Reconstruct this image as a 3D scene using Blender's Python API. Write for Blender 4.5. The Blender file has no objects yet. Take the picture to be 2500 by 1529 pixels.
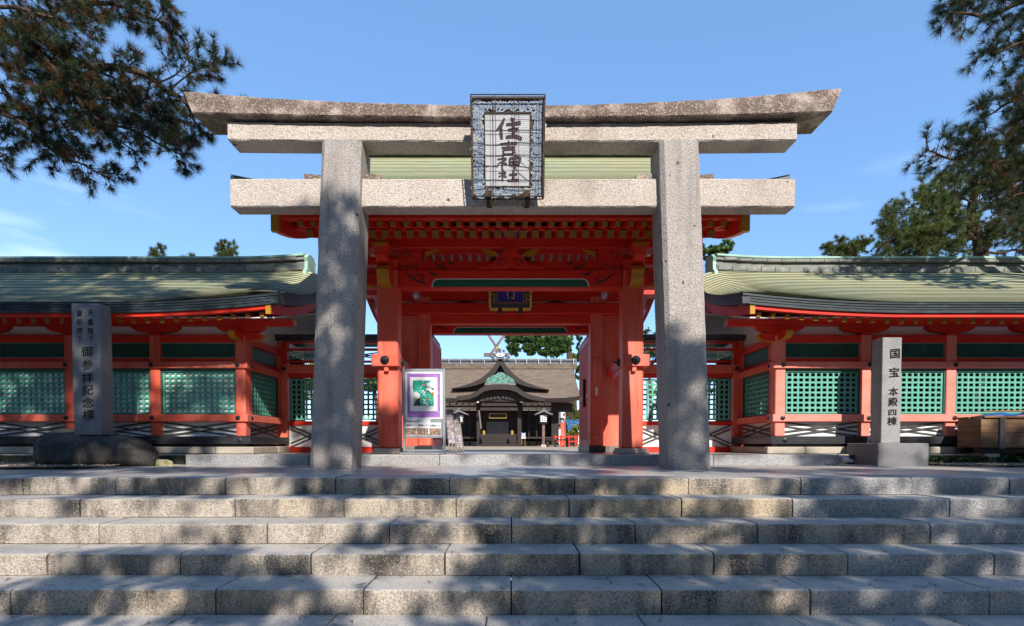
import bpy, bmesh, math, random
import numpy as np
from mathutils import Vector, Matrix, noise as mnoise

random.seed(7)
rng = np.random.default_rng(7)
scene = bpy.context.scene
COL = scene.collection
R = math.radians

# ------------------------------------------------------------------ camera
F, PX0, HY, TH, EYE = 1300.0, 1246.0, 1083.0, R(1.5), 0.293
PY0 = HY + F * math.tan(TH)
cd = bpy.data.cameras.new('camera')
cam = bpy.data.objects.new('camera', cd)
COL.objects.link(cam)
cam.location = (0, 0, EYE)
cam.rotation_euler = (math.pi / 2 - TH, 0, 0)
cd.sensor_fit = 'HORIZONTAL'
cd.sensor_width = 36
cd.lens = 36 * F / 2500
cd.shift_x = (1250 - PX0) / 2500
cd.shift_y = (PY0 - 764.5) / 2500
cd.clip_end = 2000
cd.clip_start = 0.05
scene.camera = cam

# ------------------------------------------------------------------ sky, sun
SUN = Vector((0.33, -1.0, 0.75)).normalized()
el = math.asin(SUN.z)
az = math.atan2(SUN.x, SUN.y)
w = bpy.data.worlds.new('World')
scene.world = w
w.use_nodes = True
nt = w.node_tree
for n in list(nt.nodes):
    nt.nodes.remove(n)
sky = nt.nodes.new('ShaderNodeTexSky')
sky.sky_type = 'NISHITA'
sky.sun_disc = False
sky.sun_elevation = el
sky.sun_rotation = az
sky.air_density = 1.0
sky.dust_density = 0.0
sky.ozone_density = 2.5
bg = nt.nodes.new('ShaderNodeBackground')
bg.inputs[1].default_value = 0.15
out = nt.nodes.new('ShaderNodeOutputWorld')
tc = nt.nodes.new('ShaderNodeTexCoord')
mp = nt.nodes.new('ShaderNodeMapping')
mp.inputs['Rotation'].default_value = (0, R(-20), 0)
mp.inputs['Scale'].default_value = (2.2, 2.2, 11)
mp.inputs['Location'].default_value = (1.3, 0.2, 2.15)
nz = nt.nodes.new('ShaderNodeTexNoise')
nz.inputs['Scale'].default_value = 1.0
nz.inputs['Detail'].default_value = 6
rp = nt.nodes.new('ShaderNodeMapRange')
rp.inputs['From Min'].default_value = 0.56
rp.inputs['From Max'].default_value = 0.70
sep = nt.nodes.new('ShaderNodeSeparateXYZ')
low = nt.nodes.new('ShaderNodeMapRange')       # thin cloud only low in the sky
low.inputs['From Min'].default_value = 0.42
low.inputs['From Max'].default_value = 0.22
mul = nt.nodes.new('ShaderNodeMath')
mul.operation = 'MULTIPLY'
mix = nt.nodes.new('ShaderNodeMix')
mix.data_type = 'RGBA'
mix.inputs['B'].default_value = (7.2, 7.8, 8.6, 1)
L = nt.links.new
L(tc.outputs['Generated'], mp.inputs['Vector'])
L(mp.outputs['Vector'], nz.inputs['Vector'])
L(nz.outputs['Fac'], rp.inputs['Value'])
L(tc.outputs['Generated'], sep.inputs[0])
L(sep.outputs['Z'], low.inputs['Value'])
L(rp.outputs[0], mul.inputs[0])
L(low.outputs[0], mul.inputs[1])
L(mul.outputs[0], mix.inputs['Factor'])
L(sky.outputs[0], mix.inputs['A'])
tint = nt.nodes.new('ShaderNodeMix')
tint.data_type = 'RGBA'
tint.blend_type = 'MULTIPLY'
tint.inputs['Factor'].default_value = 1
tint.inputs['B'].default_value = (1.06, 1.16, 1.30, 1)
L(mix.outputs['Result'], tint.inputs['A'])
flat = nt.nodes.new('ShaderNodeMix')
flat.data_type = 'RGBA'
flat.inputs['Factor'].default_value = 0.5
flat.inputs['B'].default_value = (0.92, 1.98, 3.75, 1)
L(tint.outputs['Result'], flat.inputs['A'])
L(flat.outputs['Result'], bg.inputs[0])
L(bg.outputs[0], out.inputs[0])

sl = bpy.data.lights.new('sun', 'SUN')
sl.energy = 4.4
sl.angle = R(0.53)
sl.color = (1.0, 0.945, 0.87)
so = bpy.data.objects.new('sun', sl)
COL.objects.link(so)
so.rotation_euler = (-SUN).to_track_quat('-Z', 'Y').to_euler()
so.location = (20, -40, 30)

vs = scene.view_settings
vs.view_transform = 'Standard'
vs.look = 'None'
vs.gamma = 1
vs.exposure = 0.62
vs.use_curve_mapping = False
scene.cycles.max_bounces = 8
scene.cycles.diffuse_bounces = 4
scene.cycles.use_denoising = True

# ------------------------------------------------------------------ helpers
def Z(py, d):
    return EYE + d * math.tan(math.atan((PY0 - py) / F) - TH)

def X(px, py, d):
    z = Z(py, d) - EYE
    return (px - PX0) / F * (d * math.cos(TH) - z * math.sin(TH))

def P(px, py, d):
    return Vector((X(px, py, d), d, Z(py, d)))

WM = {}

def props(o, **k):
    for a, b in k.items():
        if b is not None:
            o[a] = b

def link(name, data, parent=None, world=None, **k):
    o = bpy.data.objects.new(name, data)
    COL.objects.link(o)
    world = world or Matrix()
    if parent is not None:
        o.parent = parent
        o.matrix_local = WM[parent.name].inverted() @ world
    else:
        o.matrix_world = world
    WM[o.name] = world
    props(o, **k)
    return o

def thing(name, label, cat, loc, group=None):
    return link(name, None, None, Matrix.Translation(loc), label=label, category=cat, group=group)

class MB:
    def __init__(s):
        s.v, s.f, s.m = [], [], []
        s.T = None

    def add(s, pts, faces, mat=0):
        b = len(s.v)
        if s.T:
            pts = [s.T(p) for p in pts]
        s.v += [tuple(p) for p in pts]
        for i, f in enumerate(faces):
            s.f.append(tuple(b + j for j in f))
            s.m.append(mat[i] if isinstance(mat, (list, tuple)) else mat)
        return s

    def box(s, x0, x1, y0, y1, z0, z1, mat=0):
        p = [(x0, y0, z0), (x1, y0, z0), (x1, y1, z0), (x0, y1, z0), (x0, y0, z1), (x1, y0, z1), (x1, y1, z1), (x0, y1, z1)]
        return s.add(p, [(0, 3, 2, 1), (4, 5, 6, 7), (0, 1, 5, 4), (1, 2, 6, 5), (2, 3, 7, 6), (3, 0, 4, 7)], mat)

    def cbox(s, x0, x1, y0, y1, z0, z1, c=0.01, mat=0, top=None, fn=None):
        xs, ys, zs = (x0, x1), (y0, y1), (z0, z1)
        pts, idx = [], {}
        for i in (0, 1):
            for j in (0, 1):
                for k in (0, 1):
                    for a in range(3):
                        p = [xs[i], ys[j], zs[k]]
                        for b, q in ((0, i), (1, j), (2, k)):
                            if b != a:
                                p[b] += c if q == 0 else -c
                        idx[(i, j, k, a)] = len(pts)
                        pts.append(tuple(p))
        fs, ms = [], []
        tm = mat if top is None else top
        for a in range(3):
            o = [b for b in range(3) if b != a]
            for q in (0, 1):
                key = []
                for (u, v) in ((0, 0), (1, 0), (1, 1), (0, 1)):
                    t = [0, 0, 0]
                    t[a] = q
                    t[o[0]] = u
                    t[o[1]] = v
                    key.append(idx[(t[0], t[1], t[2], a)])
                fs.append(tuple(key))
                ms.append(tm if (a == 2 and q == 1) else mat)
        for a in range(3):
            o = [b for b in range(3) if b != a]
            for u in (0, 1):
                for v in (0, 1):
                    t0, t1 = [0, 0, 0], [0, 0, 0]
                    t0[o[0]] = t1[o[0]] = u
                    t0[o[1]] = t1[o[1]] = v
                    t1[a] = 1
                    fs.append((idx[(*t0, o[0])], idx[(*t1, o[0])], idx[(*t1, o[1])], idx[(*t0, o[1])]))
                    up = (o[1] == 2 and v == 1) or (o[0] == 2 and u == 1)
                    ms.append(tm if up else mat)
        for i in (0, 1):
            for j in (0, 1):
                for k in (0, 1):
                    fs.append(tuple(idx[(i, j, k, a)] for a in range(3)))
                    ms.append(mat)
        if fn:
            pts = [fn(p) for p in pts]
        return s.add(pts, fs, ms)

    def prism(s, prof, a, b, axis='x', mat=0, cap=None):
        def mk(p, t):
            return {'x': (t, p[0], p[1]), 'y': (p[0], t, p[1]), 'z': (p[0], p[1], t)}[axis]
        n = len(prof)
        pts = [mk(p, a) for p in prof] + [mk(p, b) for p in prof]
        fs = [tuple(range(n)), tuple(range(2 * n - 1, n - 1, -1))]
        cm = mat if cap is None else cap
        ms = [cm, cm]
        for i in range(n):
            j = (i + 1) % n
            fs.append((i, j, n + j, n + i))
            ms.append(mat)
        return s.add(pts, fs, ms)

    def bar(s, p0, p1, wd, ht, up=(0, 0, 1), mat=0):
        p0, p1 = Vector(p0), Vector(p1)
        d = (p1 - p0).normalized()
        u = Vector(up)
        sd = d.cross(u).normalized()
        u = sd.cross(d).normalized()
        q = []
        for p in (p0, p1):
            for a, b in ((-1, -1), (1, -1), (1, 1), (-1, 1)):
                q.append(p + sd * (a * wd / 2) + u * (b * ht / 2))
        return s.add(q, [(0, 1, 2, 3), (7, 6, 5, 4), (0, 4, 5, 1), (1, 5, 6, 2), (2, 6, 7, 3), (3, 7, 4, 0)], mat)

    def tube(s, pts, rad, n=8, mat=0):
        pts = [Vector(p) for p in pts]
        if not hasattr(rad, '__len__'):
            rad = [rad] * len(pts)
        ring = []
        ref = Vector((0.13, 0.21, 1)).normalized()
        for i, p in enumerate(pts):
            d = (pts[min(i + 1, len(pts) - 1)] - pts[max(i - 1, 0)]).normalized()
            a = d.cross(ref)
            if a.length < 1e-3:
                a = d.cross(Vector((1, 0, 0)))
            a.normalize()
            b = d.cross(a)
            for k in range(n):
                t = 2 * math.pi * k / n
                ring.append(p + (a * math.cos(t) + b * math.sin(t)) * rad[i])
        fs = []
        for i in range(len(pts) - 1):
            for k in range(n):
                fs.append((i * n + k, i * n + (k + 1) % n, (i + 1) * n + (k + 1) % n, (i + 1) * n + k))
        fs.append(tuple(range(n - 1, -1, -1)))
        fs.append(tuple((len(pts) - 1) * n + k for k in range(n)))
        return s.add(ring, fs, mat)

    def lathe(s, prof, c, n=12, axis='z', mat=0):
        pts, fs = [], []
        for r, h in prof:
            for k in range(n):
                t = 2 * math.pi * k / n
                a, b = r * math.cos(t), r * math.sin(t)
                q = {'z': (a, b, h), 'y': (a, h, b), 'x': (h, a, b)}[axis]
                pts.append((c[0] + q[0], c[1] + q[1], c[2] + q[2]))
        for i in range(len(prof) - 1):
            for k in range(n):
                fs.append((i * n + k, i * n + (k + 1) % n, (i + 1) * n + (k + 1) % n, (i + 1) * n + k))
        fs.append(tuple(range(n - 1, -1, -1)))
        fs.append(tuple((len(prof) - 1) * n + k for k in range(n)))
        return s.add(pts, fs, mat)

    def ribbon(s, pts, wd, n, lift=0.0, mat=0, close=True):
        """flat stroke of varying width lying in the plane with normal n"""
        n = Vector(n)
        pts = [Vector(p) for p in pts]
        if not hasattr(wd, '__len__'):
            wd = [wd] * len(pts)
        q = []
        for i, p in enumerate(pts):
            d = (pts[min(i + 1, len(pts) - 1)] - pts[max(i - 1, 0)]).normalized()
            a = d.cross(n).normalized()
            q += [p + a * wd[i] / 2 + n * lift, p - a * wd[i] / 2 + n * lift]
        return s.add(q, [(2 * i, 2 * i + 1, 2 * i + 3, 2 * i + 2) for i in range(len(pts) - 1)], mat)

    def mesh(s, name, mats, smooth=False, recalc=True):
        me = bpy.data.meshes.new(name)
        me.from_pydata(s.v, [], s.f)
        for m in (mats if isinstance(mats, (list, tuple)) else [mats]):
            me.materials.append(m)
        me.polygons.foreach_set('material_index', s.m)
        if recalc:
            bm = bmesh.new()
            bm.from_mesh(me)
            bmesh.ops.recalc_face_normals(bm, faces=bm.faces)
            bm.to_mesh(me)
            bm.free()
        if smooth:
            me.polygons.foreach_set('use_smooth', [True] * len(me.polygons))
        me.update()
        return me

    def build(s, name, mats, parent=None, smooth=False, recalc=True, origin=None, **k):
        a = np.array(s.v)
        c = (a.min(0) + a.max(0)) / 2
        if origin is not None:
            c = np.array(origin)
        elif parent is None:
            c[2] = a[:, 2].min()
        s.v = [tuple(p) for p in (a - c)]
        me = s.mesh(name, mats, smooth, recalc)
        return link(name, me, parent, Matrix.Translation(Vector(c)), **k)

def np_tris(name, V, mats, parent=None, midx=None, **k):
    """V: (n,3,3) triangles"""
    n = len(V)
    me = bpy.data.meshes.new(name)
    c = V.reshape(-1, 3).mean(0)
    me.vertices.add(n * 3)
    me.vertices.foreach_set('co', (V.reshape(-1, 3) - c).astype(np.float32).ravel())
    me.loops.add(n * 3)
    me.loops.foreach_set('vertex_index', np.arange(n * 3, dtype=np.int32))
    me.polygons.add(n)
    me.polygons.foreach_set('loop_start', np.arange(0, n * 3, 3, dtype=np.int32))
    for m in (mats if isinstance(mats, (list, tuple)) else [mats]):
        me.materials.append(m)
    if midx is not None:
        me.polygons.foreach_set('material_index', np.asarray(midx, dtype=np.int32))
    me.update()
    me.validate()
    return link(name, me, parent, Matrix.Translation(Vector(c)), **k)

# ------------------------------------------------------------------ materials
def mat(name, base, layers=(), rough=0.6, bump=(), spec=0.4, metal=0.0, transl=0.0, emit=None):
    m = bpy.data.materials.new(name)
    m.use_nodes = True
    t = m.node_tree
    b = t.nodes['Principled BSDF']
    b.inputs['Roughness'].default_value = rough
    b.inputs['Metallic'].default_value = metal
    b.inputs['Specular IOR Level'].default_value = spec
    g = t.nodes.new('ShaderNodeNewGeometry')

    def tex(sc, detail=3, kind='noise', seed=0.0, rgh=0.55):
        mpn = t.nodes.new('ShaderNodeMapping')
        mpn.inputs['Scale'].default_value = sc if hasattr(sc, '__len__') else (sc, sc, sc)
        mpn.inputs['Location'].default_value = (seed, seed * 1.7, seed * 0.6)
        t.links.new(g.outputs['Position'], mpn.inputs['Vector'])
        if kind == 'noise':
            n = t.nodes.new('ShaderNodeTexNoise')
            n.inputs['Scale'].default_value = 1
            n.inputs['Detail'].default_value = detail
            n.inputs['Roughness'].default_value = rgh
            o = n.outputs['Fac']
        else:
            n = t.nodes.new('ShaderNodeTexVoronoi')
            n.inputs['Scale'].default_value = 1
            if kind == 'cell':
                sp = t.nodes.new('ShaderNodeSeparateColor')
                t.links.new(n.outputs['Color'], sp.inputs[0])
                o = sp.outputs[0]
            else:
                o = n.outputs['Distance']
        t.links.new(mpn.outputs[0], n.inputs['Vector'])
        return o
    cur = None
    for i, l in enumerate(layers):
        o = tex(l['s'], l.get('d', 3), l.get('k', 'noise'), l.get('seed', i * 3.1 + len(name)), l.get('r', 0.55))
        mr = t.nodes.new('ShaderNodeMapRange')
        mr.inputs['From Min'].default_value = l.get('lo', 0.4)
        mr.inputs['From Max'].default_value = l.get('hi', 0.6)
        mr.inputs['To Max'].default_value = l.get('f', 1.0)
        t.links.new(o, mr.inputs['Value'])
        mx = t.nodes.new('ShaderNodeMix')
        mx.data_type = 'RGBA'
        mx.blend_type = l.get('mode', 'MIX')
        t.links.new(mr.outputs[0], mx.inputs['Factor'])
        if cur is None:
            mx.inputs['A'].default_value = (*base, 1)
        else:
            t.links.new(cur, mx.inputs['A'])
        mx.inputs['B'].default_value = (*l['c'], 1)
        cur = mx.outputs['Result']
    if cur is None:
        b.inputs['Base Color'].default_value = (*base, 1)
    else:
        t.links.new(cur, b.inputs['Base Color'])
    prev = None
    for (sc, st, dist, *rest) in bump:
        o = tex(sc, 3, rest[0] if rest else 'noise', 5.5)
        bn = t.nodes.new('ShaderNodeBump')
        bn.inputs['Strength'].default_value = st
        bn.inputs['Distance'].default_value = dist
        t.links.new(o, bn.inputs['Height'])
        if prev:
            t.links.new(prev, bn.inputs['Normal'])
        prev = bn.outputs[0]
    if prev:
        t.links.new(prev, b.inputs['Normal'])
    if emit:
        b.inputs['Emission Color'].default_value = (*emit[0], 1)
        b.inputs['Emission Strength'].default_value = emit[1]
    if transl:
        tr = t.nodes.new('ShaderNodeBsdfTranslucent')
        if cur is None:
            tr.inputs[0].default_value = (*base, 1)
        else:
            t.links.new(cur, tr.inputs[0])
        ms = t.nodes.new('ShaderNodeMixShader')
        ms.inputs[0].default_value = transl
        t.links.new(b.outputs[0], ms.inputs[1])
        t.links.new(tr.outputs[0], ms.inputs[2])
        t.links.new(ms.outputs[0], t.nodes['Material Output'].inputs[0])
    return m

M = {}
TOR = [
    dict(c=(0.66, 0.58, 0.50), s=1.2, lo=0.4, hi=0.7, f=0.6),
    dict(c=(0.28, 0.24, 0.21), s=62, d=3, lo=0.48, hi=0.60, f=0.6),
    dict(c=(0.09, 0.08, 0.075), s=105, d=2, lo=0.57, hi=0.64, f=0.8),
    dict(c=(0.74, 0.67, 0.60), s=85, d=2, lo=0.57, hi=0.68, f=0.6),
    dict(c=(0.22, 0.16, 0.12), s=(2.0, 2.0, 0.7), d=6, lo=0.56, hi=0.72, f=0.5),
    dict(c=(0.05, 0.05, 0.05), s=9, d=1, lo=0.745, hi=0.765, f=0.8)]
M['torii'] = mat('granite_torii', (0.54, 0.455, 0.385), TOR, 0.85, [(60, 0.9, 0.012), (140, 0.6, 0.006)], 0.2)
M['pillar'] = mat('granite_pillar', (0.43, 0.385, 0.345), TOR[1:] + [
    dict(c=(0.15, 0.13, 0.12), s=(5.0, 5.0, 0.55), d=6, lo=0.52, hi=0.72, f=0.55)], 0.85, [(60, 0.9, 0.012), (140, 0.6, 0.006)], 0.2)
M['torii_top'] = mat('granite_weathered', (0.46, 0.37, 0.31), [
    dict(c=(0.10, 0.062, 0.043), s=(3.2, 3.2, 4.2), d=7, lo=0.36, hi=0.50, f=0.9, r=0.65),
    dict(c=(0.30, 0.25, 0.21), s=60, d=3, lo=0.50, hi=0.60, f=0.5),
    dict(c=(0.62, 0.52, 0.44), s=70, d=3, lo=0.55, hi=0.66, f=0.65),
    dict(c=(0.08, 0.07, 0.06), s=70, d=2, lo=0.58, hi=0.66, f=0.7)], 0.9,
    [(45, 0.8, 0.012), (110, 0.5, 0.006)], 0.2)
M['riser'] = mat('granite_riser', (0.42, 0.36, 0.30), [
    dict(c=(0.50, 0.36, 0.17), s=(0.55, 0.55, 2.5), d=2, lo=0.50, hi=0.68, f=0.5),
    dict(c=(0.06, 0.053, 0.046), s=(4.2, 2, 1.3), d=6, lo=0.45, hi=0.62, f=0.9, r=0.65),
    dict(c=(0.11, 0.095, 0.08), s=95, d=3, lo=0.50, hi=0.58, f=0.6),
    dict(c=(0.62, 0.54, 0.45), s=110, d=3, lo=0.54, hi=0.64, f=0.6)], 0.85,
    [(60, 0.7, 0.008), (150, 0.4, 0.004)], 0.2)
M['riser_new'] = mat('granite_riser_grey', (0.36, 0.35, 0.345), [
    dict(c=(0.24, 0.22, 0.20), s=(1.6, 1, 3), d=5, lo=0.45, hi=0.65, f=0.5),
    dict(c=(0.10, 0.10, 0.10), s=90, d=3, lo=0.52, hi=0.58, f=0.6),
    dict(c=(0.56, 0.54, 0.52), s=75, d=2, lo=0.56, hi=0.64, f=0.6)], 0.85,
    [(60, 0.6, 0.007), (150, 0.4, 0.004)], 0.2)
M['tread'] = mat('granite_tread', (0.46, 0.415, 0.355), [
    dict(c=(0.27, 0.245, 0.215), s=2.6, d=5, lo=0.42, hi=0.66, f=0.7),
    dict(c=(0.17, 0.165, 0.16), s=85, d=3, lo=0.52, hi=0.6, f=0.55),
    dict(c=(0.6, 0.58, 0.56), s=70, d=2, lo=0.57, hi=0.66, f=0.5)], 0.6,
    [(80, 0.35, 0.004)], 0.35)
M['paving'] = mat('granite_paving', (0.42, 0.38, 0.335), [
    dict(c=(0.27, 0.25, 0.24), s=(1.8, 3.5, 1), d=5, lo=0.4, hi=0.66, f=0.7),
    dict(c=(0.5, 0.47, 0.45), s=(0.9, 1.6, 1), k='cell', lo=0.4, hi=1, f=0.4),
    dict(c=(0.16, 0.15, 0.15), s=80, d=3, lo=0.53, hi=0.6, f=0.4)], 0.36,
    [(60, 0.12, 0.003)], 0.5)
M['joint'] = mat('joint_dirt', (0.07, 0.062, 0.052), [dict(c=(0.035, 0.04, 0.025), s=30, lo=0.4, hi=0.6)], 0.95, (), 0.1)
M['monument'] = mat('granite_monument', (0.20, 0.195, 0.195), [
    dict(c=(0.28, 0.265, 0.255), s=4, d=6, lo=0.4, hi=0.65, f=0.7),
    dict(c=(0.13, 0.13, 0.135), s=100, d=3, lo=0.5, hi=0.6, f=0.5)], 0.75, [(90, 0.3, 0.003)], 0.3)
M['monument_lt'] = mat('granite_monument_light', (0.30, 0.285, 0.275), [
    dict(c=(0.20, 0.195, 0.195), s=(4, 4, 3), d=6, lo=0.44, hi=0.66, f=0.75),
    dict(c=(0.14, 0.13, 0.13), s=95, d=3, lo=0.52, hi=0.6, f=0.5),
    dict(c=(0.62, 0.6, 0.58), s=80, d=2, lo=0.57, hi=0.66, f=0.5)], 0.75, [(70, 0.4, 0.004)], 0.3)
M['foundation'] = mat('foundation_stone', (0.46, 0.40, 0.32), [
    dict(c=(0.30, 0.27, 0.23), s=5, d=5, lo=0.4, hi=0.65, f=0.6),
    dict(c=(0.2, 0.18, 0.16), s=70, d=3, lo=0.52, hi=0.6, f=0.4)], 0.85, [(50, 0.4, 0.005)], 0.2)
M['rock'] = mat('boulder_stone', (0.05, 0.045, 0.04), [
    dict(c=(0.12, 0.105, 0.085), s=3.5, d=6, lo=0.45, hi=0.65, f=0.8),
    dict(c=(0.22, 0.21, 0.19), s=28, d=5, lo=0.6, hi=0.7, f=0.5),
    dict(c=(0.035, 0.033, 0.034), s=9, d=5, lo=0.5, hi=0.65, f=0.7)], 0.8, [(14, 0.6, 0.02), (60, 0.5, 0.006)], 0.3)
M['engrave'] = mat('engraved_black', (0.012, 0.011, 0.01), (), 0.8, (), 0.2)

RED_L = [dict(c=(0.84, 0.27, 0.19), s=(3, 3, 1.1), d=6, lo=0.42, hi=0.72, f=0.65),
         dict(c=(0.50, 0.045, 0.025), s=(26, 26, 1.4), d=5, lo=0.54, hi=0.72, f=0.55),
         dict(c=(0.30, 0.06, 0.035), s=(9, 9, 1.0), d=6, lo=0.62, hi=0.75, f=0.5)]
M['red'] = mat('vermilion_weathered', (0.72, 0.115, 0.064), RED_L, 0.55, [((50, 50, 3), 0.25, 0.004)], 0.3)
M['redd'] = mat('vermilion_fresh', (0.66, 0.026, 0.010), [
    dict(c=(0.74, 0.055, 0.022), s=(2, 2, 5), d=4, lo=0.45, hi=0.75, f=0.5),
    dict(c=(0.40, 0.014, 0.008), s=(1.5, 22, 22), d=5, lo=0.5, hi=0.72, f=0.55)], 0.5, [((3, 40, 40), 0.1, 0.003)], 0.35)
M['pink'] = mat('vermilion_sunlit', (0.84, 0.26, 0.20), [  # paler copy of the red, sunlight put into its colour
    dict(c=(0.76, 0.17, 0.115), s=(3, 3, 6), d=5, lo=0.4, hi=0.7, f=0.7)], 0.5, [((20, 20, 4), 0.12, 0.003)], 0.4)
M['yellow'] = mat('ochre_paint', (0.46, 0.22, 0.014), [dict(c=(0.34, 0.16, 0.012), s=9, d=4, lo=0.45, hi=0.7, f=0.5)], 0.5)
M['yellow_dull'] = mat('ochre_paint_shaded', (0.27, 0.135, 0.012), (), 0.6)  # ochre copy darkened to paint the eave shade on rafter ends
M['brace'] = mat('grey_black_lath', (0.075, 0.073, 0.075), [dict(c=(0.03, 0.03, 0.032), s=9, d=4, lo=0.45, hi=0.65, f=0.8)], 0.5)
M['white'] = mat('white_plaster', (0.80, 0.78, 0.75), [dict(c=(0.66, 0.63, 0.58), s=3, d=5, lo=0.5, hi=0.75, f=0.5)], 0.8, (), 0.2)
M['teal'] = mat('verdigris_paint', (0.10, 0.36, 0.27), [
    dict(c=(0.16, 0.46, 0.36), s=6, d=4, lo=0.4, hi=0.7, f=0.7), dict(c=(0.06, 0.24, 0.18), s=30, d=4, lo=0.55, hi=0.7, f=0.5)], 0.55)
M['teald'] = mat('dark_green_paint', (0.025, 0.10, 0.075), [dict(c=(0.05, 0.15, 0.11), s=8, d=4, lo=0.4, hi=0.7, f=0.5)], 0.5)
M['green'] = mat('malachite_paint', (0.01, 0.13, 0.085), (), 0.45)
M['black'] = mat('black_lacquer', (0.026, 0.026, 0.030), [dict(c=(0.045, 0.045, 0.05), s=(3, 30, 30), d=4, lo=0.5, hi=0.7, f=0.8)], 0.38, (), 0.5)
M['iron'] = mat('iron_fitting', (0.03, 0.032, 0.036), [dict(c=(0.07, 0.07, 0.075), s=40, d=3, lo=0.5, hi=0.7)], 0.42, (), 0.5, 0.5)
M['copper'] = mat('copper_patina', (0.47, 0.45, 0.25), [
    dict(c=(0.36, 0.43, 0.28), s=(0.9, 0.9, 2), d=4, lo=0.42, hi=0.66, f=0.7),
    dict(c=(0.33, 0.33, 0.185), s=(3, 18, 18), k='cell', lo=0.55, hi=1.0, f=0.55),
    dict(c=(0.56, 0.53, 0.33), s=(3.3, 17, 17), k='cell', lo=0.5, hi=1.0, f=0.5, seed=4.2),
    dict(c=(0.30, 0.24, 0.14), s=(4, 25, 25), d=4, lo=0.6, hi=0.75, f=0.5)], 0.55, (), 0.4)
M['copper_lip_gate'] = mat('copper_edge_shade_gate', (0.17, 0.18, 0.11), (), 0.7)  # lip darkened to paint the shadow line between gate shingle courses
M['copper_lip'] = mat('copper_edge_shade', (0.05, 0.052, 0.034), (), 0.7)  # darker lip colour stands in for the shadow gap under each course
M['copper_eave'] = mat('copper_eave_dark', (0.028, 0.036, 0.042), [
    dict(c=(0.07, 0.11, 0.11), s=(6, 20, 30), k='cell', lo=0.6, hi=1.0, f=0.5)], 0.4, (), 0.5)
M['patina'] = mat('pale_patina', (0.33, 0.52, 0.42), [dict(c=(0.20, 0.38, 0.33), s=5, d=5, lo=0.4, hi=0.65, f=0.7)], 0.6)
M['patina_dk'] = mat('dark_mottled_patina', (0.10, 0.26, 0.19), [dict(c=(0.02, 0.05, 0.04), s=(5, 5, 9), d=5, lo=0.45, hi=0.6, f=0.85), dict(c=(0.25, 0.42, 0.33), s=4, d=4, lo=0.55, hi=0.7, f=0.8)], 0.6)
M['ridge'] = mat('ridge_grey', (0.20, 0.205, 0.18), [
    dict(c=(0.10, 0.125, 0.115), s=(4.2, 4, 12), k='cell', lo=0.3, hi=1, f=0.9),
    dict(c=(0.34, 0.32, 0.27), s=(7, 7, 14), d=5, lo=0.5, hi=0.68, f=0.7)], 0.7)
M['bark'] = mat('pine_bark', (0.10, 0.065, 0.045), [dict(c=(0.035, 0.025, 0.02), s=(25, 25, 8), d=5, lo=0.45, hi=0.6)], 0.9, [((30, 30, 10), 0.8, 0.02)], 0.1)
M['needle'] = mat('pine_needles', (0.040, 0.062, 0.022), [
    dict(c=(0.022, 0.045, 0.026), s=1.8, d=3, lo=0.42, hi=0.6, f=0.8),
    dict(c=(0.085, 0.105, 0.028), s=3.3, d=3, lo=0.55, hi=0.68, f=0.8)], 0.5, (), 0.35, 0, 0.25)
M['needle_brown'] = mat('dry_needles', (0.20, 0.075, 0.026), [dict(c=(0.09, 0.045, 0.02), s=6, lo=0.4, hi=0.6)], 0.7, (), 0.2, 0, 0.2)
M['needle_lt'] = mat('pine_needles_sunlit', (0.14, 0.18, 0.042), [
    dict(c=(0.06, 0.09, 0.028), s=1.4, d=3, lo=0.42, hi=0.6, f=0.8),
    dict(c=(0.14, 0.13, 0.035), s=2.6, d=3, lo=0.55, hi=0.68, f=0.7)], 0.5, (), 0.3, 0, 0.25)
M['cone'] = mat('pine_flower_buds', (0.30, 0.14, 0.03), (), 0.7)
M['leaf'] = mat('camphor_leaves', (0.075, 0.135, 0.025), [
    dict(c=(0.035, 0.075, 0.02), s=0.7, d=4, lo=0.42, hi=0.6, f=0.8),
    dict(c=(0.13, 0.20, 0.035), s=1.5, d=3, lo=0.52, hi=0.68, f=0.7)], 0.5, (), 0.4, 0, 0.3)
M['leaf_yel'] = mat('yellowing_leaves', (0.26, 0.24, 0.035), [dict(c=(0.12, 0.17, 0.03), s=1.2, lo=0.4, hi=0.6, f=0.8)], 0.6, (), 0.3, 0, 0.3)
M['leaf_dk'] = mat('dark_leaves', (0.03, 0.07, 0.018), [dict(c=(0.06, 0.11, 0.022), s=14, lo=0.45, hi=0.6, f=0.8)], 0.4, (), 0.5, 0, 0.15)
M['gravel'] = mat('courtyard_gravel', (0.38, 0.285, 0.19), [
    dict(c=(0.30, 0.23, 0.16), s=28, d=3, lo=0.45, hi=0.6, f=0.6), dict(c=(0.60, 0.50, 0.38), s=45, d=2, lo=0.55, hi=0.65, f=0.6)], 0.95, [(60, 0.5, 0.01)], 0.1)
M['soil'] = mat('gravelly_soil', (0.15, 0.115, 0.085), [
    dict(c=(0.30, 0.24, 0.19), s=60, d=2, lo=0.52, hi=0.6, f=0.7), dict(c=(0.08, 0.06, 0.045), s=6, d=4, lo=0.45, hi=0.65, f=0.7),
    dict(c=(0.35, 0.21, 0.06), s=1.7, d=5, lo=0.6, hi=0.7, f=0.6)], 0.95, [(70, 0.9, 0.015)], 0.1)
M['pebble'] = mat('pebbles', (0.24, 0.19, 0.15), [dict(c=(0.42, 0.36, 0.30), s=25, k='cell', lo=0.4, hi=1), dict(c=(0.12, 0.09, 0.07), s=22, k='cell', lo=0.5, hi=1, seed=3)], 0.9, (), 0.2)
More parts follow.
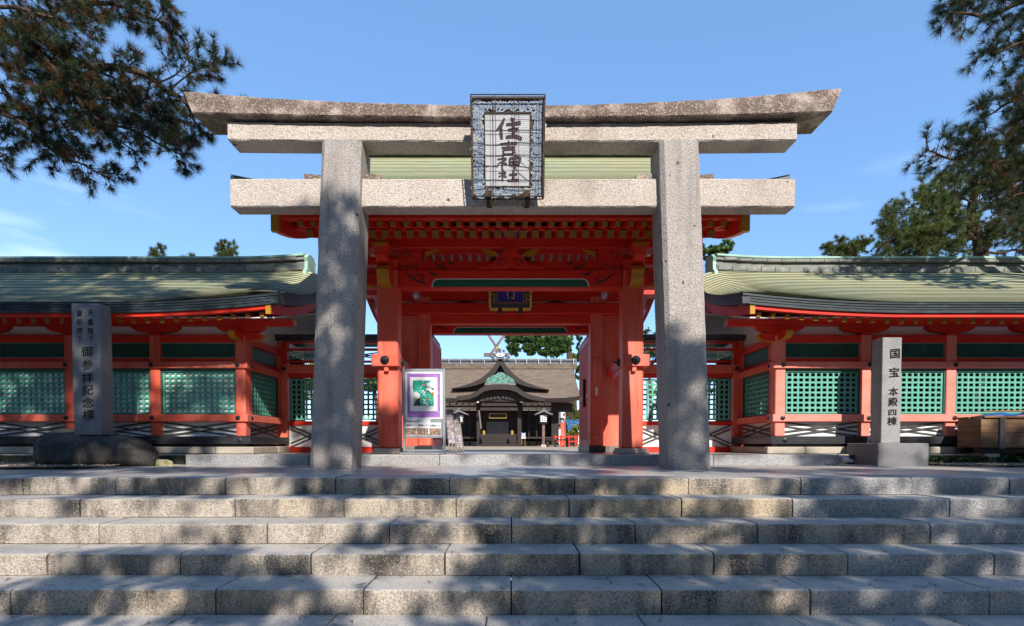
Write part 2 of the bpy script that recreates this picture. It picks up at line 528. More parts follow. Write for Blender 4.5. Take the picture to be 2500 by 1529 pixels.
M['thatch'] = mat('cypress_bark_thatch', (0.185, 0.14, 0.105), [
    dict(c=(0.115, 0.075, 0.05), s=(1.6, 8, 8), d=5, lo=0.42, hi=0.62, f=0.8),
    dict(c=(0.30, 0.22, 0.16), s=(8, 14, 14), d=5, lo=0.55, hi=0.66, f=0.6)], 0.95, [((6, 20, 20), 0.8, 0.05)], 0.1)
M['dwood'] = mat('dark_hall_timber', (0.022, 0.013, 0.010), [dict(c=(0.042, 0.023, 0.016), s=(3, 3, 12), d=4, lo=0.5, hi=0.7, f=0.7)], 0.6)
M['bwood'] = mat('weathered_plank', (0.24, 0.125, 0.062), [
    dict(c=(0.15, 0.085, 0.05), s=(2.2, 2.2, 26), d=5, lo=0.45, hi=0.6, f=0.8),
    dict(c=(0.34, 0.23, 0.155), s=(1.5, 1.5, 5), d=4, lo=0.52, hi=0.7, f=0.6)], 0.75, [((3, 3, 40), 0.3, 0.004)], 0.25)
M['grey_wood'] = mat('grey_timber', (0.20, 0.17, 0.145), [dict(c=(0.11, 0.09, 0.075), s=(20, 20, 3), d=4, lo=0.45, hi=0.6, f=0.7)], 0.8)
M['alu'] = mat('brushed_aluminium', (0.40, 0.44, 0.46), [dict(c=(0.33, 0.37, 0.40), s=(30, 30, 2), d=3, lo=0.4, hi=0.6, f=0.5)], 0.42, (), 0.5, 0.75)
M['paper'] = mat('white_paper', (0.80, 0.79, 0.78), (), 0.7)
M['paper_grey'] = mat('leaflet_paper', (0.62, 0.63, 0.66), [dict(c=(0.5, 0.5, 0.55), s=20, lo=0.45, hi=0.6, f=0.4)], 0.6)
M['purple'] = mat('purple_cloth', (0.30, 0.13, 0.42), [dict(c=(0.40, 0.20, 0.52), s=(9, 9, 14), d=4, lo=0.45, hi=0.65, f=0.7)], 0.55, [((14, 14, 22), 0.6, 0.02)])
M['pgreen'] = mat('print_green', (0.015, 0.36, 0.24), (), 0.6)
M['pink_ink'] = mat('print_pink', (0.75, 0.25, 0.27), (), 0.6)
M['photo_ink'] = mat('leaflet_photo', (0.12, 0.10, 0.11), [dict(c=(0.55, 0.25, 0.12), s=(45, 45, 45), lo=0.5, hi=0.56, f=0.9), dict(c=(0.08, 0.22, 0.16), s=(38, 38, 38), lo=0.56, hi=0.6, f=0.8)], 0.5)
M['blue'] = mat('lapis_panel', (0.012, 0.013, 0.22), (), 0.4)
M['gold'] = mat('gold_leaf', (0.62, 0.38, 0.07), (), 0.35, (), 0.5, 0.6)
M['bronze_red'] = mat('copper_gilt', (0.42, 0.13, 0.03), (), 0.4, (), 0.5, 0.4)
M['tarp'] = mat('blue_tarpaulin', (0.012, 0.13, 0.42), [dict(c=(0.02, 0.09, 0.36), s=12, lo=0.45, hi=0.6, f=0.7)], 0.35, (), 0.5)
M['stall_cloth'] = mat('stall_canopy_cloth', (0.035, 0.11, 0.22), [dict(c=(0.08, 0.18, 0.30), s=3, d=4, lo=0.45, hi=0.62), dict(c=(0.01, 0.04, 0.09), s=5, d=4, lo=0.5, hi=0.62, seed=2)], 0.5)
M['plq_dark'] = mat('plaque_frame_wood', (0.055, 0.036, 0.034), [dict(c=(0.12, 0.075, 0.06), s=12, d=4, lo=0.45, hi=0.65)], 0.7)
M['plq_blue'] = mat('plaque_wave_carving', (0.42, 0.50, 0.60), [dict(c=(0.20, 0.27, 0.38), s=14, d=4, lo=0.42, hi=0.62, f=0.8), dict(c=(0.66, 0.65, 0.5), s=5, d=3, lo=0.6, hi=0.7, f=0.7)], 0.7)
M['plq_panel'] = mat('plaque_panel', (0.60, 0.61, 0.62), [dict(c=(0.46, 0.48, 0.52), s=(3, 3, 9), d=5, lo=0.42, hi=0.65, f=0.7)], 0.7)
M['plq_ink'] = mat('plaque_characters', (0.055, 0.032, 0.040), (), 0.7)
M['rust'] = mat('rusty_wire', (0.035, 0.02, 0.013), [dict(c=(0.13, 0.075, 0.03), s=30, lo=0.45, hi=0.6, f=0.7)], 0.8)
M['lampshade'] = mat('lantern_paper', (0.75, 0.77, 0.75), (), 0.7)
M['tileroof'] = mat('grey_roof_tile', (0.12, 0.12, 0.125), [dict(c=(0.25, 0.25, 0.25), s=16, d=3, lo=0.45, hi=0.6, f=0.7)], 0.6)
M['pigeon_body'] = mat('pigeon_plumage', (0.20, 0.195, 0.23), [dict(c=(0.32, 0.31, 0.34), s=25, lo=0.4, hi=0.6)], 0.6)
M['pigeon_neck'] = mat('pigeon_neck_sheen', (0.03, 0.16, 0.17), [dict(c=(0.17, 0.05, 0.22), s=24, lo=0.45, hi=0.6)], 0.3)
M['pigeon_leg'] = mat('pigeon_leg', (0.42, 0.07, 0.06), (), 0.6)
M['moss'] = mat('mossy_stone', (0.30, 0.26, 0.15), [dict(c=(0.13, 0.14, 0.03), s=14, d=4, lo=0.45, hi=0.6), dict(c=(0.5, 0.47, 0.38), s=22, d=3, lo=0.58, hi=0.66, f=0.8)], 0.9, [(30, 0.6, 0.01)])
M['redplastic'] = mat('red_bollard', (0.5, 0.03, 0.03), (), 0.4)

# ================================================================= SETTING
# ground: one big sheet to the horizon (lower approach level), courtyard level sheet behind the gate
R_H, T_D, Y1 = 0.146, 0.345, 4.55
GZ = -5 * R_H
Y5 = Y1 - 4 * T_D
g = MB()
g.add([(-400, -400, GZ - 0.03), (400, -400, GZ - 0.03), (400, Y5 + 0.3, GZ - 0.03), (-400, Y5 + 0.3, GZ - 0.03)], [(0, 1, 2, 3)])
g.build('ground', M['soil'], kind='structure', recalc=False)
g = MB()
g.add([(-400, 10.6, 0.10), (400, 10.6, 0.10), (400, 900, 0.10), (-400, 900, 0.10)], [(0, 1, 2, 3)])
g.build('courtyard', M['gravel'], kind='structure', recalc=False)

# lower approach pavement, slab by slab
low_pave = link('path', None, None, Matrix.Translation((0, 2, GZ)), kind='structure')
b = MB()
b.box(-8, 8, -1.0, Y5 + 0.25, GZ - 0.2, GZ - 0.018)
b.build('bedding', M['joint'], low_pave)
yy, row = Y5 - 0.012, 0
while yy > -0.6:
    dep = 0.62
    off = (-0.14, 0.33, 0.02, 0.47)[row % 4]
    for k in range(-6, 7):
        x0 = off + k * 0.9
        s = MB()
        s.cbox(x0 + 0.004, x0 + 0.896, yy - dep + 0.005, yy, GZ - 0.08, GZ + random.uniform(-0.0015, 0.0015), 0.006)
        s.build('paving_slab', M['tread'], low_pave)
    yy -= dep
    row += 1

def worn_block(s, x0, x1, y0, y1, z0, z1):
    """granite step block with a worn, slightly chipped nose"""
    n = max(8, int((x1 - x0) / 0.055))
    sd = random.uniform(0, 99)
    pts, fs, ms = [], [], []
    for i in range(n + 1):
        t = i / n
        x = x0 + (x1 - x0) * t
        c = 0.007 + 0.006 * (mnoise.noise(Vector((x * 4, sd, 0))) + 1) / 2
        chip = mnoise.noise(Vector((x * 13, sd, 5)))
        if chip > 0.42:
            c += (chip - 0.42) * 0.05
        e = min(t, 1 - t) * (x1 - x0)
        c += 0.010 * max(0, 1 - e / 0.03)
        fy = 0.0018 * mnoise.noise(Vector((x * 9, sd, 2)))
        fz = 0.0012 * mnoise.noise(Vector((x * 3, sd, 8)))
        ye = 0.006 * max(0, 1 - e / 0.02)
        pts += [(x, y0 + fy + ye + 0.002, z0), (x, y0 + fy + ye, z0 + (z1 - z0) * 0.5), (x, y0 + fy + ye, z1 - c), (x, y0 + fy + ye + c * 0.35, z1 - c * 0.35 + fz), (x, y0 + ye + c * 1.1, z1 + fz), (x, y1, z1 + fz), (x, y1, z0)]
    for i in range(n):
        for j in range(7):
            fs.append((i * 7 + j, i * 7 + (j + 1) % 7, (i + 1) * 7 + (j + 1) % 7, (i + 1) * 7 + j))
            ms.append(1 if j in (3, 4) else 0)
    fs += [tuple(range(7)), tuple(n * 7 + j for j in range(7))]
    ms += [0, 0]
    s.add(pts, fs, ms)

# the flight of five granite steps, block by block
steps = link('steps', None, None, Matrix.Translation((0, Y5, GZ)), kind='structure')
D2S = 2500 / 2464
rows = [
    [51, 275, 540, 806, 1081, 1383, 1658, 1930, 2198, 2433],
    [188, 562, 826, 1097, 1370, 1642, 1911, 2290],
    [233, 640, 935, 1231, 1530, 1826, 2245],
    [428, 745, 1069, 1396, 1722, 2046],
    [15, 512, 871, 1230, 1595, 1957]]
for i, js in enumerate(rows):
    y = Y1 - i * T_D
    zt = -i * R_H
    xs = [(j * D2S - PX0) / F * y for j in js]
    while xs[0] > -7.4:
        xs.insert(0, xs[0] - random.uniform(0.85, 1.35))
    while xs[-1] < 7.4:
        xs.append(xs[-1] + random.uniform(0.9, 1.4))
    for a, c in zip(xs, xs[1:]):
        new = a > 1.95 - 0.05 * i
        gap = random.uniform(0.004, 0.007)
        dz = random.uniform(-0.003, 0.003)
        dy = random.uniform(-0.004, 0.004)
        s = MB()
        worn_block(s, a + gap, c - gap, y + dy, y + T_D + 0.02 if i else y + 0.40, zt - R_H + (0.003 if i < 4 else -0.03), zt + dz)
        s.build('stone_block', [M['riser_new'] if new else M['riser'], M['tread']], steps)
# masonry core behind the blocks
core = MB()
for i in range(5):
    y = Y1 - i * T_D
    core.box(-8, 8, y + 0.03, y + 0.30, -i * R_H - R_H - 0.02, -i * R_H - 0.02)
core.build('core', M['joint'], steps)

# platform with slabs
YG = 7.12
plat = link('platform', None, None, Matrix.Translation((0, 5.8, 0)), kind='structure')
b = MB()
b.box(-8, 8, Y1 + 0.31, 11, -0.8, -0.016)
b.build('bedding', M['joint'], plat)
yy = Y1 + 0.405
widths = [0.52, 0.46, 0.60, 0.50, 0.48]
for r_, dep in enumerate(widths):
    x = -5.9 + (0.0 if r_ < 2 else 1.0)
    xmax = 7.8 if r_ < 2 else (6.6 if r_ < 3 else 5.6)
    while x < xmax:
        wd = random.choice([0.62, 0.9, 1.15, 0.78, 1.4])
        y1_ = min(yy + dep, YG - 0.004)
        s = MB()
        s.cbox(x + 0.003, x + wd - 0.003, yy + 0.003, y1_ - 0.003, -0.08, random.uniform(-0.0012, 0.0012), 0.004)
        s.build('paving_slab', M['paving'], plat)
        x += wd
    yy += dep

for x0_, x1_ in ((-5.5, -4.95), (-4.94, -4.365), (4.405, 4.95), (4.96, 5.55)):
    s = MB()
    s.cbox(x0_, x1_, 7.05 if x0_ > 0 else 7.06, 7.435, -0.08, 0.0025, 0.006)
    s.build('paving_slab', M['foundation'], plat)
# gravel beds either side, and loose pebbles on them
for sx, nm in ((-1, 'gravel_bed'), (1, 'gravel_bed')):
    s = MB()
    n = 14
    x0, x1 = (-16, -4.85) if sx < 0 else (5.5, 16)
    y0_ = 6.45 if sx < 0 else 6.78
    pts, fs = [], []
    for i in range(n + 1):
        for j in range(n + 1):
            x = x0 + (x1 - x0) * i / n
            y = y0_ + (10.6 - y0_) * j / n
            rmp = min(1.0, 3.0 * j / n, 4.0 * (n - i if sx < 0 else i) / n)
            pts.append((x, y, 0.004 + rmp * (0.012 + 0.02 * mnoise.noise(Vector((x * 1.3, y * 2, 0))) + 0.03 * j / n)))
    for i in range(n):
        for j in range(n):
            fs.append((i * (n + 1) + j, (i + 1) * (n + 1) + j, (i + 1) * (n + 1) + j + 1, i * (n + 1) + j + 1))
    s.add(pts, fs)
    s.build(nm, M['soil'], kind='structure', recalc=False, smooth=True)
    k = 2600
    px = rng.uniform(*((-8.3, -4.9) if sx < 0 else (5.6, 8.3)), k)
    py = rng.uniform(y0_ + 0.03, 7.6, k)
    V = []
    for x, y in zip(px, py):
        r0 = random.uniform(0.007, 0.02)
        c = Vector((x, y, 0.012 + 0.012 * min(1, (y - y0_) * 4)))
        t = [Vector((math.cos(a), math.sin(a), 0)) * r0 * random.uniform(0.7, 1.3) for a in (0.3, 1.8, 3.2, 4.7)]
        ap = c + Vector((0, 0, r0 * 0.9))
        for q in range(4):
            V.append([c + t[q], c + t[(q + 1) % 4], ap])
    np_tris('gravel', np.array([[list(p) for p in t] for t in V]), M['pebble'], kind='stuff', label='loose brown gravel scattered beside the stone platform')

# raised gate terrace with its granite kerb
terr = link('terrace', None, None, Matrix.Translation((0, 9, 0.142)), kind='structure')
s = MB()
s.box(-9.5, 9.5, YG + 0.30, 10.62, -0.02, 0.128)
s.build('bedding', M['joint'], terr)
kx = [-4.35, -3.05, -1.47 * 1.0, -0.10 - 0.85, 0.52, 2.1, 2.62, 4.39]
kx = [-4.35, -2.7, -0.95, 0.52, 2.05, 2.72, 4.39]
for a, c in zip(kx, kx[1:]):
    s = MB()
    s.cbox(a + 0.003, c - 0.003, YG, YG + 0.34, -0.03, 0.142 + random.uniform(-0.001, 0.001), 0.008, 0, 1)
    s.build('kerb_stone', [M['riser_new'], M['tread']], terr)
for sx in (-1, 1):
    x = 4.40 if sx > 0 else 4.36
    while x < 9.3:
        wd = random.uniform(0.7, 1.3)
        s = MB()
        a, c = (x, x + wd - 0.006) if sx > 0 else (-x - wd + 0.006, -x)
        s.cbox(a, c, 7.44, 7.64, -0.03, 0.142, 0.015, 0, 0)
        s.build('kerb_stone', M['foundation'], terr)
        x += wd
yy = YG + 0.345
for dep in (0.55, 0.62, 0.62, 0.62, 0.7):
    x = -4.3
    while x < 4.2:
        wd = random.choice([0.7, 0.9, 1.1])
        s = MB()
        s.cbox(x + 0.003, x + wd - 0.003, yy + 0.003, yy + dep - 0.003, 0.06, 0.1415, 0.004)
        s.build('paving_slab', M['paving'], terr)
        x += wd
    yy += dep

# ================================================================= TORII
torii = thing('torii', 'large pale granite torii with two square pillars at the top of the steps', 'torii', (0, 6.2, 0))

def torii_pillar(s):
    b = MB()
    n = 48
    prof = []
    for k in range(n + 1):
        t = k / n
        z = 3.646 * t
        jj = [0.0035 * mnoise.noise(Vector((z * 7, q * 3.3, s * 5))) + 0.002 * mnoise.noise(Vector((z * 19, q * 3.3, s * 5))) for q in range(8)]
        xo = 2.256 + (2.09 - 2.256) * t
        wd = 0.466 + (0.438 - 0.466) * t
        x0, x1 = xo - wd, xo
        y0, y1 = 5.95 + 0.012 * t, 6.43 - 0.012 * t
        c = 0.045 + 0.006 * mnoise.noise(Vector((z * 5, 1, s)))
        prof.append([(px_ + jj[q_] * 0.7, py_ + jj[(q_ + 3) % 8]) for q_, (px_, py_) in enumerate([(x0 + c, y0), (x1 - c, y0), (x1, y0 + c), (x1, y1 - c), (x1 - c, y1), (x0 + c, y1), (x0, y1 - c), (x0, y0 + c)])])
    pts = [(s * p[0], p[1], 3.646 * k / n) for k, q in enumerate(prof) for p in q]
    fs = []
    for k in range(n):
        for j in range(8):
            fs.append((k * 8 + j, k * 8 + (j + 1) % 8, (k + 1) * 8 + (j + 1) % 8, (k + 1) * 8 + j))
    fs += [tuple(range(8)), tuple(n * 8 + j for j in range(8))]
    b.add(pts, fs)
    b.build('pillar', M['pillar'], torii)
torii_pillar(-1)
torii_pillar(1)

def sori(x, k, p=2.4):
    return k * (abs(x) / 3.6) ** p
def bent_beam(name, x0, x1, y0, y1, z0, z1, k0, k1, m, slant=0.0, top_slope=0.0):
    b = MB()
    n = max(4, int((x1 - x0) / 0.07))
    pts, fs = [], []
    for i in range(n + 1):
        x = x0 + (x1 - x0) * i / n
        zb, zt = z0 + sori(x, k0), z1 + sori(x, k1)
        sl = 0.0
        if slant and i == n and x1 > 3.3:
            sl = slant
        if slant and i == 0 and x0 < -3.3:
            sl = -slant
        c = 0.012
        ring = [(x, y0 + c, zb), (x, y0, zb + c), (x + sl, y0, zt - c), (x + sl, y0 + c, zt), (x + sl, y1 - c, zt + top_slope), (x + sl, y1, zt - c), (x, y1, zb + c), (x, y1 - c, zb)]
        jn = lambda q: 0.0045 * mnoise.noise(Vector((x * 8, q * 4.1, z0 * 7))) + 0.003 * mnoise.noise(Vector((x * 23, q * 4.1, z0 * 7)))
        pts += [(p_[0], p_[1] + jn(q_) * (1 if q_ in (0, 1, 2, 3) else 0), p_[2] + jn(q_ + 9) * (1 if q_ in (0, 1, 2, 3) else 0)) for q_, p_ in enumerate(ring)]
    for i in range(n):
        for j in range(8):
            fs.append((i * 8 + j, i * 8 + (j + 1) % 8, (i + 1) * 8 + (j + 1) % 8, (i + 1) * 8 + j))
    fs += [tuple(range(8)), tuple(n * 8 + j for j in range(8))]
    b.add(pts, fs)
    b.build(name, m, torii)
bent_beam('tie_beam', -3.157, 3.21, 6.08, 6.30, 2.963, 3.278, 0.0, 0.0, M['torii'])
bent_beam('lower_lintel', -3.147, 3.19, 6.02, 6.30, 3.658, 3.862, 0.02, 0.02, M['torii'])
bent_beam('top_lintel', -3.49, -0.862, 5.93, 6.36, 3.868, 4.008, 0.052, 0.15, M['torii_top'], 0.085)
bent_beam('top_lintel', -0.858, 0.938, 5.934, 6.36, 3.866, 4.006, 0.052, 0.15, M['torii_top'])
bent_beam('top_lintel', 0.942, 3.53, 5.93, 6.36, 3.868, 4.010, 0.06, 0.18, M['torii_top'], 0.095)
for x0, x1 in ((-1.66, -1.47), (1.42, 1.60), (-2.33, -2.14), (2.14, 2.30)):
    b = MB()
    b.prism([(x0, 3.280), (x1, 3.280), (x1, 3.325 if x0 < 0 else 3.345), (x0, 3.345 if x0 < 0 else 3.325)], 6.10, 6.27, 'y')
    b.build('wedge', M['torii_top'], torii)

# brush lettering -------------------------------------------------
def smooth_pts(pts, n=5):
    o = []
    for i in range(len(pts) - 1):
        p0, p1, p2, p3 = (pts[max(i - 1, 0)], pts[i], pts[i + 1], pts[min(i + 2, len(pts) - 1)])
        for k in range(n):
            t = k / n
            o.append(tuple(0.5 * (2 * b1 + (c1 - a1) * t + (2 * a1 - 5 * b1 + 4 * c1 - d1) * t * t + (-a1 + 3 * b1 - 3 * c1 + d1) * t ** 3) for a1, b1, c1, d1 in zip(p0, p1, p2, p3)))
    o.append(tuple(pts[-1]))
    return o
SHI = [[(.18, .98, .05), (.29, .87, .12)], [(.02, .70, .05), (.38, .75, .09), (.22, .55, .07), (.02, .38, .03)],
       [(.23, .6, .07), (.22, .3, .09), (.22, 0, .08)], [(.27, .48, .05), (.42, .36, .09)]]
BRUSH = {
    'sumi': [[(.33, 1, .06), (.22, .7, .11), (.0, .40, .02)], [(.21, .74, .08), (.2, .3, .12), (.23, .0, .09)],
             [(.56, 1, .07), (.70, .88, .14)], [(.40, .70, .08), (.7, .74, .1), (.95, .80, .12)], [(.46, .44, .06), (.85, .48, .11)],
             [(.38, .10, .08), (.75, .14, .11), (1.0, .0, .10)], [(.66, .74, .09), (.66, .12, .10)]],
    'yoshi': [[(.05, .76, .07), (.5, .80, .1), (.97, .82, .12)], [(.52, 1, .08), (.48, .54, .11)], [(.15, .52, .07), (.85, .56, .1)],
              [(.22, .38, .08), (.27, .02, .10)], [(.22, .38, .08), (.78, .42, .12), (.70, .03, .12)], [(.28, .06, .08), (.70, .07, .08)]],
    'kami': SHI + [[(.52, .76, .08), (.54, .30, .09)], [(.52, .76, .08), (.96, .80, .1), (.90, .30, .1)], [(.53, .54, .06), (.92, .56, .07)],
                   [(.54, .31, .06), (.90, .33, .07)], [(.74, 1, .08), (.73, .5, .1), (.73, 0, .08)]],
    'yashiro': SHI + [[(.54, .58, .08), (.95, .63, .11)], [(.75, .98, .08), (.74, .1, .11)], [(.46, .05, .08), (1.02, .10, .12)]],
    'mon': [[(.22, .78, .06), (.25, .4, .10), (.30, .02, .05)], [(.20, .80, .06), (.32, .92, .08)], [(.42, .88, .05), (.62, .95, .08), (.84, .90, .09), (.82, .5, .10), (.80, .0, .09), (.55, .18, .03)]],
}
def brush_char(key, origin, ux, uy, nrm, wd, ht, thick=1.0, depth=0.004):
    """strokes as thin raised ribbons; origin = lower-left of the cell"""
    b = MB()
    origin, ux, uy = Vector(origin), Vector(ux), Vector(uy)
    for i, st in enumerate(BRUSH[key]):
        sp = smooth_pts(st)
        pts = [origin + ux * (p[0] * wd) + uy * (p[1] * ht) for p in sp]
        ws = [max(0.006, p[2] * thick * (wd + ht) / 2) for p in sp]
        b.ribbon(pts, ws, nrm, depth + 0.0006 * i)
    return b

def font_char(ch, size, bold=0.02):
    """glyph mesh centred on 0; brushed bold by four slightly shifted layers"""
    key = (ch, round(size, 4), bold)
    if key in font_char.c:
        return font_char.c[key]
    cu = bpy.data.curves.new('character', 'FONT')
    cu.body = ch
    cu.size = size
    cu.resolution_u = 2
    o = bpy.data.objects.new('tmp', cu)
    COL.objects.link(o)
    dg = bpy.context.evaluated_depsgraph_get()
    me0 = bpy.data.meshes.new_from_object(o.evaluated_get(dg))
    bpy.data.objects.remove(o)
    bpy.data.curves.remove(cu)
    co = np.array([tuple(v.co) for v in me0.vertices])
    fs = [tuple(p.vertices) for p in me0.polygons]
    bpy.data.meshes.remove(me0)
    co = co - (co.min(0) + co.max(0)) / 2
    co[:, 1] += 0.07 * co[:, 0]
    V, Fc = [], []
    for k, (dx, dy) in enumerate(((-1, 0), (1, 0.3), (0.2, 1), (-0.2, -1)) if bold else ((0, 0),)):
        off = len(V)
        V += [(c[0] + dx * bold * size, c[1] + dy * bold * size * 0.8, 0.0003 * k) for c in co]
        Fc += [tuple(off + q for q in f) for f in fs]
    me = bpy.data.meshes.new('character')
    me.from_pydata(V, [], Fc)
    me.update()
    font_char.c[key] = me
    return me
font_char.c = {}
def put_char(ch, size, center, m, parent, rotx=90, bold=0.022, sy=1.0):
    me = font_char(ch, size, bold)
    if not me.materials:
        me.materials.append(m)
    wm = Matrix.Translation(Vector(center)) @ Matrix.Rotation(R(rotx), 4, 'X') @ Matrix.Diagonal((1, sy, 1, 1))
    return link('character', me, parent, wm)

# plaque on the torii ---------------------------------------------
plq = thing('name_plaque', 'upright framed plaque in a wire cage hung on the granite torii', 'plaque', (-0.026, 5.95, 3.004))
pb = Vector((-0.026, 5.84, 2.963))
pt = Vector((-0.026, 5.64, 3.912))
uy = (pt - pb)
PH = uy.length
uy.normalize()
ux = Vector((1, 0, 0))
pn = ux.cross(uy).normalized()         # points to the viewer
if pn.y > 0:
    pn = -pn
PW = 0.772
def pl(u, v, n=0.0):
    """plaque coordinates: u -0.5..0.5 wide, v 0..1 high, n out of the face"""
    return pb + ux * (u * PW) + uy * (v * PH) + pn * n
def pbox(b, u0, u1, v0, v1, n0, n1, mt=0):
    q = [pl(u, v, n) for n in (n0, n1) for (u, v) in ((u0, v0), (u1, v0), (u1, v1), (u0, v1))]
    b.add(q, [(0, 3, 2, 1), (4, 5, 6, 7), (0, 1, 5, 4), (1, 2, 6, 5), (2, 3, 7, 6), (3, 0, 4, 7)], mt)
b = MB(); pbox(b, -0.48, 0.48, 0.02, 0.975, -0.10, -0.045)
b.build('backboard', M['plq_dark'], plq)
for u0, u1, v0, v1 in ((-0.497, -0.481, 0.0, 1.0), (0.481, 0.497, 0.0, 1.0), (-0.48, 0.48, 0.982, 1.0)):
    b = MB(); pbox(b, u0, u1, v0, v1, -0.10, -0.012); b.build('side_board', M['plq_dark'], plq)
b = MB(); pbox(b, -0.315, 0.305, 0.118, 0.845, -0.045, -0.035)
b.build('panel', M['plq_panel'], plq)
b = MB()
for q in ((-0.323, -0.313, 0.110, 0.853), (0.303, 0.313, 0.110, 0.853), (-0.323, 0.313, 0.110, 0.118), (-0.323, 0.313, 0.845, 0.853)):
    pbox(b, *q, -0.045, -0.022)
b.build('inner_frame', M['rust'], plq)
b = MB()
random.seed(3)
def swirl(u, v, r, turns, sgn):
    pts = []
    n = int(10 * turns)
    for i in range(n + 1):
        t = i / n
        a = sgn * 2 * math.pi * turns * t + u * 7
        rr = r * (0.15 + 0.85 * t)
        pts.append(pl(u + rr * math.cos(a) / PW, v + rr * math.sin(a) / PH, -0.045 + 0.02 * (1 - 0.5 * t)))
    b.ribbon(pts, 0.0085, pn, 0.0)
spots = []
for v in np.arange(0.04, 0.97, 0.045):
    for sx in (-1, 1):
        spots.append((sx * 0.375 + random.uniform(-0.02, 0.02), v))
        spots.append((sx * 0.44 + random.uniform(-0.015, 0.015), v + 0.02))
for u in np.arange(-0.38, 0.42, 0.06):
    spots += [(u, 0.06 + random.uniform(-0.012, 0.012)), (u, 0.915 + random.uniform(-0.012, 0.012))]
for i, (u, v) in enumerate(spots):
    swirl(u, v, random.uniform(0.024, 0.040), random.uniform(1.8, 2.6), random.choice((-1, 1)))
    swirl(u + random.uniform(-.05, .05), v + 0.03, random.uniform(0.012, 0.024), 1.6, random.choice((-1, 1)))
for i in range(170):                       # scales and wave crests between the swirls
    sd = random.choice((0, 1, 2, 3))
    if sd < 2:
        u, v = (-0.41, 0.41)[sd] + random.uniform(-0.06, 0.06), random.uniform(0.03, 0.96)
    else:
        u, v = random.uniform(-0.4, 0.4), (0.06, 0.91)[sd - 2] + random.uniform(-0.035, 0.035)
    a = random.uniform(0, 6.28)
    pts = [pl(u + 0.03 * math.cos(a + t * 2.2) * (1 + t) / PW, v + 0.03 * math.sin(a + t * 2.2) / PH, -0.03) for t in (0, .25, .5, .75, 1)]
    b.ribbon(pts, [0.004, 0.012, 0.014, 0.012, 0.004], pn)
b.build('carved_border', M['plq_blue'], plq, kind='stuff', recalc=False)
# zoom-measured cells: (key, u centre, v centre, width, height)
def uv_from_zoom(zx, zy):
    return (zx - 588) / 860.0, 1 - (zy - 118) / 1200.0
for key, (zx, zy), wz, hz, th in (('sumi', (600, 485), 310, 245, 1.25), ('yoshi', (592, 712), 225, 175, 1.15), ('kami', (600, 885), 285, 180, 1.15), ('yashiro', (592, 1045), 245, 135, 1.2)):
    u, v = uv_from_zoom(zx, zy)
    wd, ht = wz / 860 * PW, hz / 1200 * PH
    bb = brush_char(key, pl(u, v, -0.033) - ux * wd / 2 - uy * ht / 2, ux, uy, pn, wd, ht, th)
    bb.build('character', M['plq_ink'], plq, recalc=False)
b = MB()                                 # cage rods
cs = [pl(u, v, n) for n in (-0.10, 0.03) for u, v in ((-0.5, 0), (0.5, 0), (0.5, 1), (-0.5, 1))]
for i, j in ((0, 1), (1, 2), (2, 3), (3, 0), (4, 5), (5, 6), (6, 7), (7, 4), (0, 4), (1, 5), (2, 6), (3, 7)):
    b.tube([cs[i], cs[j]], 0.006, 6)
b.build('cage_frame', M['rust'], plq)
b = MB()
for v in (0.755, 0.51, 0.255):
    b.tube([pl(u, v + 0.004 * math.sin(u * 9), 0.032) for u in np.linspace(-0.5, 0.5, 7)], 0.0035, 4)
for v in (0.625, 0.40, 0.155):
    b.tube([pl(u, v + 0.012 * math.sin(u * 8 + v * 20), 0.034) for u in np.linspace(-0.5, 0.5, 11)], 0.004, 4)
for u in (-0.21, -0.17, 0.09, 0.145, 0.42):
    b.tube([pl(u, 0.0, 0.033), pl(u + 0.004, 0.5, 0.033), pl(u, 1.0, 0.033)], 0.003, 4)
b.tube([pl(0.09, 0.45, 0.035), pl(0.19, 0.33, 0.035), pl(0.31, 0.26, 0.035), pl(0.47, 0.24, 0.035)], 0.004, 4)
b.tube([pl(-0.47, 0.46, 0.035), pl(-0.3, 0.41, 0.035), pl(-0.1, 0.395, 0.035)], 0.004, 4)
b.build('cage_wire', M['rust'], plq)
b = MB()                                 # hexagon netting
hx = 0.022
i = 0
for iv in range(int(PH / (hx * 0.87))):
    for iu in range(int(PW / hx)):
        cu, cv = (iu + 0.5 * (iv % 2)) * hx - PW / 2, iv * hx * 0.87
        if cu > PW / 2 - hx or cv > PH - hx:
            continue
        hexp = [pl((cu + hx * 0.577 * math.sin(a)) / PW, (cv + hx * 0.577 * math.cos(a)) / PH, 0.028) for a in (0, math.pi / 3, 2 * math.pi / 3, math.pi)]
        b.ribbon(hexp, 0.0016, pn)
b.build('wire_netting', M['rust'], plq, kind='stuff', recalc=False)
for u in (-0.27, 0.27):
    p0 = pl(u, 0.0, -0.06)
    b = MB(); b.box(p0.x - 0.03, p0.x + 0.03, p0.y - 0.03, 6.079, p0.z - 0.03, p0.z + 0.02)
    o = b.build('support_bracket', M['rust'], plq)
    b = MB(); pbox(b, u - 0.045, u + 0.045, 0.0, 0.07, -0.02, 0.0); b.build('hook', M['rust'], o)
for k in range(11):
    u = -0.42 + 0.085 * k + random.uniform(-.02, .02)
    b = MB(); p0 = pl(u, 0.0, 0.0); b.tube([p0, p0 + Vector((random.uniform(-.04, .04), -0.02, -0.05)), p0 + Vector((random.uniform(-.06, .06), -0.02, -0.10))], 0.003, 4)
    b.build('loose_wire', M['rust'], plq)

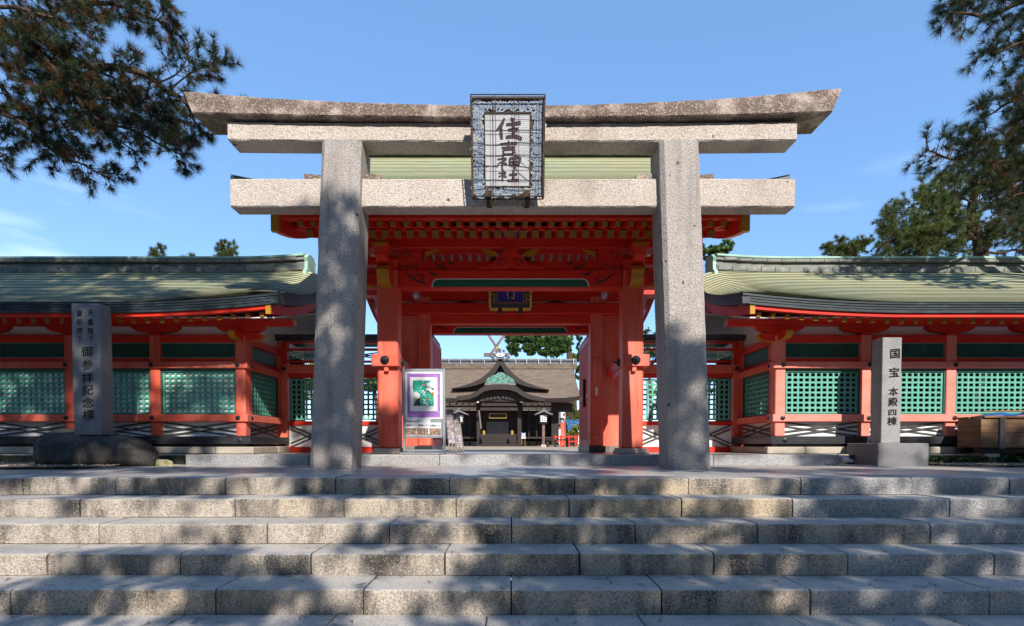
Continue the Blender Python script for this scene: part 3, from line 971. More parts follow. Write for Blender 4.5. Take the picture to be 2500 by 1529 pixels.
# ================================================================= ROOF BUILDER
def course_roof(S, us, N, lift, over, name, mats, parent, **k):
    b = MB()
    nu = len(us)
    def row(v, up):
        return [tuple(Vector(S(u, v)) + Vector((0, -0.35 * up, up))) for u in us]
    rows_ = []
    for i in range(N):
        v0, v1 = i / N, (i + 1) / N
        rows_.append((row(v0 - over / N, lift), row(v1, 0.0)))
    pts, fs, ms = [], [], []
    for i, (lo, hi) in enumerate(rows_):
        pts += lo + hi
        o = i * 2 * nu
        for j in range(nu - 1):
            fs.append((o + j, o + j + 1, o + nu + j + 1, o + nu + j)); ms.append(0)
            if i:
                p = o - nu
                fs.append((p + j, p + j + 1, o + j + 1, o + j)); ms.append(1)
    b.add(pts, fs, ms)
    return b.build(name, mats, parent, recalc=False, **k)

def band(S0, us, layers, depth, name, mats, parent):
    """stepped eave edge: S0(u) -> top outer point; layers = list of (dz_top, dz_bot, outset, matidx)"""
    b = MB()
    for (zt, zb, oy, mi) in layers:
        pts, fs = [], []
        for u in us:
            p = Vector(S0(u))
            pts += [p + Vector((0, oy, zt)), p + Vector((0, oy, zb)), p + Vector((0, depth, zb)), p + Vector((0, depth, zt))]
        n = len(us)
        for j in range(n - 1):
            for a in range(4):
                fs.append((j * 4 + a, j * 4 + (a + 1) % 4, (j + 1) * 4 + (a + 1) % 4, (j + 1) * 4 + a))
        fs += [(0, 1, 2, 3), ((n - 1) * 4, (n - 1) * 4 + 1, (n - 1) * 4 + 2, (n - 1) * 4 + 3)]
        b.add(pts, fs, mi)
    return b.build(name, mats, parent)

# ================================================================= GATE
gate = thing('shrine_gate', 'vermilion roofed gate with two thick front columns behind the granite torii', 'gate', (0, 9.05, 0.142))
YF, YM, YB = 7.85, 9.05, 10.25
# roof
def gprof(t):
    return 6.40 + 2.65 * t, 3.30 + 1.82 * (0.62 * t + 0.38 * t * t)
def groof(sg):
    def S(u, v):
        t = max(v, -0.05)
        y, z = gprof(t)
        ax = abs(u)
        xe = 2.86 + 0.46 * max(0.0, 1 - t / 0.40) ** 2
        x = u * xe
        fl = max(0.0, (abs(x) - 1.7) / 1.75)
        z += 0.20 * fl ** 2 * max(0, 1 - t) ** 2
        z -= 0.16 * max(0.0, (ax - 0.88) / 0.12) ** 2 * min(1, t * 2)
        if sg < 0:
            y = 2 * YM - y
        return (x, y, z)
    return S
us = [-1 + 2 * i / 40 for i in range(41)]
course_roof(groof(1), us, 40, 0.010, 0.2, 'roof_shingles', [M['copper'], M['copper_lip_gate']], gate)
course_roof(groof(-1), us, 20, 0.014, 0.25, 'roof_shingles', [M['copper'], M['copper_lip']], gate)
band(lambda u: groof(1)(u, 0), us, [(0.0, -0.045, 0.0, 0), (-0.045, -0.09, 0.012, 0), (-0.09, -0.14, 0.024, 0)], 0.3, 'eave_edge', [M['copper_eave']], gate)
b = MB()
for (wd, z0, z1, mi) in ((0.20, 5.06, 5.18, 1), (0.15, 5.18, 5.30, 1), (0.19, 5.30, 5.36, 0), (0.16, 5.36, 5.44, 0)):
    b.box(-2.75, 2.75, YM - wd, YM + wd, z0, z1, mi)
b.build('ridge', [M['patina'], M['ridge']], gate)
b = MB()                                      # boarding under the shingles, closes the roof body
for sg in (1, -1):
    pts, fs = [], []
    for t in np.linspace(0.03, 1, 9):
        for x in (-2.9, 2.9):
            y, z = gprof(t)
            pts.append((x, y if sg > 0 else 2 * YM - y, z - 0.06))
    for i in range(8):
        fs.append((2 * i, 2 * i + 1, 2 * i + 3, 2 * i + 2))
    b.add(pts, fs)
b.build('roof_boarding', M['dwood'], gate, recalc=False)
# white ceiling boards above the rafters (front and back slopes)
def raf(y):
    return 3.243 + 0.364 * (y - 7.75)
b = MB()
for sg in (1, -1):
    q = []
    for y in (6.95, YM):
        for x in (-2.76, 2.76):
            q.append((x, y if sg > 0 else 2 * YM - y, raf(y) + 0.115))
    for (x, y, z) in list(q):
        q.append((x, y, z + 0.02))
    b.add(q, [(0, 1, 3, 2), (4, 5, 7, 6), (0, 1, 5, 4), (2, 3, 7, 6), (0, 2, 6, 4), (1, 3, 7, 5)])
b.build('ceiling_board', M['white'], gate)
# base rafters and flying rafters, one object each with an ochre end
rb = MB()
rb.bar((0, 6.875, raf(6.875) + 0.045), (0, YM, raf(YM) + 0.045), 0.088, 0.09)
raf_me = rb.mesh('rafter', M['redd'])
eb = MB(); eb.bar((0, 6.867, raf(6.867) + 0.045), (0, 6.875, raf(6.875) + 0.045), 0.088, 0.09)
end_me = eb.mesh('rafter_end', M['yellow_dull'])
def flz(y):
    return 2.910 + 0.34 * (y - 6.50)
rb = MB(); rb.bar((0, 6.51, flz(6.51) + 0.036), (0, 7.2, flz(7.2) + 0.036), 0.066, 0.066)
fl_me = rb.mesh('flying_rafter', M['redd'])
eb = MB(); eb.bar((0, 6.502, flz(6.502) + 0.036), (0, 6.51, flz(6.51) + 0.036), 0.066, 0.066)
fe_me = eb.mesh('rafter_end', M['yellow_dull'])
for k in range(-16, 17):
    x = k * 0.160
    w_ = Matrix.Translation((x, 0, 0))
    r0 = link('rafter', raf_me, gate, w_)
    link('rafter_end', end_me, r0, w_)
    r1 = link('flying_rafter', fl_me, gate, w_ @ Matrix.Translation((0.02, 0, 0)))
    link('rafter_end', fe_me, r1, w_ @ Matrix.Translation((0.02, 0, 0)))
bk = MB(); bk.bar((0, 11.0, raf(7.1) + 0.05), (0, YM, raf(YM) + 0.05), 0.09, 0.10)
bk_me = bk.mesh('rafter', M['redd'])
for k in range(-16, 17):
    link('rafter', bk_me, gate, Matrix.Translation((k * 0.160, 0, 0)))
b = MB(); b.box(-2.76, 2.76, 6.855, 6.94, raf(6.88) + 0.10, raf(6.88) + 0.135); b.build('eave_batten', M['redd'], gate)
b = MB(); b.box(-2.77, 2.77, 6.43, 6.515, flz(6.5) + 0.074, 3.19); b.build('fascia', M['redd'], gate)
b = MB(); b.prism([(6.5, flz(6.5) + 0.080), (7.3, flz(7.3) + 0.080), (7.3, flz(7.3) + 0.095), (6.5, flz(6.5) + 0.095)], -2.76, 2.76, 'x'); b.build('eave_board', M['redd'], gate)
# barge boards on the gables
def barge(sx, sg):
    b = MB()
    ts = np.linspace(0, 1, 12)
    pts, fs, ms = [], [], []
    for t in ts:
        y = 6.46 + (YM - 6.46) * t
        zb = 2.835 + 0.62 * t * 0.6 + 1.15 * t * t * 0.95
        h = 0.26
        yy_ = y if sg > 0 else 2 * YM - y
        for xo in (0, 0.075):
            pts += [(sx * (2.775 + xo), yy_, zb), (sx * (2.775 + xo), yy_, zb + h + 0.2 * t)]
    n = len(ts)
    for i in range(n - 1):
        a, c = i * 4, (i + 1) * 4
        fs += [(a, c, c + 1, a + 1), (a + 2, c + 2, c + 3, a + 3), (a, c, c + 2, a + 2), (a + 1, c + 1, c + 3, a + 3)]
        ms += [0] * 4
    fs.append((0, 1, 3, 2)); ms.append(1)
    b.add(pts, fs, ms)
    bo = b.build('barge_board', [M['redd'], M['yellow']], gate)
    b = MB()
    y0 = 6.45 if sg > 0 else 2 * YM - 6.45
    b.box(min(sx * 2.767, sx * 2.858), max(sx * 2.767, sx * 2.858), y0 - 0.03, y0 + 0.03, 2.828, 3.11)
    b.build('end_cap', M['yellow'], bo)
for sx in (-1, 1):
    for sg in (1, -1):
        barge(sx, sg)
# gable infill
for sx in (-1, 1):
    b = MB()
    x = sx * 2.2
    b.prism([(7.8, 3.29), (10.3, 3.29), (YM, 4.85)], x - 0.02, x + 0.02, 'x')
    b.build('gable_wall', M['white'], gate)

def scroll_lines(b, cx, cz, y, sc, sx):
    """cloud scroll painted in black outline on a beam face"""
    pts = []
    for i in range(26):
        t = i / 25
        a = sx * (2.6 + 7.2 * t)
        r_ = sc * (0.10 + 0.42 * t)
        pts.append((cx + r_ * math.cos(a) * 1.1, y, cz + r_ * math.sin(a) * 0.85))
    b.ribbon(pts, 0.016, (0, -1, 0))
    b.ribbon([(cx - sx * sc * 1.5, y, cz + sc * 0.42), (cx - sx * sc * 1.15, y, cz + sc * 0.34), (cx - sx * sc * 0.8, y, cz - sc * 0.05), (cx - sx * sc * 0.3, y, cz - sc * 0.38), (cx + sx * sc * 0.2, y, cz - sc * 0.45), (cx + sx * sc * 0.6, y, cz - sc * 0.72)], [0.012, 0.020, 0.024, 0.020, 0.024, 0.012], (0, -1, 0), 0.0008)
    b.ribbon([(cx + sx * sc * 0.7, y, cz + sc * 0.62), (cx + sx * sc * 1.0, y, cz + sc * 0.58), (cx + sx * sc * 1.25, y, cz + sc * 0.30), (cx + sx * sc * 1.6, y, cz + sc * 0.28), (cx + sx * sc * 2.0, y, cz + sc * 0.55)], [0.008, 0.020, 0.036, 0.020, 0.005], (0, -1, 0), 0.0016)

def eyebrow(parent, x, y, z0, z1):
    """green carved hollow with a white rim along the foot of a beam"""
    def shape(x, z0, z1, r):
        p = [(-x, z0), (x, z0)]
        for i in range(7):
            a = math.pi / 2 * i / 6
            p.append((x - r + r * math.cos(a), z1 - r * 0.9 + r * 0.9 * math.sin(a)))
        for i in range(7):
            a = math.pi / 2 + math.pi / 2 * i / 6
            p.append((-x + r + r * math.cos(a), z1 - r * 0.9 + r * 0.9 * math.sin(a)))
        return p
    b = MB(); b.prism(shape(x, z0, z1, 0.10), y - 0.004, y + 0.01, 'y'); b.build('rim', M['white'], parent)
    b = MB(); b.prism(shape(x - 0.017, z0 - 0.001, z1 - 0.017, 0.09), y - 0.009, y + 0.0, 'y'); b.build('carved_hollow', M['green'], parent)

# columns, plinths, tie beams
for sx in (-1, 1):
    b = MB(); b.cbox(sx * 1.77 - 0.15, sx * 1.77 + 0.15, 7.70, 8.00, 0.222, 2.80, 0.022)
    b.build('column', M['red'], gate)
    b = MB()
    b.cbox(sx * 1.77 - 0.225, sx * 1.77 + 0.225, 7.625, 8.075, 0.1425, 0.224, 0.01, fn=lambda p: (sx * 1.77 + (p[0] - sx * 1.77) * (1 - 0.12 * (p[2] > 0.2)), 7.85 + (p[1] - 7.85) * (1 - 0.12 * (p[2] > 0.2)), p[2]))
    b.build('plinth', M['foundation'], gate)
    xi, xo = 1.60, 1.985
    b = MB(); b.cbox(min(sx * xi, sx * xo), max(sx * xi, sx * xo), 7.62, 8.02, 1.395, 1.567, 0.008)
    tb = b.build('tie_block', M['red'], gate)
    b = MB(); b.cbox(min(sx * 1.605, sx * 1.74), max(sx * 1.605, sx * 1.74), 8.02, 8.95, 1.41, 1.555, 0.006)
    b.build('tie_beam', M['redd'], gate)
    b = MB(); b.cbox(min(sx * 1.62, sx * 1.74), max(sx * 1.62, sx * 1.74), 8.001, 8.45, 1.30, 1.409, 0.006)
    b.build('corbel', M['redd'], gate)
    def boss(c, axis, sgn):
        b = MB()
        b.lathe([(0.066, 0), (0.064, sgn * 0.012), (0.05, sgn * 0.028), (0.022, sgn * 0.04), (0.016, sgn * 0.055), (0.01, sgn * 0.075), (0.002, sgn * 0.078)], c, 14, axis)
        b.build('nail_boss', M['iron'], tb, smooth=True)
    boss((sx * 1.79, 7.62, 1.482), 'y', -1)
    boss((sx * 1.60, 7.86, 1.482), 'x', -sx)
    b = MB(); b.cbox(sx * 1.775 - 0.03, sx * 1.775 + 0.03, 7.645, 7.70, 1.325, 1.394, 0.004)
    b.build('peg', M['red'], tb)
    # main posts and flanking panels
    b = MB(); b.cbox(min(sx * 1.34, sx * 1.55), max(sx * 1.34, sx * 1.55), 8.95, 9.15, 0.252, 2.75, 0.012)
    mp_ = b.build('door_post', M['red'], gate)
    for z in (1.72, 0.44):
        for dx in (1.40, 1.49):
            b = MB(); b.lathe([(0.014, 0), (0.012, -0.008), (0.002, -0.012)], (sx * dx, 8.95, z), 8, 'y')
            b.build('nail_head', M['iron'], mp_)
    b = MB(); b.cbox(min(sx * 1.32, sx * 1.60), max(sx * 1.32, sx * 1.60), 8.92, 9.20, 0.143, 0.25, 0.01)
    b.build('post_shoe', M['black'], gate)
    b = MB(); b.box(min(sx * 1.551, sx * 2.0), max(sx * 1.551, sx * 2.0), 9.02, 9.08, 0.252, 2.44)
    b.build('side_panel', M['red'], gate)
    b = MB(); b.cbox(min(sx * 1.601, sx * 2.0), max(sx * 1.601, sx * 2.0), 8.99, 9.11, 0.143, 0.25, 0.006)
    b.build('sill', M['grey_wood'], gate)
    b = MB(); b.cbox(sx * 1.77 - 0.15, sx * 1.77 + 0.15, 10.10, 10.40, 0.15, 2.80, 0.02)
    b.build('column', M['redd'], gate)
    # bracket set over each front column
    cx = sx * 1.77
    b = MB()
    b.cbox(cx - 0.17, cx + 0.17, 7.68, 8.02, 2.802, 2.93, 0.01, fn=lambda p: (cx + (p[0] - cx) * (0.72 if p[2] < 2.83 else 1), 7.85 + (p[1] - 7.85) * (0.72 if p[2] < 2.83 else 1), p[2]))
    bs = b.build('bracket_block', M['redd'], gate)
    b = MB()                       # lower ochre-faced nosing
    b.prism([(7.70, 2.53), (7.70, 2.80), (7.50, 2.79), (7.44, 2.745), (7.42, 2.70), (7.45, 2.66), (7.47, 2.60), (7.52, 2.545)], cx - 0.085, cx + 0.085, 'x', 1, 0)
    b.build('nosing', [M['redd'], M['yellow']], bs)
    b = MB()                       # projecting arm and its bearing block
    b.prism([(7.68, 2.80), (7.68, 2.90), (7.30, 2.90), (7.31, 2.86), (7.40, 2.81), (7.52, 2.80)], cx - 0.075, cx + 0.075, 'x')
    b.build('bracket_arm', M['redd'], bs)
    b = MB()
    b.cbox(cx - 0.115, cx + 0.115, 7.26, 7.49, 2.902, 3.02, 0.006, fn=lambda p: (cx + (p[0] - cx) * (0.66 if p[2] < 2.94 else 1), 7.375 + (p[1] - 7.375) * (0.66 if p[2] < 2.94 else 1), p[2]))
    b.add([(cx - 0.09, 7.2585, 2.955), (cx + 0.09, 7.2585, 2.955), (cx + 0.10, 7.2585, 3.012), (cx - 0.10, 7.2585, 3.012)], [(0, 1, 2, 3)], 1)
    b.build('bearing_block', [M['redd'], M['yellow']], bs)
    b = MB()
    b.prism([(7.72, 3.022), (7.72, 3.115), (7.34, 3.115), (7.30, 3.09), (7.33, 3.06), (7.36, 3.022)], cx - 0.06, cx + 0.06, 'x', 1, 0)
    b.build('nosing', [M['redd'], M['yellow']], bs)
    b = MB()                       # lateral boat-shaped arm with blocks
    prof = [(cx - 0.5, 3.0), (cx - 0.5, 2.95), (cx - 0.42, 2.90), (cx - 0.25, 2.882), (cx + 0.25, 2.882), (cx + 0.42, 2.90), (cx + 0.5, 2.95), (cx + 0.5, 3.0)]
    b.prism(prof, 7.79, 7.92, 'y')
    b.build('bracket_arm', M['redd'], bs)
    for dx in (-0.42, 0.42):
        b = MB(); b.cbox(cx + dx - 0.10, cx + dx + 0.10, 7.73, 7.96, 3.002, 3.118, 0.006, fn=lambda p: (cx + dx + (p[0] - cx - dx) * (0.7 if p[2] < 3.03 else 1), p[1], p[2]))
        b.build('bearing_block', M['redd'], bs)
    b = MB()                       # ochre cloud wings beside the inner block
    ix = cx - sx * 0.56
    b.prism([(ix + sx * 0.02, 3.0), (ix, 3.0), (ix - sx * 0.14, 3.07), (ix - sx * 0.20, 3.115), (ix - sx * 0.16, 3.118), (ix - sx * 0.10, 3.09), (ix - sx * 0.04, 3.08), (ix + sx * 0.02, 3.06)], 7.76, 7.80, 'y')
    b.build('cloud_wing', M['yellow'], bs)
    # outer beam nose with scroll
    b = MB()
    b.prism([(sx * 1.92, 2.56), (sx * 1.92, 2.80), (sx * 2.18, 2.80), (sx * 2.26, 2.74), (sx * 2.22, 2.66), (sx * 2.27, 2.60), (sx * 2.18, 2.56)], 7.77, 7.93, 'y')
    bn_ = b.build('beam_nose', M['redd'], gate)
    b = MB()
    pts = [(sx * (2.05 + (0.02 + 0.085 * t) * math.cos(1 + 8 * t)), 7.766, 2.69 + (0.02 + 0.07 * t) * math.sin(1 + 8 * t)) for t in np.linspace(0, 1, 18)]
    b.ribbon(pts, 0.012, (0, -1, 0))
    b.build('painted_scroll', M['black'], bn_, recalc=False)
    b = MB(); b.box(min(sx * 1.93, sx * 2.2), max(sx * 1.93, sx * 2.2), 7.764, 7.77, 2.556, 2.582)
    b.build('painted_edge', M['yellow'], bn_)
# front rainbow beam, second beam, frog-leg strut, purlin
b = MB(); b.cbox(-1.615, 1.615, 7.75, 7.95, 2.542, 2.80, 0.012)
fb = b.build('rainbow_beam', M['redd'], gate)
eyebrow(fb, 1.135, 7.75, 2.553, 2.672)
b = MB()
for sx in (-1, 1):
    scroll_lines(b, sx * 1.30, 2.685, 7.7475, 0.145, sx * -1)
b.build('painted_scroll', M['black'], fb, recalc=False, kind='stuff')
b = MB(); b.cbox(-1.36, 1.36, 7.82, 7.94, 2.802, 2.95, 0.008)
sb = b.build('upper_beam', M['redd'], gate)
b = MB()
for sx in (-1, 1):
    scroll_lines(b, sx * 0.98, 2.88, 7.8175, 0.085, sx * -1)
b.build('painted_scroll', M['black'], sb, recalc=False, kind='stuff')
b = MB()
half = [(0, 2.83), (0.07, 2.805), (0.50, 2.803), (0.50, 2.815), (0.42, 2.835), (0.36, 2.845), (0.27, 2.87), (0.22, 2.92), (0.19, 2.97), (0.10, 3.0)]
b.prism([(x, z) for x, z in half] + [(-x, z) for x, z in half[::-1]][:-1], 7.72, 7.80, 'y')
fs_ = b.build('frog_leg_strut', M['redd'], gate)
b = MB()
for sx in (-1, 1):
    pts = [(sx * (0.10 + 0.075 * (0.3 + 0.7 * t) * math.cos(2.2 + 5.6 * t)), 7.716, 2.89 + 0.05 * (0.3 + 0.7 * t) * math.sin(2.2 + 5.6 * t)) for t in np.linspace(0, 1, 14)]
    b.ribbon(pts, 0.013, (0, -1, 0))
    b.ribbon([(sx * 0.03, 7.716, 2.925), (sx * 0.10, 7.716, 2.945), (sx * 0.17, 7.716, 2.925), (sx * 0.20, 7.716, 2.88)], 0.012, (0, -1, 0), .0006)
b.build('painted_scroll', M['black'], fs_, recalc=False, kind='stuff')
b = MB(); b.cbox(-0.11, 0.11, 7.70, 7.93, 3.001, 3.118, 0.006); b.build('bearing_block', M['redd'], fs_)
for sx in (-1, 1):
    b = MB()
    b.prism([(sx * 0.20, 3.0), (sx * 0.27, 2.985), (sx * 0.36, 3.04), (sx * 0.42, 3.10), (sx * 0.40, 3.118), (sx * 0.33, 3.10), (sx * 0.27, 3.075), (sx * 0.20, 3.05)], 7.745, 7.80, 'y')
    b.build('cloud_wing', M['yellow'], fs_)
b = MB(); b.cbox(-2.76, 2.76, 7.71, 7.99, 3.095, 3.25, 0.01); b.build('purlin', M['redd'], gate)
b = MB(); b.cbox(-2.76, 2.76, 10.11, 10.39, 3.095, 3.25, 0.01); b.build('purlin', M['redd'], gate)
# main lintel, upper beam, door head, back beam
b = MB(); b.cbox(-2.05, 2.05, 8.90, 9.16, 2.445, 2.625, 0.01); b.build('lintel', M['redd'], gate)
b = MB(); b.cbox(-2.05, 2.05, 8.98, 9.12, 2.68, 2.87, 0.01); b.build('upper_beam', M['redd'], gate)
b = MB(); b.cbox(-1.40, 1.40, 8.97, 9.12, 2.30, 2.443, 0.006); b.build('door_head', M['redd'], gate)
b = MB(); b.box(-2.2, 2.2, 9.02, 9.08, 2.87, 3.16); b.build('upper_wall', M['redd'], gate)
for x in (-0.75, 0.75):
    b = MB(); b.prism([(x - 0.22, 2.626), (x + 0.22, 2.626), (x + 0.12, 2.655), (x, 2.68), (x - 0.12, 2.655)], 8.96, 9.04, 'y')
    b.build('strut', M['black'], gate)
b = MB(); b.cbox(-1.62, 1.62, 10.15, 10.35, 2.375, 2.60, 0.01)
bb_ = b.build('rainbow_beam', M['redd'], gate)
eyebrow(bb_, 1.08, 10.15, 2.385, 2.50)
b = MB()
for sx in (-1, 1):
    scroll_lines(b, sx * 1.28, 2.51, 10.1475, 0.10, sx * -1)
b.build('painted_scroll', M['black'], bb_, recalc=False, kind='stuff')
# opened door leaves of vertical slats
for sx in (-1, 1):
    xd = sx * 1.375
    b = MB()
    for (y0, y1, z0, z1) in ((9.17, 9.25, 0.24, 2.16), (10.36, 10.44, 0.24, 2.14), (9.251, 10.359, 2.06, 2.15), (9.251, 10.359, 0.24, 0.36), (9.251, 10.359, 1.10, 1.17)):
        b.box(xd - 0.03, xd + 0.03, y0, y1, z0, z1)
    dl = b.build('door_leaf', M['redd'], gate)
    b = MB(); b.box(xd - 0.012, xd + 0.012, 9.251, 10.359, 0.36, 2.06); b.build('panel', M['redd'], dl)
    sm = MB(); sm.cbox(-0.025, 0.025, -0.032, 0.032, -0.845, 0.845, 0.004)
    sme = sm.mesh('slat', M['redd'])
    for k in range(9):
        link('slat', sme, dl, Matrix.Translation((xd, 9.33 + k * 0.12, 1.21)))
    b = MB()
    for k in range(12):
        y = 9.22 + k * 0.105
        b.lathe([(0.012, 2.15), (0.016, 2.18), (0.001, 2.24)], (xd, y, 0), 5)
    b.build('spikes', M['iron'], dl, kind='stuff')
    b = MB(); b.cbox(xd - sx * 0.05 - 0.02, xd - sx * 0.05 + 0.02, 9.6, 9.67, 0.95, 1.45, 0.01); b.build('bolt_bar', M['dwood'], dl)
    b = MB(); b.cbox(xd - 0.045, xd + 0.045, 9.16, 10.45, 0.143, 0.24, 0.008); b.build('door_shoe', M['black'], dl)
b = MB(); b.cbox(1.425, 1.465, 8.942, 8.949, 1.10, 1.235, 0.001)
lp = b.build('notice_strip', M['paper'], gate)
for k, ch in enumerate('門'):
    pass
# caged lamps in the inner corners
for sx in (-1, 1):
    l_ = thing('caged_lamp', 'small wire caged lamp high in the %s inner corner of the vermilion gate' % ('left' if sx < 0 else 'right'), 'lamp', (sx * 1.50, 8.55, 2.66), 'caged lamps inside the gate')
    b = MB(); b.lathe([(0.012, 2.72), (0.03, 2.70), (0.045, 2.66), (0.03, 2.61), (0.004, 2.60)], (sx * 1.50, 8.55, 0), 10)
    b.build('bulb', M['paper_grey'], l_, smooth=True)
    b = MB()
    for a in range(6):
        t = a * math.pi / 3
        b.tube([(sx * 1.50 + r_ * math.cos(t), 8.55 + r_ * math.sin(t), z) for r_, z in ((0.02, 2.74), (0.065, 2.70), (0.07, 2.65), (0.02, 2.58))], 0.004, 4)
    b.tube([(sx * 1.50, 8.55, 2.74), (sx * 1.62, 8.55, 2.78), (sx * 1.66, 8.7, 2.80), (sx * 1.66, 8.95, 2.80)], 0.01, 5)
    b.build('cage', M['alu'], l_)
# gate plaque
gp = thing('gate_plaque', 'dark blue gate plaque with gold character in gilt black frame above the doorway', 'plaque', (0, 8.6, 2.44))
def gq(u, v, n=0):
    a = R(14)
    return Vector((u, 8.62 - v * math.sin(a) - n * math.cos(a), 2.455 + v * math.cos(a) - n * math.sin(a)))
def gbox(b, u0, u1, v0, v1, n0, n1, mt=0):
    q = [gq(u, v, n) for n in (n0, n1) for (u, v) in ((u0, v0), (u1, v0), (u1, v1), (u0, v1))]
    b.add(q, [(0, 3, 2, 1), (4, 5, 6, 7), (0, 1, 5, 4), (1, 2, 6, 5), (2, 3, 7, 6), (3, 0, 4, 7)], mt)
b = MB(); gbox(b, -0.31, 0.31, 0.01, 0.78, 0, 0.05); b.build('frame', M['black'], gp)
b = MB(); gbox(b, -0.205, 0.205, 0.10, 0.70, 0.05, 0.056); b.build('panel', M['blue'], gp)
b = MB()
for q in ((-0.215, -0.204, 0.09, 0.71), (0.204, 0.215, 0.09, 0.71), (-0.215, 0.215, 0.088, 0.10), (-0.215, 0.215, 0.70, 0.71)):
    gbox(b, *q, 0.05, 0.066)
b.build('inner_trim', M['bronze_red'], gp)
b = MB()
for k in range(10):
    u = -0.33 + k * 0.066
    if k in (2, 7):
        continue
    gbox(b, u + 0.003, u + 0.063, -0.03, 0.018, 0.0, 0.08)
for sx in (-1, 1):
    for k in range(14):
        gbox(b, sx * 0.325 - 0.018, sx * 0.325 + 0.018, 0.02 + k * 0.054, 0.066 + k * 0.054, 0.0, 0.07)
b.build('gilt_edge', M['gold'], gp)
b = MB()
for u in (-0.155, 0.155):
    c = gq(u, -0.04, 0.03)
    b.lathe([(0.002, 0.04), (0.04, 0.03), (0.045, 0), (0.035, -0.03), (0.002, -0.045)], c, 10)
b.build('foot', M['black'], gp, smooth=True)
b = MB()
for sx in (-1, 1):
    for c0, sg in ((0.20, 1), (0.12, -1)):
        pts = [gq(sx * (0.265 + 0.022 * math.cos(t * 5 * sg)), c0 + 0.03 * math.sin(t * 5) , 0.053) for t in np.linspace(0, 1, 10)]
        b.ribbon(pts, 0.007, (0, -math.cos(R(14)), -math.sin(R(14))))
b.build('scroll_inlay', M['gold'], gp, recalc=False)
nrm = Vector((0, -math.cos(R(14)), -math.sin(R(14))))
bb = brush_char('mon', gq(-0.085, 0.155, 0.058), (1, 0, 0), (0, -math.sin(R(14)), math.cos(R(14))), nrm, 0.17, 0.17, 1.1, 0.002)
bb.build('character', M['gold'], gp, recalc=False)
b = MB()
for u in (-0.2, 0.2):
    b.bar(gq(u, 0.45, 0.0), (u, 9.02, 3.0), 0.03, 0.03)
b.build('hanger', M['iron'], gp)

# ================================================================= CORRIDORS
LCW, LCH = 12, 8
def lattice_mesh(nc, nr, pw, ph, bw, th, name='lattice', m=None):
    """one connected grid plate with holes, centred on 0, lying in XZ"""
    xs, zs = [], []
    W_, H_ = nc * pw + bw, nr * ph + bw
    for i in range(nc + 1):
        xs += [i * pw - W_ / 2, i * pw + bw - W_ / 2]
    for j in range(nr + 1):
        zs += [j * ph - H_ / 2, j * ph + bw - H_ / 2]
    b = MB()
    nx, nz_ = len(xs), len(zs)
    pts = [(x, y, z) for y in (-th / 2, th / 2) for x in xs for z in zs]
    I = lambda k, i, j: k * nx * nz_ + i * nz_ + j
    fs = []
    solid = lambda i, j: 0 <= i < nx - 1 and 0 <= j < nz_ - 1 and not (i % 2 == 1 and j % 2 == 1)
    for i in range(nx - 1):
        for j in range(nz_ - 1):
            if not solid(i, j):
                continue
            fs.append((I(0, i, j), I(0, i + 1, j), I(0, i + 1, j + 1), I(0, i, j + 1)))
            fs.append((I(1, i, j), I(1, i, j + 1), I(1, i + 1, j + 1), I(1, i + 1, j)))
            for (di, dj, a, c) in ((-1, 0, (i, j), (i, j + 1)), (1, 0, (i + 1, j), (i + 1, j + 1)), (0, -1, (i, j), (i + 1, j)), (0, 1, (i, j + 1), (i + 1, j + 1))):
                if not solid(i + di, j + dj):
                    fs.append((I(0, *a), I(0, *c), I(1, *c), I(1, *a)))
    b.add(pts, fs)
    return b.mesh(name, m or M['teal'])
LAT_F = lattice_mesh(12, 8, 0.0855, 0.0735, 0.028, 0.020)
LAT_S = lattice_mesh(9, 8, 0.0855, 0.0735, 0.028, 0.020)
LAT_D = lattice_mesh(8, 8, 0.0855, 0.0835, 0.028, 0.024)
TR = lambda x, y, z: Matrix.Translation((x, y, z))

def vent_mesh(wd):
    b = MB()
    n = int(wd / 0.027)
    b.box(-wd / 2, wd / 2, 0.012, 0.02, -0.1, 0.1)
    for i in range(n):
        x = -wd / 2 + (i + 0.5) * wd / n
        b.box(x - 0.008, x + 0.008, -0.006, 0.0118, -0.1, 0.1)
    return b.mesh('vent_panel', M['teald'])
VENT_F, VENT_S = vent_mesh(1.07), vent_mesh(0.86)

def hexnail(m='iron'):
    b = MB()
    b.lathe([(0.036, 0), (0.034, -0.010), (0.016, -0.014), (0.012, -0.024), (0.002, -0.026)], (0, 0, 0), 6, 'y')
    return b.mesh('nail_cover', M[m])
HEX = hexnail()

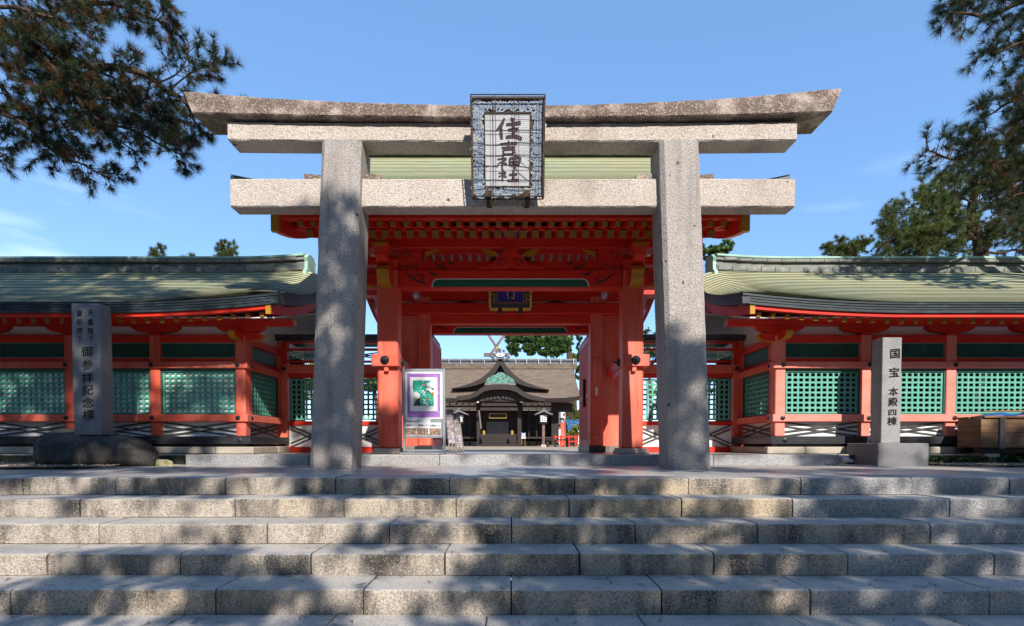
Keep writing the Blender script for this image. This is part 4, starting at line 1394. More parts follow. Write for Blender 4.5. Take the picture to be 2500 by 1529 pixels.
def corridor(sx):
    side = 'left' if sx < 0 else 'right'
    c = thing('corridor', ('shaded vermilion corridor with green lattices behind the boulder monument' if sx < 0 else 'sunlit vermilion corridor with turquoise lattices behind the square pedestal monument'), 'corridor', (sx * 6, 9, 0.142), 'roofed corridors flanking the gate')
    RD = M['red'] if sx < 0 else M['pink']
    RL = M['red']
    posts = [3.92, 5.16, 6.40, 7.64, 8.88]
    YW = 7.75
    def bx(name, x0, x1, y0, y1, z0, z1, m, ch=0.006, parent=None, **k):
        b = MB()
        a, d = min(sx * x0, sx * x1), max(sx * x0, sx * x1)
        if ch:
            b.cbox(a, d, y0, y1, z0, z1, ch)
        else:
            b.box(a, d, y0, y1, z0, z1)
        return b.build(name, m, parent or c, **k)
    # foundation stones
    x = 3.70
    for wd in (0.55, 1.35, 1.25, 1.1, 1.2):
        bx('foundation_stone', x, x + wd - 0.006, 7.66, 8.0, 0.1425, 0.245, M['foundation'], 0.012)
        x += wd
    for y in (8.01, 8.55):
        bx('foundation_stone', 3.72, 4.05, y, y + 0.53, 0.1425, 0.245, M['foundation'], 0.012)
    # base beam, rails, head beam
    bx('base_beam', 3.74, 9.4, 7.66, 7.80, 0.285, 0.397, M['black'])
    bx('base_beam', 3.745, 3.895, 7.801, 9.03, 0.285, 0.395, M['black'])
    bx('sill_packing', 3.86, 9.4, 7.72, 7.84, 0.246, 0.284, M['black'], 0)
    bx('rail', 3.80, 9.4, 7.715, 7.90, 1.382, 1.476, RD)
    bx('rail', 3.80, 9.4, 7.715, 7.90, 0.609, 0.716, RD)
    bx('rail', 3.80, 3.99, 7.901, 9.0, 1.384, 1.474, RL)
    bx('rail', 3.80, 3.99, 7.901, 9.0, 0.611, 0.714, RL)
    bx('head_beam', 3.86, 9.4, 7.765, 7.88, 1.755, 1.867, M['redd'])
    bx('head_beam', 3.86, 3.98, 7.90, 9.0, 1.755, 1.867, M['redd'])
    bx('sub_rail', 3.99, 9.4, 7.785, 7.86, 1.477, 1.538, M['redd'], 0.003)
    bx('sub_rail', 3.88, 3.95, 7.90, 9.0, 1.477, 1.538, M['redd'], 0.003)
    bx('purlin', 3.15, 9.4, 7.75, 7.88, 2.005, 2.095, M['redd'])
    bx('purlin_end', 3.142, 3.15, 7.752, 7.878, 2.007, 2.093, M['yellow'], 0)
    bx('upper_wall', 3.9, 9.4, 7.86, 7.875, 1.868, 2.004, M['white'], 0)
    # posts
    for i, px in enumerate(posts):
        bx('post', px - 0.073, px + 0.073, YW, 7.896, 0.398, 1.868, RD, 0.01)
        b = MB()
        cx = sx * px
        b.prism([(cx - 0.34, 2.003), (cx - 0.34, 1.965), (cx - 0.27, 1.925), (cx - 0.12, 1.905), (cx + 0.12, 1.905), (cx + 0.27, 1.925), (cx + 0.34, 1.965), (cx + 0.34, 2.003)], 7.77, 7.87, 'y')
        ba = b.build('boat_bracket', M['redd'], c)
        b = MB(); b.cbox(cx - 0.085, cx + 0.085, 7.74, 7.90, 1.869, 1.904, 0.004); b.build('bearing_block', M['redd'], ba)
        for z in (1.43, 0.664):
            link('nail_cover', HEX, c, TR(cx + (0.028 * sx if i else 0.02 * sx), 7.714, z))
        b = MB(); b.lathe([(0.035, 0), (0.033, -0.01), (0.018, -0.016), (0.014, -0.03), (0.002, -0.032)], (cx + 0.03, 7.66, 0.342), 10, 'y')
        b.build('nail_boss', M['iron'], c)
    bx('post', 3.85, 3.99, 9.0, 9.14, 0.246, 2.0, RL, 0.01)
    nb = [TR(sx * 3.798, y, z) @ Matrix.Rotation(R(-90 * -sx), 4, 'Z') for y, z in ((7.86, 1.43), (7.86, 0.664))]
    for wm in nb:
        link('nail_cover', HEX, c, wm)
    # corner noses under the eave
    for k, (dx, dy) in enumerate(((0, -1), (-1, 0))):
        b = MB()
        if dx == 0:
            b.prism([(7.75, 1.78), (7.75, 1.90), (7.56, 1.90), (7.50, 1.87), (7.53, 1.82), (7.58, 1.79)], sx * 3.92 - 0.05, sx * 3.92 + 0.05, 'x', 1, 0)
        else:
            b.prism([(sx * 3.85, 1.78), (sx * 3.85, 1.90), (sx * 3.66, 1.90), (sx * 3.60, 1.87), (sx * 3.63, 1.82), (sx * 3.68, 1.79)], 7.78, 7.88, 'y', 1, 0)
        b.build('nosing', [M['redd'], M['yellow']], c)
    # bays
    for i in range(4):
        a, d = posts[i] + 0.073, posts[i + 1] - 0.073
        mid = sx * (a + d) / 2
        fr = MB()
        for (x0, x1, z0, z1) in ((-0.547, -0.527, 0.717, 1.348), (0.527, 0.547, 0.717, 1.348), (-0.527, 0.527, 1.333, 1.381), (-0.527, 0.527, 0.717, 0.733)):
            fr.box(mid + x0, mid + x1, 7.772, 7.83, z0, z1)
        lf = fr.build('lattice_frame', M['teald'], c)
        link('lattice', LAT_F, lf, TR(mid, 7.80, 1.036))
        link('vent_panel', VENT_F, c, TR(mid, 7.80, 1.644))
        bx('vent_rail', a, d, 7.79, 7.84, 1.539, 1.548, M['teal'], 0)
        bx('vent_rail', a, d, 7.79, 7.84, 1.745, 1.754, M['teal'], 0)
        bx('wall_panel', a, d, 7.806, 7.82, 0.398, 0.608, M['white'], 0)
        for sg in (-1, 1):
            for off in (-0.030, 0.030):
                b = MB()
                b.bar((mid - 0.53, 7.799 - 0.0125 * (sg + 1) / 2, 0.503 - sg * 0.068 + off), (mid + 0.53, 7.799 - 0.0125 * (sg + 1) / 2, 0.503 + sg * 0.068 + off), 0.012, 0.021, (0, 0, 1))
                b.build('brace', M['brace'], c)
    # side wall facing the gate
    midy = (7.896 + 9.0) / 2
    fr = MB()
    a = 0.425
    for (y0, y1, z0, z1) in ((-a - 0.03, -a, 0.715, 1.383), (a, a + 0.03, 0.715, 1.383), (-a, a, 1.333, 1.383), (-a, a, 0.715, 0.733)):
        fr.box(min(sx * 3.87, sx * 3.93), max(sx * 3.87, sx * 3.93), midy + y0, midy + y1, z0, z1)
    lf = fr.build('lattice_frame', M['teald'], c)
    link('lattice', LAT_S, lf, TR(sx * 3.90, midy, 1.036) @ Matrix.Rotation(R(90), 4, 'Z'))
    for y0, y1 in ((7.9, midy - a - 0.03), (midy + a + 0.03, 9.0)):
        bx('jamb', 3.87, 3.95, y0, y1, 0.715, 1.383, RL, 0.003)
    link('vent_panel', VENT_S, c, TR(sx * 3.90, midy, 1.644) @ Matrix.Rotation(R(90 * -sx), 4, 'Z') @ Matrix.Rotation(R(180), 4, 'Z'))
    for y0, y1 in ((7.9, midy - a), (midy + a, 9.0)):
        bx('jamb', 3.87, 3.95, y0, y1, 1.538, 1.755, RL, 0.003)
    bx('wall_panel', 3.93, 3.95, 7.9, 9.0, 0.396, 0.610, M['white'], 0)
    for sg in (-1, 1):
        for off in (-0.030, 0.030):
            b = MB()
            xx = sx * (3.915 - 0.012 * (sg + 1) / 2)
            b.bar((xx, midy - 0.50, 0.503 - sg * 0.068 + off), (xx, midy + 0.50, 0.503 + sg * 0.068 + off), 0.012, 0.021)
            b.build('brace', M['brace'], c)
    b = MB()
    x = sx * 3.93
    b.add([(x, 7.88, 1.868), (x, 10.2, 1.868), (x, 10.2, 2.12), (x, 9.05, 2.75), (x, 7.88, 2.12)], [(0, 1, 2, 3, 4)])
    b.build('gable_wall', M['white'], c, recalc=False)
    # inside
    if sx < 0:
        bx('screen_board', 4.0, 9.4, 7.8165, 7.8265, 0.735, 1.345, M['white'], 0)
    bx('back_wall', 3.95, 9.4, 10.2, 10.28, 0.14, 2.1, M['dwood'], 0)
    bx('floor', 3.95, 9.4, 7.9, 10.3, 0.26, 0.29, M['dwood'], 0)
    bx('end_wall', 9.36, 9.39, 7.91, 10.19, 0.3, 2.1, M['dwood'], 0)
    # roof: rafters, boarding, shingles, eave, ridge
    def rz(y):
        return 1.875 + 0.275 * (y - 7.05)
    rb = MB(); rb.bar((0, 7.055, rz(7.055) + 0.03), (0, 9.05, rz(9.05) + 0.03), 0.058, 0.06)
    rme = rb.mesh('rafter', M['redd'])
    eb = MB(); eb.bar((0, 7.047, rz(7.047) + 0.03), (0, 7.055, rz(7.055) + 0.03), 0.058, 0.06)
    eme = eb.mesh('rafter_end', M['yellow_dull'])
    k = 0
    x = 3.27
    while x < 8.4:
        wm = TR(sx * x, 0, 0.125 * max(0.0, (5.3 - x) / 2.3) ** 2 * 0.85)
        o = link('rafter', rme, c, wm)
        link('rafter_end', eme, o, wm)
        x += 0.188
    b = MB()
    q = []
    for y in (7.07, 9.05, 11.03):
        zz = rz(y) + 0.066 if y < 9.1 else rz(18.1 - y) + 0.066
        for xx in (3.12, 9.4):
            q += [(sx * xx, y, zz), (sx * xx, y, zz + 0.015)]
    b.add(q, [(0, 2, 6, 4), (1, 3, 7, 5), (4, 6, 10, 8), (5, 7, 11, 9), (0, 1, 5, 4), (2, 3, 7, 6), (0, 1, 3, 2)])
    b.build('soffit_board', M['white'], c, recalc=False)
    def crise(ax):
        return 0.125 * max(0.0, (5.3 - ax) / 2.3) ** 2
    bx0 = 6.93
    def S(u, v):
        ax = 3.0 + 6.4 * u
        y = bx0 + (8.93 - bx0) * v
        z = 2.115 + 1.04 * (0.80 * v + 0.20 * v * v)
        z += crise(ax) * (1 - v) ** 1.5 + 0.05 * max(0, (4.2 - ax) / 1.2) ** 2 * v
        e = max(0.0, (3.55 - ax) / 0.55)
        z -= 0.24 * e ** 1.8 * min(1.0, v * 1.6) * (1 - 0.2 * v)
        return (sx * ax, y, z)
    us_ = [0.55 / 6.4 * (i / 10) for i in range(10)] + [0.55 / 6.4 + (1 - 0.55 / 6.4) * i / 24 for i in range(25)]
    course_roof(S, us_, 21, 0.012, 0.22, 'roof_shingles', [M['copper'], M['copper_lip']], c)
    b = MB()
    b.add([(sx * 3.05, 9.1, 3.1), (sx * 9.4, 9.1, 3.1), (sx * 9.4, 11.2, 2.1), (sx * 3.05, 11.2, 2.1)], [(0, 1, 2, 3)])
    b.build('back_slope', M['copper'], c, recalc=False)
    lay = [(0.008, -0.028, -0.012, 0), (-0.030, -0.058, 0.0, 0), (-0.060, -0.090, 0.010, 0), (-0.092, -0.128, 0.018, 0)]
    band(lambda u: S(u, 0), us_, lay, 0.12, 'eave_edge', [M['copper_eave']], c)
    # fascia under the eave
    b = MB()
    pts, fs = [], []
    for u in us_:
        p = Vector(S(u, 0))
        if abs(p.x) < 3.12:
            continue
        zr = p.z - 0.128
        pts += [(p.x, 6.975, zr), (p.x, 6.975, zr - 0.05), (p.x, 7.045, zr - 0.05), (p.x, 7.045, zr)]
    n = len(pts) // 4
    for j in range(n - 1):
        for a_ in range(4):
            fs.append((j * 4 + a_, j * 4 + (a_ + 1) % 4, (j + 1) * 4 + (a_ + 1) % 4, (j + 1) * 4 + a_))
    fs += [(0, 1, 2, 3), tuple((n - 1) * 4 + q for q in range(4))]
    b.add(pts, fs)
    b.build('fascia', M['redd'], c)
    # verge: thick dark edge and red barge board
    b = MB(); pts, fs = [], []
    vv = np.linspace(0, 1, 12)
    for v in vv:
        p = Vector(S(0, v))
        pts += [(p.x + sx * -0.004, p.y, p.z + 0.016), (p.x, p.y, p.z - 0.135), (p.x + sx * 0.10, p.y, p.z - 0.135), (p.x + sx * 0.10, p.y, p.z + 0.0)]
    for j in range(len(vv) - 1):
        for a_ in range(4):
            fs.append((j * 4 + a_, j * 4 + (a_ + 1) % 4, (j + 1) * 4 + (a_ + 1) % 4, (j + 1) * 4 + a_))
    fs += [(0, 1, 2, 3), tuple((len(vv) - 1) * 4 + q for q in range(4))]
    b.add(pts, fs)
    b.build('verge_edge', M['copper_eave'], c)
    b = MB(); pts, fs, ms = [], [], []
    for v in vv:
        p = Vector(S(0, v))
        y = 6.99 + (p.y - bx0) * 1.0
        zt = p.z - 0.137
        for xo in (0.12, 0.175):
            pts += [(sx * (3.0 + xo), y, zt), (sx * (3.0 + xo), y, zt - 0.12 - 0.03 * v)]
    for j in range(len(vv) - 1):
        a_, d_ = j * 4, (j + 1) * 4
        fs += [(a_, d_, d_ + 1, a_ + 1), (a_ + 2, d_ + 2, d_ + 3, a_ + 3), (a_ + 1, d_ + 1, d_ + 3, a_ + 3), (a_, d_, d_ + 2, a_ + 2)]
    b.add(pts, fs)
    bo = b.build('barge_board', M['redd'], c)
    p = Vector(S(0, 0))
    b = MB(); b.box(min(sx * 3.115, sx * 3.18), max(sx * 3.115, sx * 3.18), 6.965, 6.995, p.z - 0.262, p.z - 0.139); b.build('end_cap', M['yellow'], bo)
    # ridge in tiers with end ornament
    def rrise(ax):
        return 0.05 * max(0, (4.6 - ax) / 1.2) ** 2
    tiers = [(0.20, 3.10, 3.205, 1), (0.165, 3.207, 3.262, 1), (0.20, 3.275, 3.335, 1), (0.17, 3.262, 3.276, 2), (0.225, 3.336, 3.405, 0)]
    b = MB()
    xs_ = [3.40 + 6 * (i / 20) ** 1.5 for i in range(21)]
    for (wd, z0, z1, mi) in tiers:
        pts, fs = [], []
        for x in xs_:
            r_ = rrise(x)
            if mi == 0:
                pr = [(-wd, z0), (-wd, z0 + 0.03), (-wd * 0.6, z1 - 0.008), (0, z1), (wd * 0.6, z1 - 0.008), (wd, z0 + 0.03), (wd, z0)]
            else:
                pr = [(-wd, z0), (-wd, z1), (wd, z1), (wd, z0)]
            m_ = len(pr)
            pts += [(sx * x, 9.05 + a_, z_ + r_) for a_, z_ in pr]
        for j in range(len(xs_) - 1):
            for a_ in range(m_):
                fs.append((j * m_ + a_, j * m_ + (a_ + 1) % m_, (j + 1) * m_ + (a_ + 1) % m_, (j + 1) * m_ + a_))
        fs += [tuple(range(m_)), tuple((len(xs_) - 1) * m_ + q for q in range(m_))]
        b.add(pts, fs, mi)
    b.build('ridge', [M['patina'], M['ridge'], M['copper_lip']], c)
    tlen = 0.235
    for (wd, z0, z1) in ((0.20, 3.112, 3.203), (0.20, 3.280, 3.333)):
        tb_ = MB(); tb_.cbox(-tlen / 2 + 0.003, tlen / 2 - 0.003, -0.012, 0.012, z0 - 3.2, z1 - 3.2, 0.004)
        tme_ = tb_.mesh('ridge_tile', M['ridge'])
        x = 3.42 + tlen / 2 + (0.1 if z0 > 3.2 else 0)
        while x < 8.6:
            link('ridge_tile', tme_, c, TR(sx * x, 9.05 - wd - 0.006 + random.uniform(-.003, .003), 3.2 + rrise(x)))
            x += tlen
    b = MB()
    prof = [(9.05 - 0.20, 3.04), (9.05 - 0.26, 3.06), (9.05 - 0.25, 3.13), (9.05 - 0.19, 3.17), (9.05 - 0.17, 3.30), (9.05 - 0.20, 3.36), (9.05 - 0.10, 3.44), (9.05, 3.45)]
    prof = prof + [(18.1 - y, z) for y, z in prof[::-1]][1:]
    b.prism(prof, sx * 3.345, sx * 3.40, 'x')
    b.build('ridge_end_ornament', M['patina'], c)
    return c
corridor(-1)
corridor(1)

# link walls between gate and corridors
def link_wall(sx):
    c = thing('link_wall', ('low roofed vermilion wall with lattice doors left of the gate, partly behind the left pillar' if sx < 0 else 'low roofed vermilion wall with lattice doors right of the gate, partly behind the right pillar'), 'wall', (sx * 2.95, 9.05, 0.142), 'lattice link walls beside the gate')
    def bx(name, x0, x1, y0, y1, z0, z1, m, ch=0.005, parent=None):
        b = MB()
        a, d = min(sx * x0, sx * x1), max(sx * x0, sx * x1)
        b.cbox(a, d, y0, y1, z0, z1, ch) if ch else b.box(a, d, y0, y1, z0, z1)
        return b.build(name, m, parent or c)
    bx('sill', 2.01, 3.845, 8.98, 9.10, 0.143, 0.235, M['redd'])
    bx('rail', 2.01, 3.845, 8.975, 9.11, 1.476, 1.62, M['red'])
    bx('rail', 2.01, 3.845, 9.0, 9.08, 1.66, 1.69, M['redd'], 0.003)
    bx('rail', 2.01, 3.845, 9.0, 9.08, 1.86, 1.895, M['redd'], 0.003)
    bx('rail', 2.01, 3.845, 8.99, 9.09, 1.985, 2.03, M['redd'], 0.003)
    for x in (2.05, 2.93, 3.80):
        bx('post', x - 0.045, x + 0.045, 8.985, 9.095, 0.236, 1.475, M['red'], 0.006)
    for x in (2.05, 3.80):
        bx('short_post', x - 0.045, x + 0.045, 8.99, 9.09, 1.621, 1.984, M['redd'], 0.005)
    for x0, x1 in ((2.095, 2.885), (2.975, 3.755)):
        mid = (x0 + x1) / 2
        d = bx('door_panel', x0 + 0.005, x1 - 0.005, 9.02, 9.06, 0.60, 0.672, M['redd'], 0.003)
        bx('door_rail', x0 + 0.005, x1 - 0.005, 9.02, 9.06, 1.40, 1.474, M['redd'], 0.003)
        l_ = link('lattice', LAT_D, c, TR(sx * mid, 9.04, 1.036))
        bx('wall_panel', x0 + 0.005, x1 - 0.005, 9.045, 9.06, 0.236, 0.599, M['white'], 0)
        for sg in (-1, 1):
            for off in (-0.03, 0.03):
                b = MB()
                b.bar((sx * (x0 + 0.03), 9.036 - 0.006 * (sg + 1), 0.415 - sg * 0.15 + off), (sx * (x1 - 0.03), 9.036 - 0.006 * (sg + 1), 0.415 + sg * 0.15 + off), 0.010, 0.024)
                b.build('brace', M['brace'], c)
            for off in (-0.016, 0.016):
                b = MB()
                b.bar((sx * (x0 - 0.02), 9.03 - 0.006 * (sg + 1), 1.775 - sg * 0.055 + off), (sx * (x1 + 0.02), 9.03 - 0.006 * (sg + 1), 1.775 + sg * 0.055 + off), 0.012, 0.018)
                b.build('brace', M['teal'], c)
    b = MB()
    a, d = min(sx * 2.0, sx * 3.8), max(sx * 2.0, sx * 3.8)
    b.prism([(8.62, 2.0), (8.62, 2.05), (9.05, 2.14), (9.48, 2.05), (9.48, 2.0), (9.05, 2.05)], a, d, 'x')
    b.build('roof', M['copper_eave'], c)
    b = MB(); b.box(a, d, 8.64, 8.70, 1.955, 1.999); b.build('eave_batten', M['black'], c)
    if sx != 0:
        link('nail_cover', HEX, c, TR(sx * 3.80, 8.974, 1.55))
link_wall(-1)
link_wall(1)


# ================================================================= MONUMENTS, BOULDER, BOX
bo = thing('boulder', 'long dark rounded boulder carrying the taller inscribed stone', 'boulder', (-5.2, 6.9, 0))
def boulder():
    xs_ = [80, 90, 110, 150, 200, 250, 290, 320, 345, 365, 378]
    tops = [1100, 1062, 1050, 1046, 1048, 1052, 1053, 1060, 1072, 1090, 1112]
    x0, x1 = X(55, 1100, 6.68), X(350, 1100, 6.68)
    n, m_ = 64, 40
    b = MB()
    pts, fs = [], []
    for i in range(n + 1):
        t = i / n
        px = 76 + (384 - 76) * t
        h = max(0.03, Z(float(np.interp(px, xs_, tops)), 6.8))
        ex = (max(0.0, 1 - abs(2 * t - 1) ** 3.2)) ** 0.5
        if i in (0, n):
            ex = 0.0
        dpt = 0.36 * ex * (1.0 - 0.15 * t)
        hh = h * (1 if 0 < i < n else 0.4)
        for j in range(m_):
            a = 2 * math.pi * j / m_
            ca, sa = math.cos(a), math.sin(a)
            yy_ = 6.93 - dpt * math.copysign(abs(ca) ** 0.75, ca)
            zz = hh * 0.5 + hh * 0.5 * math.copysign(abs(sa) ** 0.62, sa) - 0.02
            p = Vector((x0 + (x1 - x0) * t, yy_, zz))
            d = (mnoise.fractal(p * 1.7, 0.9, 2.0, 5) * 0.085 + mnoise.noise(p * 5) * 0.015) + mnoise.noise(p * 9) * 0.006
            q = p + (p - Vector((p.x, 6.93, 0.22))).normalized() * d * ex
            pts.append(q)
    for i in range(n):
        for j in range(m_):
            fs.append((i * m_ + j, i * m_ + (j + 1) % m_, (i + 1) * m_ + (j + 1) % m_, (i + 1) * m_ + j))
    fs += [tuple(range(m_)), tuple(n * m_ + j for j in range(m_))]
    b.add(pts, fs)
    b.build('stone', M['rock'], bo, smooth=True)
boulder()
fl = MB()
for (cx, cy, rx, ry, h, sd) in ((-4.62, 7.0, 0.19, 0.09, 0.085, 1), ):
    n = 14
    pts = [(cx, cy, h)]
    for k, (rr, hh) in enumerate(((0.55, h * 0.96), (0.9, h * 0.7), (1.0, 0.0))):
        for i in range(n):
            a = 2 * math.pi * i / n
            j = 1 + 0.22 * mnoise.noise(Vector((math.cos(a) * 2, math.sin(a) * 2, sd)))
            pts.append((cx + rx * rr * j * math.cos(a), cy + ry * rr * j * math.sin(a), hh + 0.008 * mnoise.noise(Vector((i, k, sd)))))
    fs = [(0, 1 + i, 1 + (i + 1) % n) for i in range(n)]
    for k in range(2):
        for i in range(n):
            fs.append((1 + k * n + i, 1 + (k + 1) * n + i, 1 + (k + 1) * n + (i + 1) % n, 1 + k * n + (i + 1) % n))
    fl.add(pts, fs)
o = fl.build('flat_stone', M['moss'])
props(o, label='low mossy flat stone on the ground beside the boulder end', category='stone')

lm = thing('stone_monument', 'tall dark grey inscribed stone pillar standing on the boulder', 'monument', (-5.37, 6.85, 0.44))
MF = 6.75
MX0, MX1 = X(177, 900, MF), X(245, 900, MF)
b = MB(); b.cbox(MX0, MX1, MF, MF + 0.21, 0.40, Z(741, MF), 0.006)
b.build('shaft', M['monument'], lm)
mcx = (MX0 + MX1) / 2
def mz(zy):
    return Z(730 + zy * 0.2190, MF)
for col, zx in (('天皇陛下', 292), ('皇后陛下', 168)):
    for ch, zy in zip(col, (160, 258, 358, 445)):
        put_char(ch, 0.080, (X(160 + zx * 0.2190, 900, MF), MF - 0.003, mz(zy)), M['engrave'], lm, sy=1.08, bold=0.012)
for ch, zy in zip('御参拝記念標', (585, 735, 880, 1015, 1155, 1292)):
    put_char(ch, 0.150, (X(160 + 245 * 0.2190, 900, MF), MF - 0.003, mz(zy)), M['engrave'], lm, sy=0.92, bold=0.016)

rm = thing('stone_monument', 'square grey inscribed stone pillar on a wide pedestal right of the steps', 'monument', (5.13, 7.28, 0.0))
b = MB(); b.cbox(4.80, 5.465, 6.95, 7.60, -0.02, 0.297, 0.008)
b.build('pedestal', [M['monument']], rm)
b = MB(); b.cbox(4.975, 5.232, 7.15, 7.37, 0.297, Z(824, 7.15), 0.006)
b.build('shaft', M['monument_lt'], rm)
for ch, zy, sz in (('国', 292, 0.150), ('宝', 498, 0.150), ('本', 715, 0.132), ('殿', 830, 0.132), ('四', 947, 0.125), ('棟', 1043, 0.135)):
    zx = 570 + (292 - zy) * 0.045
    py_ = 800 + zy * 0.2190
    put_char(ch, sz, (X(2060 + zx * 0.2190, py_, 7.15), 7.147, Z(py_, 7.15)), M['engrave'], rm, bold=0.026, sy=0.92 if ch != '四' else 0.75)

bx_ = thing('wooden_box', 'weathered wooden plank box on low skids at the right edge', 'box', (7.3, 7.4, 0.15))
BX0, BX1, BY0, BY1, BZ0, BZ1 = 6.34, 8.3, 7.18, 7.56, 0.235, 0.635
def wb(name, x0, x1, y0, y1, z0, z1, m=M['bwood'], ch=0.003, parent=None):
    b = MB(); b.cbox(x0, x1, y0, y1, z0, z1, ch); return b.build(name, m, parent or bx_)
bz = (BZ1 - BZ0) / 2
for k in range(2):
    z0 = BZ0 + k * bz
    wb('plank', BX0, BX0 + 0.02, BY0 + 0.021, BY1, z0 + 0.002, z0 + bz - 0.002)
    for x0, x1 in ((BX0, 6.575), (6.655, 7.35), (7.43, 8.1)):
        wb('plank', x0, x1, BY0, BY0 + 0.02, z0 + 0.002, z0 + bz - 0.002)
for x0 in (6.578, 7.353):
    wb('batten', x0, x0 + 0.075, BY0 - 0.025, BY0 - 0.001, BZ0 - 0.01, BZ1, M['grey_wood'])
wb('back', BX0 + 0.021, BX1, BY1 - 0.02, BY1, BZ0, BZ1)
wb('skid', BX0 - 0.02, BX1, BY0 + 0.03, BY0 + 0.10, 0.16, 0.234, M['dwood'])
wb('skid', BX0 - 0.02, BX1, BY1 - 0.08, BY1 - 0.01, 0.16, 0.234, M['dwood'])
wb('support_stone', BX0 + 0.1, BX0 + 0.3, BY0 + 0.04, BY1, 0.0, 0.159, M['foundation'])
wb('support_stone', 7.5, 7.75, BY0 + 0.04, BY1, 0.0, 0.159, M['foundation'])
wb('lid_board', BX0 + 0.02, BX1, BY0 - 0.03, BY0 + 0.19, BZ1 + 0.002, BZ1 + 0.028)
wb('lid_board', BX0 - 0.005, BX1, BY0 + 0.194, BY1 + 0.04, BZ1 + 0.002, BZ1 + 0.026)
for i, (x0, x1, y, z, rot, lab) in enumerate(((6.52, 7.2, 7.40, BZ1 + 0.105, 3, 'loose sunlit plank lying across the blue tarpaulin on the box'), (6.95, 8.0, 7.50, BZ1 + 0.115, -2, 'darker loose plank behind the blue tarpaulin on the box'))):
    b = MB(); b.cbox(-(x1 - x0) / 2, (x1 - x0) / 2, -0.035, 0.035, -0.009, 0.009, 0.002)
    me = b.mesh('loose_plank', M['bwood'])
    link('loose_plank', me, None, TR((x0 + x1) / 2, y, z) @ Matrix.Rotation(R(rot), 4, 'Z'), label=lab, category='plank', group='loose planks on the wooden box')
b = MB()
nx_, ny_ = 30, 10
pts, fs = [], []
for i in range(nx_ + 1):
    for j in range(ny_ + 1):
        x = 6.43 + (8.1 - 6.43) * i / nx_
        y = BY0 + 0.01 + 0.33 * j / ny_
        z = BZ1 + 0.030 + (0.035 + 0.055 * mnoise.noise(Vector((x * 5.5, y * 4, 3))) + 0.02 * mnoise.noise(Vector((x * 17, y * 14, 1)))) * min(1, i / 5, (nx_ - i) / 2 + .2) * min(1, (j + 0.4) / 3)
        pts.append((x, y, z))
for i in range(nx_):
    for j in range(ny_):
        fs.append((i * (ny_ + 1) + j, (i + 1) * (ny_ + 1) + j, (i + 1) * (ny_ + 1) + j + 1, i * (ny_ + 1) + j + 1))
b.add(pts, fs)
o = b.build('blue_tarpaulin', M['tarp'], smooth=True, recalc=False)
props(o, label='crumpled blue tarpaulin spread on top of the wooden box', category='tarpaulin')

# creeping ground cover in front of the foundation, right
def leaf_cloud(n, fn, size, flat=0.0):
    V = np.empty((n, 3, 3))
    for i in range(n):
        c = Vector(fn())
        d = Vector((random.gauss(0, 1), random.gauss(0, 1), random.gauss(0, 1) + flat)).normalized()
        a = d.orthogonal().normalized()
        a = (a * math.cos(1.7 * i) + d.cross(a) * math.sin(1.7 * i)).normalized()
        b_ = d.cross(a)
        s_ = size * random.uniform(0.6, 1.3)
        V[i] = [list(c - a * s_ * 0.5 - b_ * s_ * 0.3), list(c + a * s_ * 0.5 - b_ * s_ * 0.3), list(c + b_ * s_ * 0.75)]
    return V
def gc():
    x = random.uniform(5.55, 8.6)
    return (x, random.uniform(7.18, 7.45), 0.02 + random.random() ** 0.7 * (0.09 + 0.05 * mnoise.noise(Vector((x * 3, 0, 0)))))
np_tris('ground_cover', leaf_cloud(3800, gc, 0.042, 0.6), M['leaf_dk'], kind='stuff', label='low green ground cover along the kerb under the box')

